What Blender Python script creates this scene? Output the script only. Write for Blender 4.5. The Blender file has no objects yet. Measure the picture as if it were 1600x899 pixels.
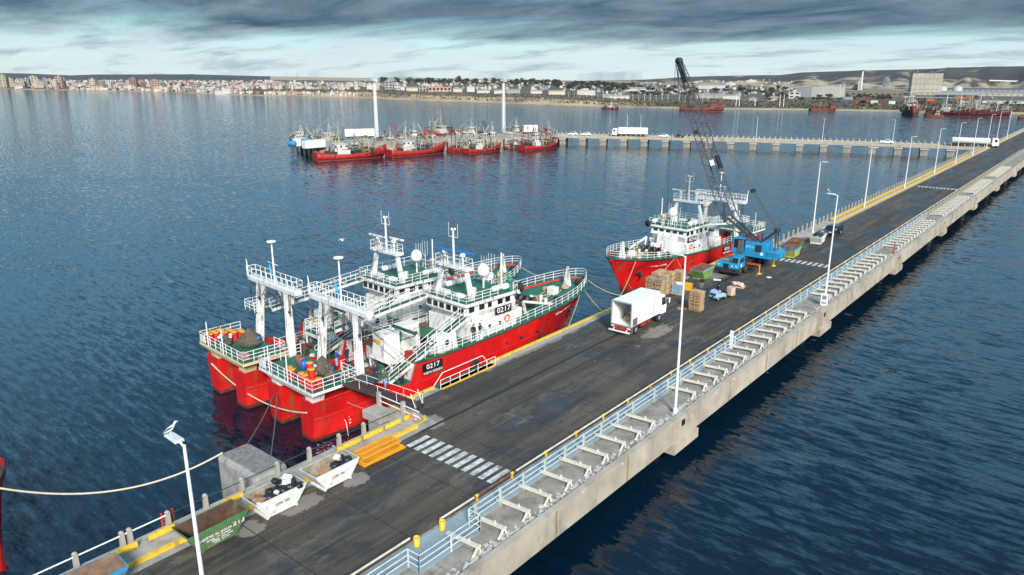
import bpy, bmesh, math, random
from mathutils import Vector, Matrix
random.seed(7)
R = math.radians
SC = bpy.context.scene
COL = bpy.context.collection
# ---------------------------------------------------------------- camera
FPX, CX, CY, HY = 1155.0, 800.0, 449.5, 115.0
PITCH = math.atan((CY-HY)/FPX)
YAW = math.atan(983/math.hypot(FPX, CY-HY))
HCAM = 31.5
FW = Vector((-math.sin(YAW)*math.cos(PITCH), math.cos(YAW)*math.cos(PITCH), -math.sin(PITCH)))
RT = Vector((math.cos(YAW), math.sin(YAW), 0))
UP = RT.cross(FW)
cd = bpy.data.cameras.new('camera'); cam = bpy.data.objects.new('camera', cd); COL.objects.link(cam)
cd.sensor_width = 36; cd.lens = FPX/1600*36; cd.clip_end = 40000; cd.clip_start = 0.5
m = Matrix((RT, UP, -FW)).transposed().to_4x4(); m.translation = (0, 0, HCAM); cam.matrix_world = m
SC.camera = cam
SC.render.resolution_x = 1024; SC.render.resolution_y = 575
def at(px, py, z=0.0):
    d = FW + RT*((px-CX)/FPX) + UP*((CY-py)/FPX)
    t = (z-HCAM)/d.z
    return Vector((0, 0, HCAM)) + d*t
# ---------------------------------------------------------------- light
SUN_EL, SUN_AZ = R(30), R(128)      # azimuth measured from +Y towards +X
SC.view_settings.view_transform = 'Standard'; SC.view_settings.look = 'None'
SC.view_settings.gamma = 1; SC.view_settings.exposure = 0.27; SC.view_settings.use_curve_mapping = False
sl = bpy.data.lights.new('sun', 'SUN'); so = bpy.data.objects.new('sun', sl); COL.objects.link(so)
sl.energy = 5.0; sl.angle = R(14); sl.color = (1.0, 0.92, 0.82)
sd = Vector((math.sin(SUN_AZ)*math.cos(SUN_EL), math.cos(SUN_AZ)*math.cos(SUN_EL), math.sin(SUN_EL)))
so.rotation_euler = (-sd).to_track_quat('-Z', 'Y').to_euler(); so.location = (40, -40, 80)
W = bpy.data.worlds.new("World"); SC.world = W; W.use_nodes = True
def world():
    nt = W.node_tree; nt.nodes.clear(); N = nt.nodes.new; L = nt.links.new
    out = N('ShaderNodeOutputWorld'); bg = N('ShaderNodeBackground'); bg.inputs['Strength'].default_value = 0.095
    sky = N('ShaderNodeTexSky'); sky.sky_type = 'NISHITA'; sky.sun_disc = False
    sky.sun_elevation = SUN_EL; sky.sun_rotation = SUN_AZ; sky.air_density = 1.0; sky.dust_density = 0.6; sky.ozone_density = 2.0
    tc = N('ShaderNodeTexCoord'); sep = N('ShaderNodeSeparateXYZ'); L(tc.outputs['Generated'], sep.inputs[0])
    def math_(op, a, b=None, clamp=False):
        n = N('ShaderNodeMath'); n.operation = op; n.use_clamp = clamp
        for i, v in enumerate((a, b)):
            if v is None: continue
            if isinstance(v, (int, float)): n.inputs[i].default_value = v
            else: L(v, n.inputs[i])
        return n.outputs[0]
    z = math_('MAXIMUM', sep.outputs['Z'], 0.0)
    zz = math_('ADD', z, 0.13)
    px = math_('DIVIDE', sep.outputs['X'], zz); py = math_('DIVIDE', sep.outputs['Y'], zz)
    cmb = N('ShaderNodeCombineXYZ'); L(px, cmb.inputs[0]); L(py, cmb.inputs[1])
    def noise(scale, detail, rough, off, vec=cmb.outputs[0], dist=0.0):
        mp = N('ShaderNodeMapping'); mp.inputs['Location'].default_value = off; L(vec, mp.inputs[0])
        mp.inputs['Rotation'].default_value = (0, 0, R(-38)); mp.inputs['Scale'].default_value = (0.55, 1.0, 1)
        n = N('ShaderNodeTexNoise'); n.inputs['Scale'].default_value = scale; n.inputs['Detail'].default_value = detail
        n.inputs['Roughness'].default_value = rough; n.inputs['Distortion'].default_value = dist
        L(mp.outputs[0], n.inputs['Vector']); return n.outputs[0]
    def ramp(v, stops):
        r = N('ShaderNodeValToRGB'); e = r.color_ramp.elements
        while len(e) < len(stops): e.new(0.5)
        for i, (p, c) in enumerate(stops):
            e[i].position = p; e[i].color = (c, c, c, 1) if isinstance(c, (int, float)) else (*c, 1)
        L(v, r.inputs[0]); return r.outputs[0]
    def mix(f, a, b, mode='MIX'):
        n = N('ShaderNodeMix'); n.data_type = 'RGBA'; n.blend_type = mode
        if isinstance(f, (int, float)): n.inputs[0].default_value = f
        else: L(f, n.inputs[0])
        for i, v in ((6, a), (7, b)):
            if isinstance(v, tuple): n.inputs[i].default_value = (*v, 1)
            else: L(v, n.inputs[i])
        return n.outputs[2]
    # pale band of clear and thin cloud low over the horizon, heavy deck above
    clear = ramp(z, [(0.0, (7.6, 8.9, 8.8)), (0.035, (5.4, 8.2, 8.6)), (0.08, (0.8, 4.6, 6.0)), (0.5, (1.5, 4.8, 9.4))])
    skym = mix(0.75, sky.outputs[0], clear)
    thin = noise(1.1, 8, 0.6, (3.1, 1.7, 0), dist=0.3)
    thinmask = ramp(thin, [(0.42, 0.0), (0.60, 0.85)])
    thincol = ramp(z, [(0.0, (7.2, 8.2, 8.2)), (0.04, (5.4, 6.8, 7.3)), (0.10, (3.6, 5.0, 6.2)), (0.6, (5.0, 6.8, 8.8))])
    a = mix(thinmask, skym, thincol)
    streak = noise(2.1, 7, 0.62, (7.3, 4.2, 0), dist=0.2)
    sm = ramp(streak, [(0.50, 0.0), (0.66, 0.6)])
    a = mix(sm, a, ramp(z, [(0.0, (2.6, 3.6, 4.2)), (0.10, (1.4, 2.2, 3.2)), (0.6, (3.0, 3.6, 4.6))]))
    deck = noise(0.65, 9, 0.6, (0.4, 9.3, 0), dist=0.5)
    bias = ramp(z, [(0.0, 0.0), (0.024, 0.08), (0.044, 0.42), (0.070, 0.56), (0.3, 0.52)])
    dm = math_('ADD', deck, bias); dm = math_('SUBTRACT', dm, 0.78)
    dmask = ramp(math_('MULTIPLY', dm, 4.0, True), [(0.0, 0.0), (1.0, 1.0)])
    tex = noise(1.7, 10, 0.64, (2.0, 2.0, 0), dist=0.4)
    dcol0 = mix(ramp(tex, [(0.35, 0.0), (0.68, 1.0)]), (0.48, 1.02, 1.42), (2.1, 3.1, 3.8))
    dcol = mix(ramp(z, [(0.085, 0.0), (0.20, 1.0)]), dcol0, mix(ramp(tex, [(0.35, 0.0), (0.68, 1.0)]), (1.7, 5.4, 8.8), (4.6, 8.8, 12.2)))
    hi_ = mix(ramp(tex, [(0.35, 0.0), (0.68, 1.0)]), (0.9, 2.3, 3.7), (3.0, 4.6, 6.2))
    a = mix(dmask, a, dcol)
    a = mix(ramp(z, [(0.32, 0.0), (0.62, 0.85)]), a, hi_)      # thick dark cloud overhead
    L(a, bg.inputs['Color']); L(bg.outputs[0], out.inputs['Surface'])
world()
# ---------------------------------------------------------------- materials
MATS = {}
def M(name, col=(.5, .5, .5), rough=.6, metal=0.0, var=.15, scale=1.5, rust=0.0, rustcol=(.20, .075, .03), stretch=.2,
      bump=0.0, bscale=20, dirt=0.0, dirtcol=(.10, .09, .075), emit=0, rscale=1.2, alpha=1.0, detail=5, plates=0, wl=0):
    if name in MATS: return MATS[name]
    m = bpy.data.materials.new(name); MATS[name] = m; m.use_nodes = True
    nt = m.node_tree; N = nt.nodes.new; L = nt.links.new; b = nt.nodes['Principled BSDF']
    b.inputs['Roughness'].default_value = rough; b.inputs['Metallic'].default_value = metal; b.inputs['Alpha'].default_value = alpha
    tc = N('ShaderNodeTexCoord')
    def noise(sc, mapscale=(1, 1, 1), loc=(0, 0, 0), det=detail, rg=.6):
        mp = N('ShaderNodeMapping'); mp.inputs['Scale'].default_value = mapscale; mp.inputs['Location'].default_value = loc
        L(tc.outputs['Object'], mp.inputs[0]); n = N('ShaderNodeTexNoise'); n.inputs['Scale'].default_value = sc
        n.inputs['Detail'].default_value = det; n.inputs['Roughness'].default_value = rg; L(mp.outputs[0], n.inputs['Vector']); return n.outputs[0]
    def ramp(v, a, c, va=0.0, vc=1.0):
        r = N('ShaderNodeMapRange'); r.inputs[1].default_value = a; r.inputs[2].default_value = c
        r.inputs[3].default_value = va; r.inputs[4].default_value = vc; L(v, r.inputs[0]); return r.outputs[0]
    def mix(f, a, c):
        n = N('ShaderNodeMix'); n.data_type = 'RGBA'; L(f, n.inputs[0])
        for i, v in ((6, a), (7, c)):
            if isinstance(v, tuple): n.inputs[i].default_value = (*v, 1)
            else: L(v, n.inputs[i])
        return n.outputs[2]
    lo = tuple(max(0, c*(1-var)) for c in col); hi = tuple(min(1, c*(1+var)) for c in col)
    c = mix(ramp(noise(scale), .3, .7), lo, hi)
    if dirt > 0:
        c = mix(ramp(noise(rscale*.6, (1, 1, .6), (5, 3, 1), 6, .7), .62-dirt*.3, .78-dirt*.2, 0, .8), c, dirtcol)
    if rust > 0:
        c = mix(ramp(noise(rscale, (1, 1, stretch), (9, 2, 4), 8, .75), .70-rust*.28, .76-rust*.24, 0, .92), c, rustcol)
    if plates:
        sp = N('ShaderNodeSeparateXYZ'); L(tc.outputs['Object'], sp.inputs[0]); cb = N('ShaderNodeCombineXYZ'); L(sp.outputs['Y'], cb.inputs[0]); L(sp.outputs['Z'], cb.inputs[1])
        bk = N('ShaderNodeTexBrick'); bk.inputs['Scale'].default_value = 1; bk.inputs['Brick Width'].default_value = 3.1; bk.inputs['Row Height'].default_value = 1.25; bk.inputs['Mortar Size'].default_value = .022; bk.inputs['Mortar Smooth'].default_value = .4
        bk.inputs['Color1'].default_value = (1,1,1,1); bk.inputs['Color2'].default_value = (.86,.86,.86,1); bk.inputs['Mortar'].default_value = (.55,.5,.5,1); L(cb.outputs[0], bk.inputs['Vector'])
        mu = N('ShaderNodeMix'); mu.data_type = 'RGBA'; mu.blend_type = 'MULTIPLY'; mu.inputs[0].default_value = plates; L(c, mu.inputs[6]); L(bk.outputs['Color'], mu.inputs[7]); c = mu.outputs[2]
    if wl:
        sp = N('ShaderNodeSeparateXYZ'); L(tc.outputs['Object'], sp.inputs[0]); ad = N('ShaderNodeMath'); ad.operation = 'MULTIPLY_ADD'; L(noise(1.3, (1,1,.25), (2,2,2), 7, .7), ad.inputs[0]); ad.inputs[1].default_value = 2.6; L(ramp(sp.outputs['Z'], .2, 1.6, 0, -1.6), ad.inputs[2])
        c = mix(ramp(ad.outputs[0], .85, 1.5, 0, .75), c, (.10,.035,.025))
    L(c, b.inputs['Base Color'])
    L(ramp(noise(scale*2.3, loc=(1, 7, 3)), .3, .7, max(.03, rough-.1), min(1, rough+.12)), b.inputs['Roughness'])
    if bump > 0:
        bn = N('ShaderNodeBump'); bn.inputs['Strength'].default_value = 1; bn.inputs['Distance'].default_value = bump
        L(noise(bscale, det=4), bn.inputs['Height']); L(bn.outputs[0], b.inputs['Normal'])
    if emit:
        b.inputs['Emission Color'].default_value = (*col, 1); b.inputs['Emission Strength'].default_value = emit
    return m
def red(): return M('red hull paint', (.62, .010, .010), .42, var=.30, scale=.3, rust=.58, rscale=.8, dirt=.13, dirtcol=(.16,.03,.025), plates=.8, wl=1)
def glass(): return M('dark window glass', (.015, .02, .022), .08, var=.4, scale=.6)
WHITE = M('white marine paint', (.72, .73, .71), .45, var=.10, scale=.8, rust=.52, rscale=1.6, dirt=.13, dirtcol=(.30,.27,.22))
CLEANW = M('clean white paint', (.78, .79, .78), .4, var=.05, scale=.5)
GREEN = M('green deck paint', (.018, .115, .068), .55, var=.35, scale=1.2, rust=.22, dirt=.12, rscale=1.5, stretch=1)
DGREEN = M('dark green trim', (.018, .085, .055), .5, var=.3, rust=.25)
BEIGE = M('rust stained cream paint', (.62, .50, .30), .6, var=.15, rust=.35)
BLACK = M('black rubber', (.012, .012, .013), .75, var=.3)
DARK = M('dark steel', (.04, .04, .045), .6, var=.3, rust=.3)
RUST = M('rusty steel', (.15, .065, .035), .85, var=.4, scale=2, dirt=.2)
RAMP = M('worn ramp steel', (.13, .06, .045), .6, var=.4, scale=1.5, dirt=.3)
ANTI = M('rust red bottom paint', (.13, .028, .018), .6, var=.35, rust=.3)
YEL = M('yellow paint', (.72, .46, .03), .55, var=.15, scale=2, rust=.2, dirt=.28, rscale=3, stretch=1)
CONC = M('weathered concrete', (.36, .335, .295), .85, var=.18, scale=.5, dirt=.32, dirtcol=(.16, .135, .11), bump=.01, bscale=8, rscale=1.0)
CONC2 = M('grey concrete', (.30, .295, .28), .85, var=.22, scale=1.3, dirt=.3, dirtcol=(.11, .10, .095), bump=.012, bscale=10)
STEELW = M('galvanised white lamp pole', (.72, .73, .74), .35, var=.05)
ROPE = M('straw rope', (.45, .33, .20), .9, var=.3, scale=6)
ROPED = M('dark rope', (.14, .12, .09), .9, var=.3, scale=6)
BLUEG = M('pale blue railing paint', (.47, .54, .56), .5, var=.15, rust=.12, dirt=.2, dirtcol=(.24, .24, .11))
SKIN = M('skin', (.45, .27, .19), .6, var=.1)
NET = M('fishing net heap', (.10, .085, .065), .95, var=.5, scale=3, bump=.08, bscale=9)
WOOD = M('pallet wood', (.50, .34, .19), .8, var=.35, scale=3, dirt=.2)
ORANGE = M('orange paint', (.75, .11, .02), .5, var=.15)
TYRE = M('tyre rubber', (.02, .02, .022), .85, var=.3)
LETW = M('white lettering', (.8, .8, .8), .5, var=.04)
LETB = M('black sign board', (.01, .01, .012), .5, var=.2)
# ---------------------------------------------------------------- mesh builder
class MB:
    def __init__(s): s.v = []; s.f = []; s.m = []; s.sm = []
    def add(s, vs, fs, mi=0, smooth=False):
        o = len(s.v); s.v += [tuple(v) for v in vs]
        for f in fs: s.f.append([i+o for i in f]); s.m.append(mi); s.sm.append(smooth)
        return s
    def box(s, x0, x1, y0, y1, z0, z1, mi=0):
        return s.add([(x0,y0,z0),(x1,y0,z0),(x1,y1,z0),(x0,y1,z0),(x0,y0,z1),(x1,y0,z1),(x1,y1,z1),(x0,y1,z1)],
              [(0,3,2,1),(4,5,6,7),(0,1,5,4),(1,2,6,5),(2,3,7,6),(3,0,4,7)], mi)
    def hexa(s, b, t, mi=0):      # bottom quad, top quad (ccw from above)
        return s.add(list(b)+list(t), [(0,3,2,1),(4,5,6,7),(0,1,5,4),(1,2,6,5),(2,3,7,6),(3,0,4,7)], mi)
    def rbox(s, c, h, rot, mi=0):
        mt = Matrix.Rotation(rot, 3, 'Z') if isinstance(rot, (int, float)) else rot
        vs = [Vector(c)+mt@Vector((x*h[0], y*h[1], z*h[2])) for z in (-1,1) for x,y in ((-1,-1),(1,-1),(1,1),(-1,1))]
        return s.add(vs, [(0,3,2,1),(4,5,6,7),(0,1,5,4),(1,2,6,5),(2,3,7,6),(3,0,4,7)], mi)
    def beam(s, p, q, w, h, mi=0):
        p = Vector(p); q = Vector(q); d = (q-p).normalized()
        u = Vector((0,0,1)) if abs(d.z) < .95 else Vector((0,1,0))
        a = d.cross(u).normalized()*w/2; b = a.cross(d).normalized()*h/2
        vs = [p-a-b, p+a-b, p+a+b, p-a+b, q-a-b, q+a-b, q+a+b, q-a+b]
        return s.add(vs, [(0,1,2,3),(7,6,5,4),(0,4,5,1),(1,5,6,2),(2,6,7,3),(3,7,4,0)], mi)
    def tube(s, p, q, r, n=6, r2=None, mi=0, caps=True):
        p = Vector(p); q = Vector(q); r2 = r if r2 is None else r2
        if (q-p).length < 1e-6: return s
        d = (q-p).normalized(); u = Vector((0,0,1)) if abs(d.z) < .9 else Vector((1,0,0))
        a = d.cross(u).normalized(); b = d.cross(a)
        vs = [p+(a*math.cos(i*2*math.pi/n)+b*math.sin(i*2*math.pi/n))*r for i in range(n)]
        vs += [q+(a*math.cos(i*2*math.pi/n)+b*math.sin(i*2*math.pi/n))*r2 for i in range(n)]
        fs = [(i,(i+1)%n,n+(i+1)%n,n+i) for i in range(n)]
        s.add(vs, fs, mi, n > 5)
        if caps: s.add(vs[:n], [tuple(range(n))][::-1], mi); s.add(vs[n:], [tuple(range(n-1,-1,-1))], mi)
        return s
    def path(s, pts, r, n=6, mi=0):
        for a, b in zip(pts, pts[1:]): s.tube(a, b, r, n, mi=mi, caps=True)
        return s
    def lathe(s, prof, c=(0,0,0), n=16, mi=0, axis='Z', smooth=True):
        vs = []
        for r, z in prof:
            for i in range(n):
                a = i*2*math.pi/n; x, y = r*math.cos(a), r*math.sin(a)
                p = {'Z': (x,y,z), 'X': (z,x,y), 'Y': (x,z,y)}[axis]
                vs.append((p[0]+c[0], p[1]+c[1], p[2]+c[2]))
        fs = [(j*n+i, j*n+(i+1)%n, (j+1)*n+(i+1)%n, (j+1)*n+i) for j in range(len(prof)-1) for i in range(n)]
        return s.add(vs, fs, mi, smooth)
    def ball(s, c, r, n=10, mi=0, sc=(1,1,1)):
        k = max(4, n//2); prof = []
        vs = []; 
        for j in range(k+1):
            t = math.pi*j/k
            for i in range(n):
                a = i*2*math.pi/n
                vs.append((c[0]+r*sc[0]*math.sin(t)*math.cos(a), c[1]+r*sc[1]*math.sin(t)*math.sin(a), c[2]-r*sc[2]*math.cos(t)))
        fs = [(j*n+i, j*n+(i+1)%n, (j+1)*n+(i+1)%n, (j+1)*n+i) for j in range(k) for i in range(n)]
        return s.add(vs, fs, mi, True)
    def torus(s, c, R_, r, axis='X', n=16, k=6, mi=0):
        vs = []
        for i in range(n):
            a = i*2*math.pi/n
            for j in range(k):
                b = j*2*math.pi/k; rr = R_+r*math.cos(b); x, y, z = rr*math.cos(a), rr*math.sin(a), r*math.sin(b)
                p = {'Z': (x,y,z), 'X': (z,x,y), 'Y': (x,z,y)}[axis]
                vs.append((p[0]+c[0], p[1]+c[1], p[2]+c[2]))
        fs = [(i*k+j, ((i+1)%n)*k+j, ((i+1)%n)*k+(j+1)%k, i*k+(j+1)%k) for i in range(n) for j in range(k)]
        return s.add(vs, fs, mi, True)
    def grid(s, rows, mi=0, smooth=True, closed=False):
        n = len(rows[0]); vs = [p for r in rows for p in r]; fs = []
        for j in range(len(rows)-1):
            for i in range(n if closed else n-1):
                fs.append((j*n+i, j*n+(i+1)%n, (j+1)*n+(i+1)%n, (j+1)*n+i))
        return s.add(vs, fs, mi, smooth)
    def prism(s, poly, y0, y1, axis='Y', mi=0):   # poly in the two other axes
        f = {'Y': lambda a,b,c: (a,c,b), 'X': lambda a,b,c: (c,a,b), 'Z': lambda a,b,c: (a,b,c)}[axis]
        n = len(poly); vs = [f(a,b,y0) for a,b in poly]+[f(a,b,y1) for a,b in poly]
        return s.add(vs, [tuple(range(n)), tuple(range(2*n-1,n-1,-1))]+[(i,(i+1)%n,n+(i+1)%n,n+i) for i in range(n)], mi)
    def rail(s, pts, h=1.05, sp=1.5, r=.035, nr=3, pr=.04, mi=0, closed=False, n=5):
        pts = [Vector(p) for p in pts]
        if closed: pts = pts+[pts[0]]
        for a, b in zip(pts, pts[1:]):
            for k in range(nr):
                o = Vector((0,0,h*(k+1)/nr)); s.tube(a+o, b+o, r, n)
            c = max(1, round((b-a).length/sp))
            for i in range(c+(0 if closed else 1)):
                p = a.lerp(b, i/c); s.tube(p, p+Vector((0,0,h)), pr, n)
        return s
    def build(s, name, mats, parent=None, loc=None, bevel=0, recalc=True):
        me = bpy.data.meshes.new(name); me.from_pydata(s.v, [], s.f)
        if not isinstance(mats, (list, tuple)): mats = [mats]
        for m_ in mats: me.materials.append(m_)
        me.polygons.foreach_set('material_index', s.m); me.polygons.foreach_set('use_smooth', s.sm)
        if recalc:
            b = bmesh.new(); b.from_mesh(me); bmesh.ops.recalc_face_normals(b, faces=b.faces); b.to_mesh(me); b.free()
        me.update()
        o = bpy.data.objects.new(name, me); COL.objects.link(o)
        if parent: o.parent = parent
        if loc: o.location = loc
        if bevel:
            md = o.modifiers.new('bevel', 'BEVEL'); md.width = bevel; md.segments = 2; md.limit_method = 'ANGLE'
        return o
def tag(o, label, cat, group=None):
    o['label'] = label; o['category'] = cat
    if group: o['group'] = group
    return o
def thing(name, label, cat, loc=(0,0,0), rz=0, group=None):
    o = bpy.data.objects.new(name, None); COL.objects.link(o); o.location = loc; o.rotation_euler = (0,0,rz)
    o.empty_display_size = .3
    return tag(o, label, cat, group)
def struct(name, mb, mat, **k):
    o = mb.build(name, mat, **k); o['kind'] = 'structure'; return o
KIDS = {}
def dup(o, loc, rz=0, label=None, group=None, parent=None, scale=None):
    c = o.copy(); COL.objects.link(c)
    if parent is None:
        c.location = loc; c.rotation_euler = (0,0,rz)
        if label: c['label'] = label
        if group: c['group'] = group
        if scale: c.scale = (scale,)*3 if isinstance(scale, (int,float)) else scale
    else: c.parent = parent
    if o.name not in KIDS: KIDS[o.name] = [x for x in COL.objects if x.parent == o]
    for ch in KIDS[o.name]: dup(ch, None, parent=c)
    return c
def text(body, size, origin, right, up, mat, parent=None, name='lettering', width=None, thick=.012, bold=.0):
    cu = bpy.data.curves.new(name, 'FONT'); cu.body = body; cu.size = size; cu.extrude = thick; cu.offset = bold
    cu.align_x = 'CENTER'; cu.align_y = 'CENTER'; cu.resolution_u = 2
    t = bpy.data.objects.new(name, cu); COL.objects.link(t)
    dg = bpy.context.evaluated_depsgraph_get(); me = bpy.data.meshes.new_from_object(t.evaluated_get(dg))
    w = t.dimensions.x
    bpy.data.objects.remove(t)
    me.materials.clear(); me.materials.append(mat)
    right = Vector(right).normalized(); up = Vector(up).normalized(); nrm = right.cross(up).normalized(); up = nrm.cross(right)
    xs = [v.co.x for v in me.vertices]; w = max(xs)-min(xs); k = (width/w) if width else 1
    for v in me.vertices: v.co = Vector(origin)+right*(v.co.x*k)+up*v.co.y+nrm*v.co.z
    o = bpy.data.objects.new(name, me); COL.objects.link(o)
    if parent: o.parent = parent
    return o
# ================================================================ WATER
def lerp(a, b, t): return a+(b-a)*t
def interp(tab, x):
    if x <= tab[0][0]: return tab[0][1]
    for (a, va), (b, vb) in zip(tab, tab[1:]):
        if x <= b: return lerp(va, vb, (x-a)/(b-a))
    return tab[-1][1]
SHORE = [(-900,137),(-300,138),(0,139.5),(100,141),(200,143),(300,146),(400,149.5),(480,151),(560,153.5),(640,157),(700,159),(760,161),(830,163),(900,166),(1000,168.5),(1100,170.5),(1200,172),(1300,173),(1380,174.5),(1450,176),(1530,177),(1600,179),(1800,184),(2300,200)]
def WSH(px): return interp(SHORE, px)
def water():
    m = bpy.data.materials.new('sea water'); m.use_nodes = True; nt = m.node_tree; N = nt.nodes.new; L = nt.links.new
    b = nt.nodes['Principled BSDF']; b.inputs['IOR'].default_value = 1.333
    b.inputs['Roughness'].default_value = .06
    tc = N('ShaderNodeTexCoord')
    def noise(sc, ms, rot, det, rg=.5, loc=(0,0,0)):
        mp = N('ShaderNodeMapping'); mp.inputs['Scale'].default_value = ms; mp.inputs['Rotation'].default_value = (0,0,R(rot)); mp.inputs['Location'].default_value = loc
        mp.vector_type = 'POINT'; L(tc.outputs['Object'], mp.inputs[0]); n = N('ShaderNodeTexNoise'); n.inputs['Scale'].default_value = sc
        n.inputs['Detail'].default_value = det; n.inputs['Roughness'].default_value = rg; L(mp.outputs[0], n.inputs['Vector']); return n.outputs[0]
    def mth(op, a, c):
        n = N('ShaderNodeMath'); n.operation = op
        for i, v in enumerate((a, c)):
            if isinstance(v, (int,float)): n.inputs[i].default_value = v
            else: L(v, n.inputs[i])
        return n.outputs[0]
    # wind ripples: slopes taken straight from stretched noise, so that far water keeps its roughness
    def cnoise(sc, ms, rot, det, rg, loc):
        mp = N('ShaderNodeMapping'); mp.inputs['Scale'].default_value = ms; mp.inputs['Rotation'].default_value = (0,0,R(rot)); mp.inputs['Location'].default_value = loc
        L(tc.outputs['Object'], mp.inputs[0]); n = N('ShaderNodeTexNoise'); n.inputs['Scale'].default_value = sc
        n.inputs['Detail'].default_value = det; n.inputs['Roughness'].default_value = rg; L(mp.outputs[0], n.inputs['Vector']); return n.outputs['Color']
    def vm(op, a, c):
        n = N('ShaderNodeVectorMath'); n.operation = op
        for i, v in enumerate((a, c)):
            if isinstance(v, tuple): n.inputs[i].default_value = v
            elif v is not None: L(v, n.inputs[i])
        return n.outputs[0]
    big = noise(1.0, (.010, .03, 1), 20, 4, .6, (1, 8, 0))
    amp = N('ShaderNodeMapRange'); amp.inputs[1].default_value = .35; amp.inputs[2].default_value = .65
    amp.inputs[3].default_value = .55; amp.inputs[4].default_value = 1.25
    gust = noise(1.0, (.05, .11, 1), 25, 4, .6, (3, 5, 0)); L(mth('MULTIPLY', mth('ADD', big, gust), .5), amp.inputs[0])
    n1 = vm('MULTIPLY', vm('SUBTRACT', cnoise(1.0, (.36, 1.6, 1), 12, 3, .55, (0,0,0)), (.5,.5,.5)), (.46, .84, 0))
    n2 = vm('MULTIPLY', vm('SUBTRACT', cnoise(1.0, (1.8, 4.2, 1), 40, 3, .6, (4,2,0)), (.5,.5,.5)), (.28, .38, 0))
    sc_ = N('ShaderNodeVectorMath'); sc_.operation = 'SCALE'; L(vm('ADD', n1, n2), sc_.inputs[0]); L(amp.outputs[0], sc_.inputs['Scale'])
    nn = vm('NORMALIZE', vm('ADD', sc_.outputs[0], (0,0,1)), None); L(nn, b.inputs['Normal'])
    mx = N('ShaderNodeMix'); mx.data_type = 'RGBA'; L(big, mx.inputs[0])
    mx.inputs[6].default_value = (.0008, .006, .016, 1); mx.inputs[7].default_value = (.0014, .015, .032, 1)
    L(mx.outputs[2], b.inputs['Base Color'])
    mb = MB(); pts = []
    for px in [-900,-600,-300,-100,0,100,200,300,400,500,600,700,800,900,1000,1100,1200,1300,1400,1500,1600,1800,2300]:
        p = at(px, WSH(px), 0); k = 1+45/math.hypot(p.x, p.y); pts.append((p.x*k, p.y*k, 0))
    pts = [(-2600,-1500,0)]+pts+[(1500,900,0),(1500,-1500,0)]
    mb.add([(-30,20,0)]+pts, [(0,i+1,i) for i in range(1,len(pts))]+[(0,1,len(pts))])
    return struct('water', mb, m)
water()
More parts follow.
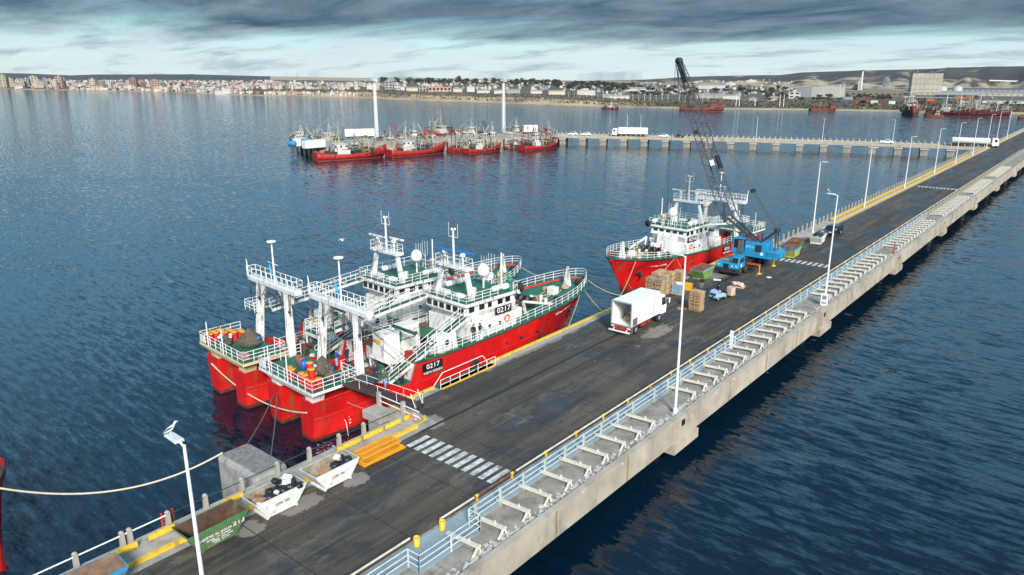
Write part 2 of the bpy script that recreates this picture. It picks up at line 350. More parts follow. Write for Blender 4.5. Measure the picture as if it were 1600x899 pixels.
# ================================================================ PIER
DK = 4.0
XL, XB, XR = -40.2, -45.0, -24.6        # old left edge kerb, berth edge, right edge
BY0, BY1 = 37.8, 117.0
def road_mat():
    m = bpy.data.materials.new('worn wet asphalt'); m.use_nodes = True; nt = m.node_tree; N = nt.nodes.new; L = nt.links.new
    b = nt.nodes['Principled BSDF']; tc = N('ShaderNodeTexCoord'); b.inputs['Specular IOR Level'].default_value = .28
    def noise(sc, ms, loc=(0,0,0), det=6, rg=.6):
        mp = N('ShaderNodeMapping'); mp.inputs['Scale'].default_value = ms; mp.inputs['Location'].default_value = loc
        L(tc.outputs['Object'], mp.inputs[0]); n = N('ShaderNodeTexNoise'); n.inputs['Scale'].default_value = sc
        n.inputs['Detail'].default_value = det; n.inputs['Roughness'].default_value = rg; L(mp.outputs[0], n.inputs['Vector']); return n.outputs[0]
    def mr(v, a, c, d=0., e=1.):
        r = N('ShaderNodeMapRange'); r.inputs[1].default_value = a; r.inputs[2].default_value = c; r.inputs[3].default_value = d; r.inputs[4].default_value = e
        L(v, r.inputs[0]); return r.outputs[0]
    def mix(f, a, c):
        n = N('ShaderNodeMix'); n.data_type = 'RGBA'; L(f, n.inputs[0])
        for i, v in ((6, a), (7, c)):
            if isinstance(v, tuple): n.inputs[i].default_value = (*v, 1)
            else: L(v, n.inputs[i])
        return n.outputs[2]
    c = mix(mr(noise(1, (.45, .03, 1)), .35, .65), (.034, .025, .018), (.112, .087, .066))
    c = mix(mr(noise(1, (.22, .12, 1), (3, 3, 0), 7, .7), .50, .57, 0, .8), c, (.020, .018, .019))      # damp dark areas
    c = mix(mr(noise(1, (.5, .22, 1), (9, 1, 0), 8, .72), .57, .64, 0, .7), c, (.15, .13, .11))          # dusty worn patches
    c = mix(mr(noise(1, (2.2, .10, 1), (0, 6, 0), 5, .6), .54, .68, 0, .6), c, (.14, .125, .105))           # wheel scuffs
    c = mix(mr(noise(1, (3.1, .06, 1), (5, 2, 0), 4, .55), .58, .66, 0, .6), c, (.028, .024, .022))          # dark tyre tracks
    c = mix(mr(noise(1, (1.3, .9, 1), (8, 8, 0), 9, .75), .62, .68, 0, .6), c, (.20, .18, .155))          # crumbly pale specks
    vr = N('ShaderNodeTexVoronoi'); vr.feature = 'DISTANCE_TO_EDGE'; vr.inputs['Scale'].default_value = .28
    wv = N('ShaderNodeVectorMath'); wv.operation = 'ADD'; L(tc.outputs['Object'], wv.inputs[0]); wn = N('ShaderNodeTexNoise'); wn.inputs['Scale'].default_value = .8; wn.inputs['Detail'].default_value = 5; L(tc.outputs['Object'], wn.inputs['Vector'])
    ws = N('ShaderNodeVectorMath'); ws.operation = 'SCALE'; ws.inputs['Scale'].default_value = 2.5; L(wn.outputs['Color'], ws.inputs[0]); L(ws.outputs[0], wv.inputs[1]); L(wv.outputs[0], vr.inputs['Vector'])
    c = mix(mr(vr.outputs['Distance'], .004, .012, .65, 0), c, (.018, .015, .014))                               # cracks
    c = mix(mr(noise(1, (.9, .35, 1), (14, 3, 0), 3, .4), .60, .612, 0, .45), c, (.060, .052, .046))             # repair patches with hard edges
    c = mix(mr(noise(1, (2.6, 2.2, 1), (21, 9, 0), 4, .5), .70, .73, 0, .8), c, (.012, .011, .012))              # oil spots
    c = mix(mr(noise(18, (1, 1, 1), (2, 2, 0), 3), .3, .7, 0, .35), c, (.10, .095, .09))
    # dried slurry and water stains spreading from the skips, the berth edge, the truck and the crane
    acc = None
    for (x, y, rx, ry, w) in ((-38.4,20.9,1.7,1.5,1),(-38.2,24.6,1.9,2.6,1),(-38,28.9,1.9,2.2,.9),(-40.2,38.6,2.2,2.2,1),(-44.1,58,1.3,20,.9),(-36.6,70.2,2.2,6,.85),(-35.7,64.8,1.5,2,.6),(-41.8,98,3.2,9,.8),(-37.2,101,2.4,9,.6),(-41.5,88,2.5,5,.45),(-36.4,90,1.6,5,.5),(-38.2,61,1.4,4,.4),(-38,121,2.4,8,.6)):
        mp = N('ShaderNodeMapping'); mp.inputs['Location'].default_value = (-x/rx, -y/ry, 0); mp.inputs['Scale'].default_value = (1/rx, 1/ry, 0)
        L(tc.outputs['Object'], mp.inputs[0]); ln = N('ShaderNodeVectorMath'); ln.operation = 'LENGTH'; L(mp.outputs[0], ln.inputs[0])
        v = mr(ln.outputs['Value'], 0, 1.25, w, 0)
        if acc is None: acc = v
        else:
            mxn = N('ShaderNodeMath'); mxn.operation = 'MAXIMUM'; L(acc, mxn.inputs[0]); L(v, mxn.inputs[1]); acc = mxn.outputs[0]
    ad = N('ShaderNodeMath'); ad.operation = 'ADD'; L(acc, ad.inputs[0]); L(noise(1, (.8, .55, 1), (4, 4, 0), 8, .68), ad.inputs[1])
    c = mix(mr(ad.outputs[0], 1.03, 1.10, 0, .9), c, (.235, .21, .18))
    L(c, b.inputs['Base Color'])
    L(mr(noise(1, (.22, .12, 1), (3, 3, 0), 7, .7), .50, .62, .80, .38), b.inputs['Roughness'])
    bn = N('ShaderNodeBump'); bn.inputs['Distance'].default_value = .006; L(noise(30, (1,1,1)), bn.inputs['Height']); L(bn.outputs[0], b.inputs['Normal'])
    return m
ROAD = road_mat()
def pier():
    Y0, Y1 = -40.0, 735.0
    mb = MB()
    mb.box(-42.6, -39.3, Y0, BY0-.02, DK-.9, DK-.001)                   # edge strip beside the kerb
    mb.box(-42.6, -39.3, BY1+.02, Y1, DK-.9, DK-.001)
    mb.box(-39.298, -29.45, Y0, Y1, DK-.9, DK-.004)
    struct('pier_deck', mb, CONC2)
    mb = MB(); mb.box(XB, -39.302, BY0, BY1, DK-1.3, DK-.002)
    mb.box(XB-.25, XB-.002, BY0, BY1, DK-.75, DK-.15)
    struct('berth_platform', mb, CONC2)
    mb = MB(); mb.add([(-39.6,Y0,DK+.004),(-29.5,Y0,DK+.004),(-29.5,Y1,DK+.004),(-39.6,Y1,DK+.004)], [(0,1,2,3)])
    mb.add([(-44.0,BY0+1.6,DK+.004),(-39.62,BY0+1.0,DK+.004),(-39.62,BY1,DK+.004),(-44.0,BY1,DK+.004)], [(0,1,2,3)])
    struct('road', mb, ROAD)
    seam = M('tar seam', (.012,.012,.012), .6); mb = MB()
    def strip(x0, x1, y0, y1, z=DK+.008): mb.add([(x0,y0,z),(x1,y0,z),(x1,y1,z),(x0,y1,z)], [(0,1,2,3)])
    strip(-39.62, -39.34, BY0-1.0, BY1)
    k = 0
    for i in range(60):
        y = 3.2+i*5.85
        strip(-39.3, -29.6, y, y+.06); 
    for x in (-36.6, -33.0): strip(x, x+.045, Y0, 300)
    for i in range(8): strip(-43.9, -39.62, BY0+6+i*10, BY0+6.05+i*10, DK+.0085)
    struct('road_joints', mb, seam)
    # painted crossings
    zm = M('worn white road paint', (.62,.62,.60), .65, var=.12, scale=3, dirt=.62, dirtcol=(.06,.058,.055), rscale=2.5)
    mb = MB()
    for (yc, n, w) in ((35.6, 11, 2.2), (111.9, 10, 2.0), (210.0, 11, 2.4)):
        for i in range(n):
            x = -38.75+i*.82; strip(x, x+.47, yc-w/2, yc+w/2, DK+.012)
    struct('zebra_crossing', mb, zm)
    pm = M('resurfaced dark asphalt', (.028,.027,.028), .55, var=.25, scale=1, dirt=.1); mb = MB()
    random.seed(5)
    for (x0,x1,y0,y1) in ((-34,-30.0,118,126),(-37.6,-33.5,129,133),(-33,-29.8,138,150),(-38.8,-35,160,163.5),(-33.5,-30,165,178),(-36,-29.8,182,186),(-38,-35.5,196,201),(-34,-30,222,232),(-38,-33,240,246),(-33,-30,262,280),(-36,-30.5,300,312)):
        strip(x0, x1, y0, y1, DK+.010)
    struct('road_patches', mb, pm)
    # concrete shelf outside the walkway, cracked slabs
    sm = M('broken slab concrete', (.27,.245,.215), .9, var=.3, scale=.9, dirt=.42, dirtcol=(.12,.11,.10), bump=.03, bscale=5, rscale=1.6)
    mb = MB(); mb.box(-29.448, -25.0, Y0, Y1, DK-.9, DK-.10)
    i = 0; y = Y0
    random.seed(11)
    while y < 330:
        h = 2.27; mb.box(-27.6+random.uniform(-.05,.05), -25.75+random.uniform(-.1,.1), y+.06, y+h-.06, DK-.098, DK-.03+random.uniform(-.03,.02)); y += h
    struct('service_shelf', mb, sm)
    rb = MB()                                                            # loose rubble along the lip
    for i in range(2600):
        y = 18+222*random.random()**1.4; s_ = random.uniform(.03, .13)
        rb.rbox((random.gauss(-25.3, .25), y, DK-.07), (s_, s_*random.uniform(.5,1.4), s_*.5), random.uniform(0,3))
    o = rb.build('rubble', M('pale crumbled mortar',(.46,.44,.41),.9,var=.35,scale=6)); o['kind'] = 'stuff'; tag(o, 'loose broken concrete rubble lying along the outer lip of the pier', 'rubble')
    # edge girder
    gm = M('stained girder concrete', (.40,.35,.28), .85, var=.25, scale=.35, rust=.26, rustcol=(.17,.125,.08), stretch=.08, dirt=.32, dirtcol=(.20,.175,.14), rscale=.8, bump=.008, bscale=6)
    gm2 = M('brown run-off stained concrete', (.27,.20,.12), .85, var=.25, scale=1.5, dirt=.2)
    mb = MB(); mb.box(-25.0, XR, Y0, Y1, DK-2.05, DK+.02)
    mb.box(-25.05, XR+.05, Y0, Y1, DK+.02, DK+.10)
    mb.box(-42.6, -42.2, Y0, BY0-1, DK-1.9, DK-.902); mb.box(-42.6, -42.2, BY1+1, Y1, DK-1.9, DK-.902)
    struct('pier_girder', mb, gm)
    mb = MB(); bents = [16.5, 53.2, 90.3, 127.2, 164, 201, 238, 275, 312, 349, 386, 423, 460, 497, 534, 571]
    for b_ in bents:
        mb.box(-42.4, XR+.25, b_-2.2, b_+2.2, DK-2.9, DK-2.06)
        mb.box(XR+.001, XR+.14, b_-1.6, b_+1.6, DK-2.06, DK-.15)
    struct('pile_caps', mb, gm)
    mb = MB()
    for b_ in bents:
        for j in range(1, 4): mb.box(XR+.001, XR+.012, b_+j*9.1-.12, b_+j*9.1+.12, DK-2.04, DK-.02)
    struct('girder_joint_stains', mb, gm2)
    mb = MB()
    for b_ in bents:
        mb.box(XR+.141, XR+.15, b_-1.0, b_-.35, DK-.75, DK-.2)
    struct('girder_sockets', mb, LETB)
    pl = M('dark wet pile concrete', (.10,.09,.075), .8, var=.3, rust=.1)
    mb = MB()
    for b_ in bents:
        for x in (-41.3, -37.3, -33.3, -29.3, -26.6):
            for dy in (-1.3, 1.3): mb.tube((x, b_+dy, -4), (x, b_+dy, DK-2.9), .45, 10)
    for i in range(14):
        y = BY0+2+i*5.9
        for x in (-44.2, -41.0): mb.tube((x, y, -4), (x, y, DK-1.3), .4, 10)
    struct('piles', mb, pl)
    # kerbs
    mb = MB()
    mb.box(XL-.32, XL, Y0, 37.2, DK, DK+.22)
    mb.box(XL-.32, XL, 147, 700, DK, DK+.22)
    mb.add([(XL-.32,37.2,DK+.22),(XL,37.2,DK+.22),(XL-.1,38.3,DK+.22),(XL-.9,38.9,DK+.22),(XL-1.0,38.55,DK+.22),(XL-.4,38.2,DK+.22)], [(0,1,2,5),(5,2,3,4)])
    mb.box(XB+.05, XB+.35, 39.0, 43.5, DK, DK+.16); mb.box(XB+.05, XB+.35, 51.5, BY1, DK, DK+.16)
    mb.box(-44.6, -41.1, BY0+.35, BY0+.6, DK, DK+.12)
    struct('yellow_kerb', mb, YEL)
    mb = MB(); mb.box(XB+.36, XB+1.0, 44, BY1, DK, DK+.03)
    mb.box(-42.55, XL-.322, Y0, BY0-.4, DK, DK+.17); mb.box(-42.55, XL-.322, BY1+.4, 700, DK, DK+.17)
    struct('kerb_strip', mb, CONC)
pier()
# yellow barrier beams on the left strip: one thing each
bar0 = None
def barrier(y0, L, x=-41.55, label='', group=None):
    t = thing('barrier_beam', label, 'barrier', (x, y0, DK+.17), 0, group)
    mb = MB(); mb.prism([(-.05,.12),(.05,.12),(.05,.26),(.12,.31),(.05,.36),(.05,.5),(-.05,.5)], 0, L, 'Y')
    mb.build('rail_beam', YEL, t)
    mb = MB()
    for y in (.15, L-.15): mb.box(-.16, -.052, y-.08, y+.08, 0, .42)
    mb.build('support', DARK, t)
    return t
for i, (y, L) in enumerate([(13.9, 1.5), (16.1, 1.6), (20.9, 1.5), (30.2, 2.2), (32.7, 1.9), (34.9, 1.6), (36.9, .8)]):
    lab = ['yellow steel barrier beam left of the green skip, nearer one', 'yellow steel barrier beam touching the left end of the green skip',
           'short yellow barrier beam between the green skip and the first white skip', 'yellow barrier beam behind the orange grating stack, left of the three',
           'yellow barrier beam below the concrete fender post, middle one', 'yellow barrier beam ending at the berth corner', 'stub of yellow barrier beam at the berth corner kerb'][i]
    barrier(y, L, label=lab)
o = barrier(147.5, 150, -41.3, 'long yellow barrier beam along the seaward kerb of the far roadway')
# short blocks along the far yellow kerb
mb = MB()
for i in range(60): mb.box(-.2, .2, i*2.4, i*2.4+1.2, 0, .35)
# concrete rail posts, left edge
def lpost(n0, y, label, h=1.0, x=-42.35):
    t = thing('rail_post', label, 'post', (x, y, DK+.17), 0, 'concrete rail posts along the pier edge')
    m_ = MB(); m_.hexa([(-.14,-.14,0),(.14,-.14,0),(.14,.14,0),(-.14,.14,0)], [(-.12,-.12,h),(.12,-.12,h),(.12,.12,h),(-.12,.12,h)]); m_.ball((0,0,h-.02), .15, 10, sc=(1,1,.7))
    m_.build('post', CONC, t); return t
LP = 'stubby concrete rail post at the left edge of the pier'
p0 = lpost(None, 12.3, LP)
for y in (14.9, 15.35, 17.7, 20.2, 22.8, 25.6, 28.3, 31.0, 33.4): dup(p0, (-42.35, y, DK+.17))
pf = lpost(None, 119, 'concrete post of the railing along the far left edge of the pier', h=1.25, x=-41.9); pf['group'] = 'far left railing posts'
for i in range(1, 90):
    y = 119+i*2.35; k = ['by the far skips and dark car','between the first and second far left lamps','between the second and third far left lamps','between the third and fourth far left lamps','between the fourth and fifth far left lamps','beyond the fifth far left lamp'][sum(y > q for q in (134.8,168,204,239.6,271.6))]
    dup(pf, (-41.9, y, DK+.17), label='concrete post on the far left edge '+k)
def longrail(y0, y1, x, zs, r, mat, label, name='pipe_rail'):
    m_ = MB()
    for z in zs: m_.tube((x, y0, z), (x, y1, z), r, 6)
    o = m_.build(name, mat); tag(o, label, 'rail'); return o
longrail(2, 17.6, -42.35, (DK+.95,), .05, STEELW, 'thin white pipe rail along the left pier edge at the lower left')
longrail(17.65, 37, -42.35, (DK+.95,), .035, DARK, 'thin dark pipe rail along the left pier edge behind the white skips')
longrail(119, 330, -41.9, (DK+.75, DK+1.2), .04, DARK, 'thin dark pipes linking the far left railing posts')
longrail(147, 410, -41.0, (DK+.62,), .07, YEL, 'low yellow pipe rail running up the far left kerb')
# ------------------------------------------------ right hand walkway and railing
wk = M('pale blue walkway plate', (.27,.33,.36), .5, var=.15, dirt=.25, dirtcol=(.16,.17,.17), scale=1)
def walkway():
    for k, (y0, y1) in enumerate([(8, 24.6), (29.8, 53), (53, 90), (90, 127), (127, 164)]):
        t = thing('walkway_railing', ['pale blue walkway and railing at the bottom edge of the picture', 'pale blue walkway railing from the double yellow collars to the first right lamp',
            'pale blue walkway railing between the two nearest right lamps', 'walkway railing from the second right lamp to the red post', 'walkway railing beyond the red post'][k], 'railing', (-28, y0, DK))
        L = y1-y0; m_ = MB(); m_.box(-1.35, .12, .02, L-.02, -.06, .02); m_.build('walkway_plate', wk, t)
        m_ = MB()
        for z in (.42, .80, 1.2): m_.tube((.1,0,z), (.1,L,z), .045, 6)
        m_.build('rails', BLUEG, t)
        pm = M('lichen stained railing post', (.36,.37,.24), .6, var=.25, scale=3, dirt=.2)
        n = int(L/2.45)
        for i in range(n):
            q = MB(); y = .6+i*2.45; q.box(.135, .23, y, y+.10, -.1, 1.22, 0); q.box(.0, .07, y, y+.10, .02, 1.24, 1); q.box(.135,.23,y-.13,y-.03,.35,1.24,1)
            q.build('post', [pm, BLUEG], t)
    # the bump-out bay of the railing
    t = thing('railing_bay', 'bump-out bay of the pale blue railing near the yellow collars', 'railing', (-27.87, 24.6, DK))
    q_ = MB(); q_.box(-1.48, -.0, 0, 5.2, -.06, .02); q_.build('walkway_plate', wk, t)
    m_ = MB()
    m_.rail([(0,0,0),(.95,.0,0),(.95,5.2,0),(0,5.2,0)], 1.2, 2.6, .045, 3, .06); m_.build('rails', BLUEG, t)
    m_ = MB(); m_.box(-.05, .98, 0, 5.3, -.05, .035); m_.build('walkway_plate', wk, t)
    for k, (y0, y1) in enumerate([(164, 201), (201, 238), (238, 275), (275, 330)]):
        m_ = MB(); L = y1-y0
        for z in (.5, .85, 1.2): m_.tube((0,0,z), (0,L,z), .04, 5)
        for i in range(int(L/2.45)): m_.box(-.05, .05, i*2.45, i*2.45+.1, 0, 1.25)
        o = m_.build('far_railing', M('lichen stained railing post'), loc=(-27.9, y0, DK)); tag(o, 'distant section of railing on the right of the far roadway', 'railing', 'far right railing sections')
walkway()
# low pipe rail with yellow collars at the road edge
pc = thing('collar_rail', 'low pale pipe rail with yellow collars along the right road edge', 'rail', (-29.35, 0, DK))
m_ = MB(); m_.tube((0,-5,.45), (0,26.1,.45), .075, 8); m_.tube((0,28.7,.45), (0,31.9,.45), .075, 8); m_.tube((0,36.3,.45), (0,330,.45), .075, 8)
m_.build('pipe', M('weathered cream pipe', (.55,.50,.40), .6, var=.2, rust=.35), pc)
m_ = MB(); m_.tube((0,31.9,.45), (0,36.3,.45), .09, 8); m_.build('rusty_pipe', RUST, pc)
for y in [32.2, 35.9]+[39.9+i*3.95 for i in range(60)]:
    m_ = MB(); m_.tube((0,y-.16,.45), (0,y+.10,.45), .115, 10); m_.box(-.06,.06,y-.06,y+.06,0,.4); m_.build('collar', YEL, pc)
for (y, lab) in ((26.3, 'open yellow gate collar, left of the pair at the walkway gap'), (28.5, 'taller yellow gate collar, right of the pair at the walkway gap')):
    m_ = MB(); m_.lathe([(.19,.0),(.21,.62),(.15,.62),(.14,.2)], (0,0,0), 14); o = m_.build('gate_collar', YEL, loc=(-28.95, y, DK)); tag(o, lab, 'collar')
# pale sawhorse pipe supports
sup = M('cream painted steel', (.66,.60,.50), .55, var=.08, dirt=.15, rust=.08)
def support():
    t = thing('pipe_support', 'cream steel trestle lying across the concrete shelf beside the railing', 'trestle', (0,0,0), 0, 'cream trestles along the right shelf')
    m_ = MB(); m_.beam((-2.62,0,.30), (.05,0,.44), .26, .15); m_.box(-.85,-.73,-.05,.05,.42,.66); m_.box(-.1,.06,-.16,.16,.40,.52); m_.build('crossbeam', sup, t)
    for sx in (-.62, .16):
        m_ = MB(); m_.beam((0-.02,0,.46), (.03,sx,-.04), .13, .11); m_.build('leg', sup, t)
    return t
s0 = support(); s0.location = (-25.62, 28.2, DK-.06); first = True
ys = [20.6, 30.6, 33.0, 35.3, 37.7, 40.1, 42.4, 44.9, 47.2, 49.5]+[56.9+i*2.255 for i in range(14)]+[95.4+i*2.3 for i in range(13)]+[131+i*2.35 for i in range(13)]+[168+i*2.4 for i in range(13)]+[205+i*2.5 for i in range(12)]+[242+i*2.5 for i in range(12)]
def bay(y):
    for y1, w in ((26,'at the bottom edge of the picture'),(53,'between the bottom edge and the first right lamp'),(91,'between the two right lamps'),(128,'between the second right lamp and the red post'),(163,'in the run just beyond the red post'),(200,'in the second run beyond the red post'),(240,'in the third run beyond the red post'),(999,'in the farthest run of the right shelf')):
        if y < y1: return w
for y in ys: dup(s0, (-25.62, y, DK-.06), label='cream steel trestle on the concrete shelf '+bay(y))
s0['label'] = 'cream steel trestle on the concrete shelf '+bay(28)
# fender post and end wall of the berth
def fender():
    t = thing('berth_end_wall', 'grey concrete fender post and parapet at the near corner of the berth', 'parapet', (-44.6, 36.6, 0))
    cm = CONC
    m_ = MB(); m_.box(-.9, .5, -.2, .9, -1, 3.5); m_.box(-1.3, .9, -.45, 1.2, 3.5, 4.25); m_.build('fender_post', cm, t, bevel=.05)
    m_ = MB(); m_.box(.902, 4.2, .55, 1.2, 2.9, 4.3); m_.build('parapet_beam', cm, t, bevel=.04)
    for x in (-.6, 2.4): 
        m_ = MB(); m_.box(x-.14, x+.14, .7, 1.0, 4.3, 5.6); m_.build('post', cm, t)
    m_ = MB()
    for z in (4.85, 5.35): m_.tube((-.6,.85,z), (4.3,.85,z-.1), .05, 6)
    m_.build('pipe_rail', STEELW, t)
    m_ = MB(); m_.tube((3.3,1.0,4.32),(3.3,1.0,4.9),.2,12); m_.tube((3.7,.9,4.32),(3.75,1.2,4.7),.18,10); m_.ball((3.5,1,4.7),.28,10,sc=(1.3,1,.8)); m_.build('bollard', M('faded pink bollard', (.42,.27,.22), .7, var=.2, rust=.3), t)
fender()
t = thing('mooring_dolphin', 'big grey concrete block standing in the water behind the first white skip', 'concrete block', (-44.9, 25.5, 0))
m_ = MB(); m_.hexa([(-3.2,-1.35,-2),(2.0,-1.35,-2),(2.0,1.35,-2),(-3.2,1.35,-2)], [(-3.2,-1.35,4.4),(2.0,-1.35,4.4),(2.0,1.35,4.4),(-3.2,1.35,4.4)]); m_.build('block', CONC2, t, bevel=.35)
m_ = MB(); m_.box(-2.9,1.7,-1.05,1.05,4.402,4.41); m_.build('worn_top', M('rough grey top', (.20,.19,.175), .95, var=.4, scale=2.5, dirt=.3, bump=.03, bscale=6), t)
# green quay ladder platform in the berth edge
t = thing('quay_steps', 'green steel stair well with white handrails let into the berth edge', 'quay steps', (-45.0, 43.7, DK))
m_ = MB(); m_.box(-.02,.0,0,7.6,-1.2,.05); m_.box(.0,1.0,0,7.6,-.04,.03); m_.build('landing', DGREEN, t)
m_ = MB(); m_.rail([(.95,0,0),(.95,7.6,0)], .9, 1.25, .035, 2, .035); m_.path([(.0,0,0),(.0,1.2,1.0),(.0,6.8,1.0),(.0,7.6,0)], .04); m_.build('handrail', WHITE, t)
m_ = MB(); m_.box(.96,1.10,.1,7.5,.0,.10); m_.build('yellow_edge', YEL, t)
# red steel ladder frame seen over the left pier edge
t = thing('quay_ladder', 'red steel ladder frame at the pier edge behind the green skip', 'ladder', (-42.9, 17.9, DK))
m_ = MB(); m_.beam((0,-.35,-2.5),(0,-.35,.9),.1,.1); m_.beam((0,.35,-2.5),(0,.35,.9),.1,.1); m_.build('stile', M('red ladder paint', (.55,.05,.02), .5, rust=.3), t)
m_ = MB()
for i in range(11): m_.tube((0,-.35,-2.3+i*.3),(0,.35,-2.3+i*.3),.03,5)
m_.build('rung', M('red ladder paint'), t)
# ================================================================ LAMPS
def lamp(h=13.6):
    t = thing('street_lamp', '', 'street lamp')
    m_ = MB(); m_.tube((0,0,0),(0,0,.45),.2,10); m_.tube((0,0,.4),(0,0,3.2),.125,10); m_.tube((0,0,3.2),(0,0,h),.115,10,.065); m_.build('pole', STEELW, t)
    m_ = MB(); m_.tube((0,0,h-.1),(-.35,0,h+.05),.05,8); m_.build('arm', STEELW, t)
    m_ = MB(); m_.hexa([(-1.25,-.2,h+.05),(-.3,-.2,h),(-.3,.2,h),(-1.25,.2,h+.05)], [(-1.2,-.16,h+.15),(-.3,-.16,h+.14),(-.3,.16,h+.14),(-1.2,.16,h+.15)]); m_.build('lamp_head', M('pale grey lamp housing', (.55,.57,.58), .4, var=.1, dirt=.2), t, bevel=.02)
    return t
l0 = lamp(); l0.location = (-26.3, 12.0, DK); l0['label'] = 'nearest white street lamp, cut by the bottom edge, with a gull on it'; l0['category'] = 'street lamp'; l0['group'] = 'tall lamps along the pier'
dup(l0, (-25.4, 52.8, DK), 0, 'tall white street lamp on the right shelf in the middle foreground')
l2 = dup(l0, (-25.4, 92.3, DK), 0, 'tall white street lamp on the right shelf level with the blue crane, birds on top')
ys = [134.8, 168.0, 204.0, 239.6, 271.6, 303.5, 335.4, 360, 392]
nm = ['in front of the white skip by the dark car', 'second along the left kerb beyond the dark car', 'third along the far left kerb, before the causeway trucks', 'fourth along the far left kerb',
      'fifth along the far left kerb, in front of the tanker', 'sixth along the far left kerb, beside the tanker cab', 'seventh along the far left kerb', 'eighth along the far left kerb', 'last lamp along the far left kerb at the right edge']
for y, n in zip(ys, nm): dup(l0, (-40.6, y, DK), math.pi, 'white street lamp '+n, scale=(1, 1, .93))
# sign box at base of lamp, red post, white post
m_ = MB(); m_.box(-.4,.4,-.1,.1,0,1.5,0); m_.box(-.25,.25,-.112,-.101,.8,1.3,1); m_.box(-.3,.3,-.112,-.101,.25,.45,1)
o = m_.build('notice_board', [CLEANW, M('grey sign print', (.2,.22,.25), .5)], loc=(-25.3, 91.7, DK)); o.rotation_euler = (0,0,R(5)); tag(o, 'small white notice board at the foot of the second right lamp', 'sign')
m_ = MB(); m_.box(-.18,.18,-.06,.06,0,1.9,0); o = m_.build('marker_post', CLEANW, loc=(-28.1, 70.4, DK)); tag(o, 'white marker board standing behind the railing between the two right lamps', 'sign')
m_ = MB(); m_.tube((0,0,0),(0,0,1.6),.08,8); m_.tube((-.35,0,1.1),(.35,0,1.1),.06,6); m_.tube((0,0,0),(0,0,.1),.25,8)
o = m_.build('hydrant_post', M('red hydrant paint', (.5,.02,.015), .5), loc=(-25.6, 127.6, DK)); tag(o, 'thin red hydrant post on the shelf in a gap between trestles', 'hydrant')
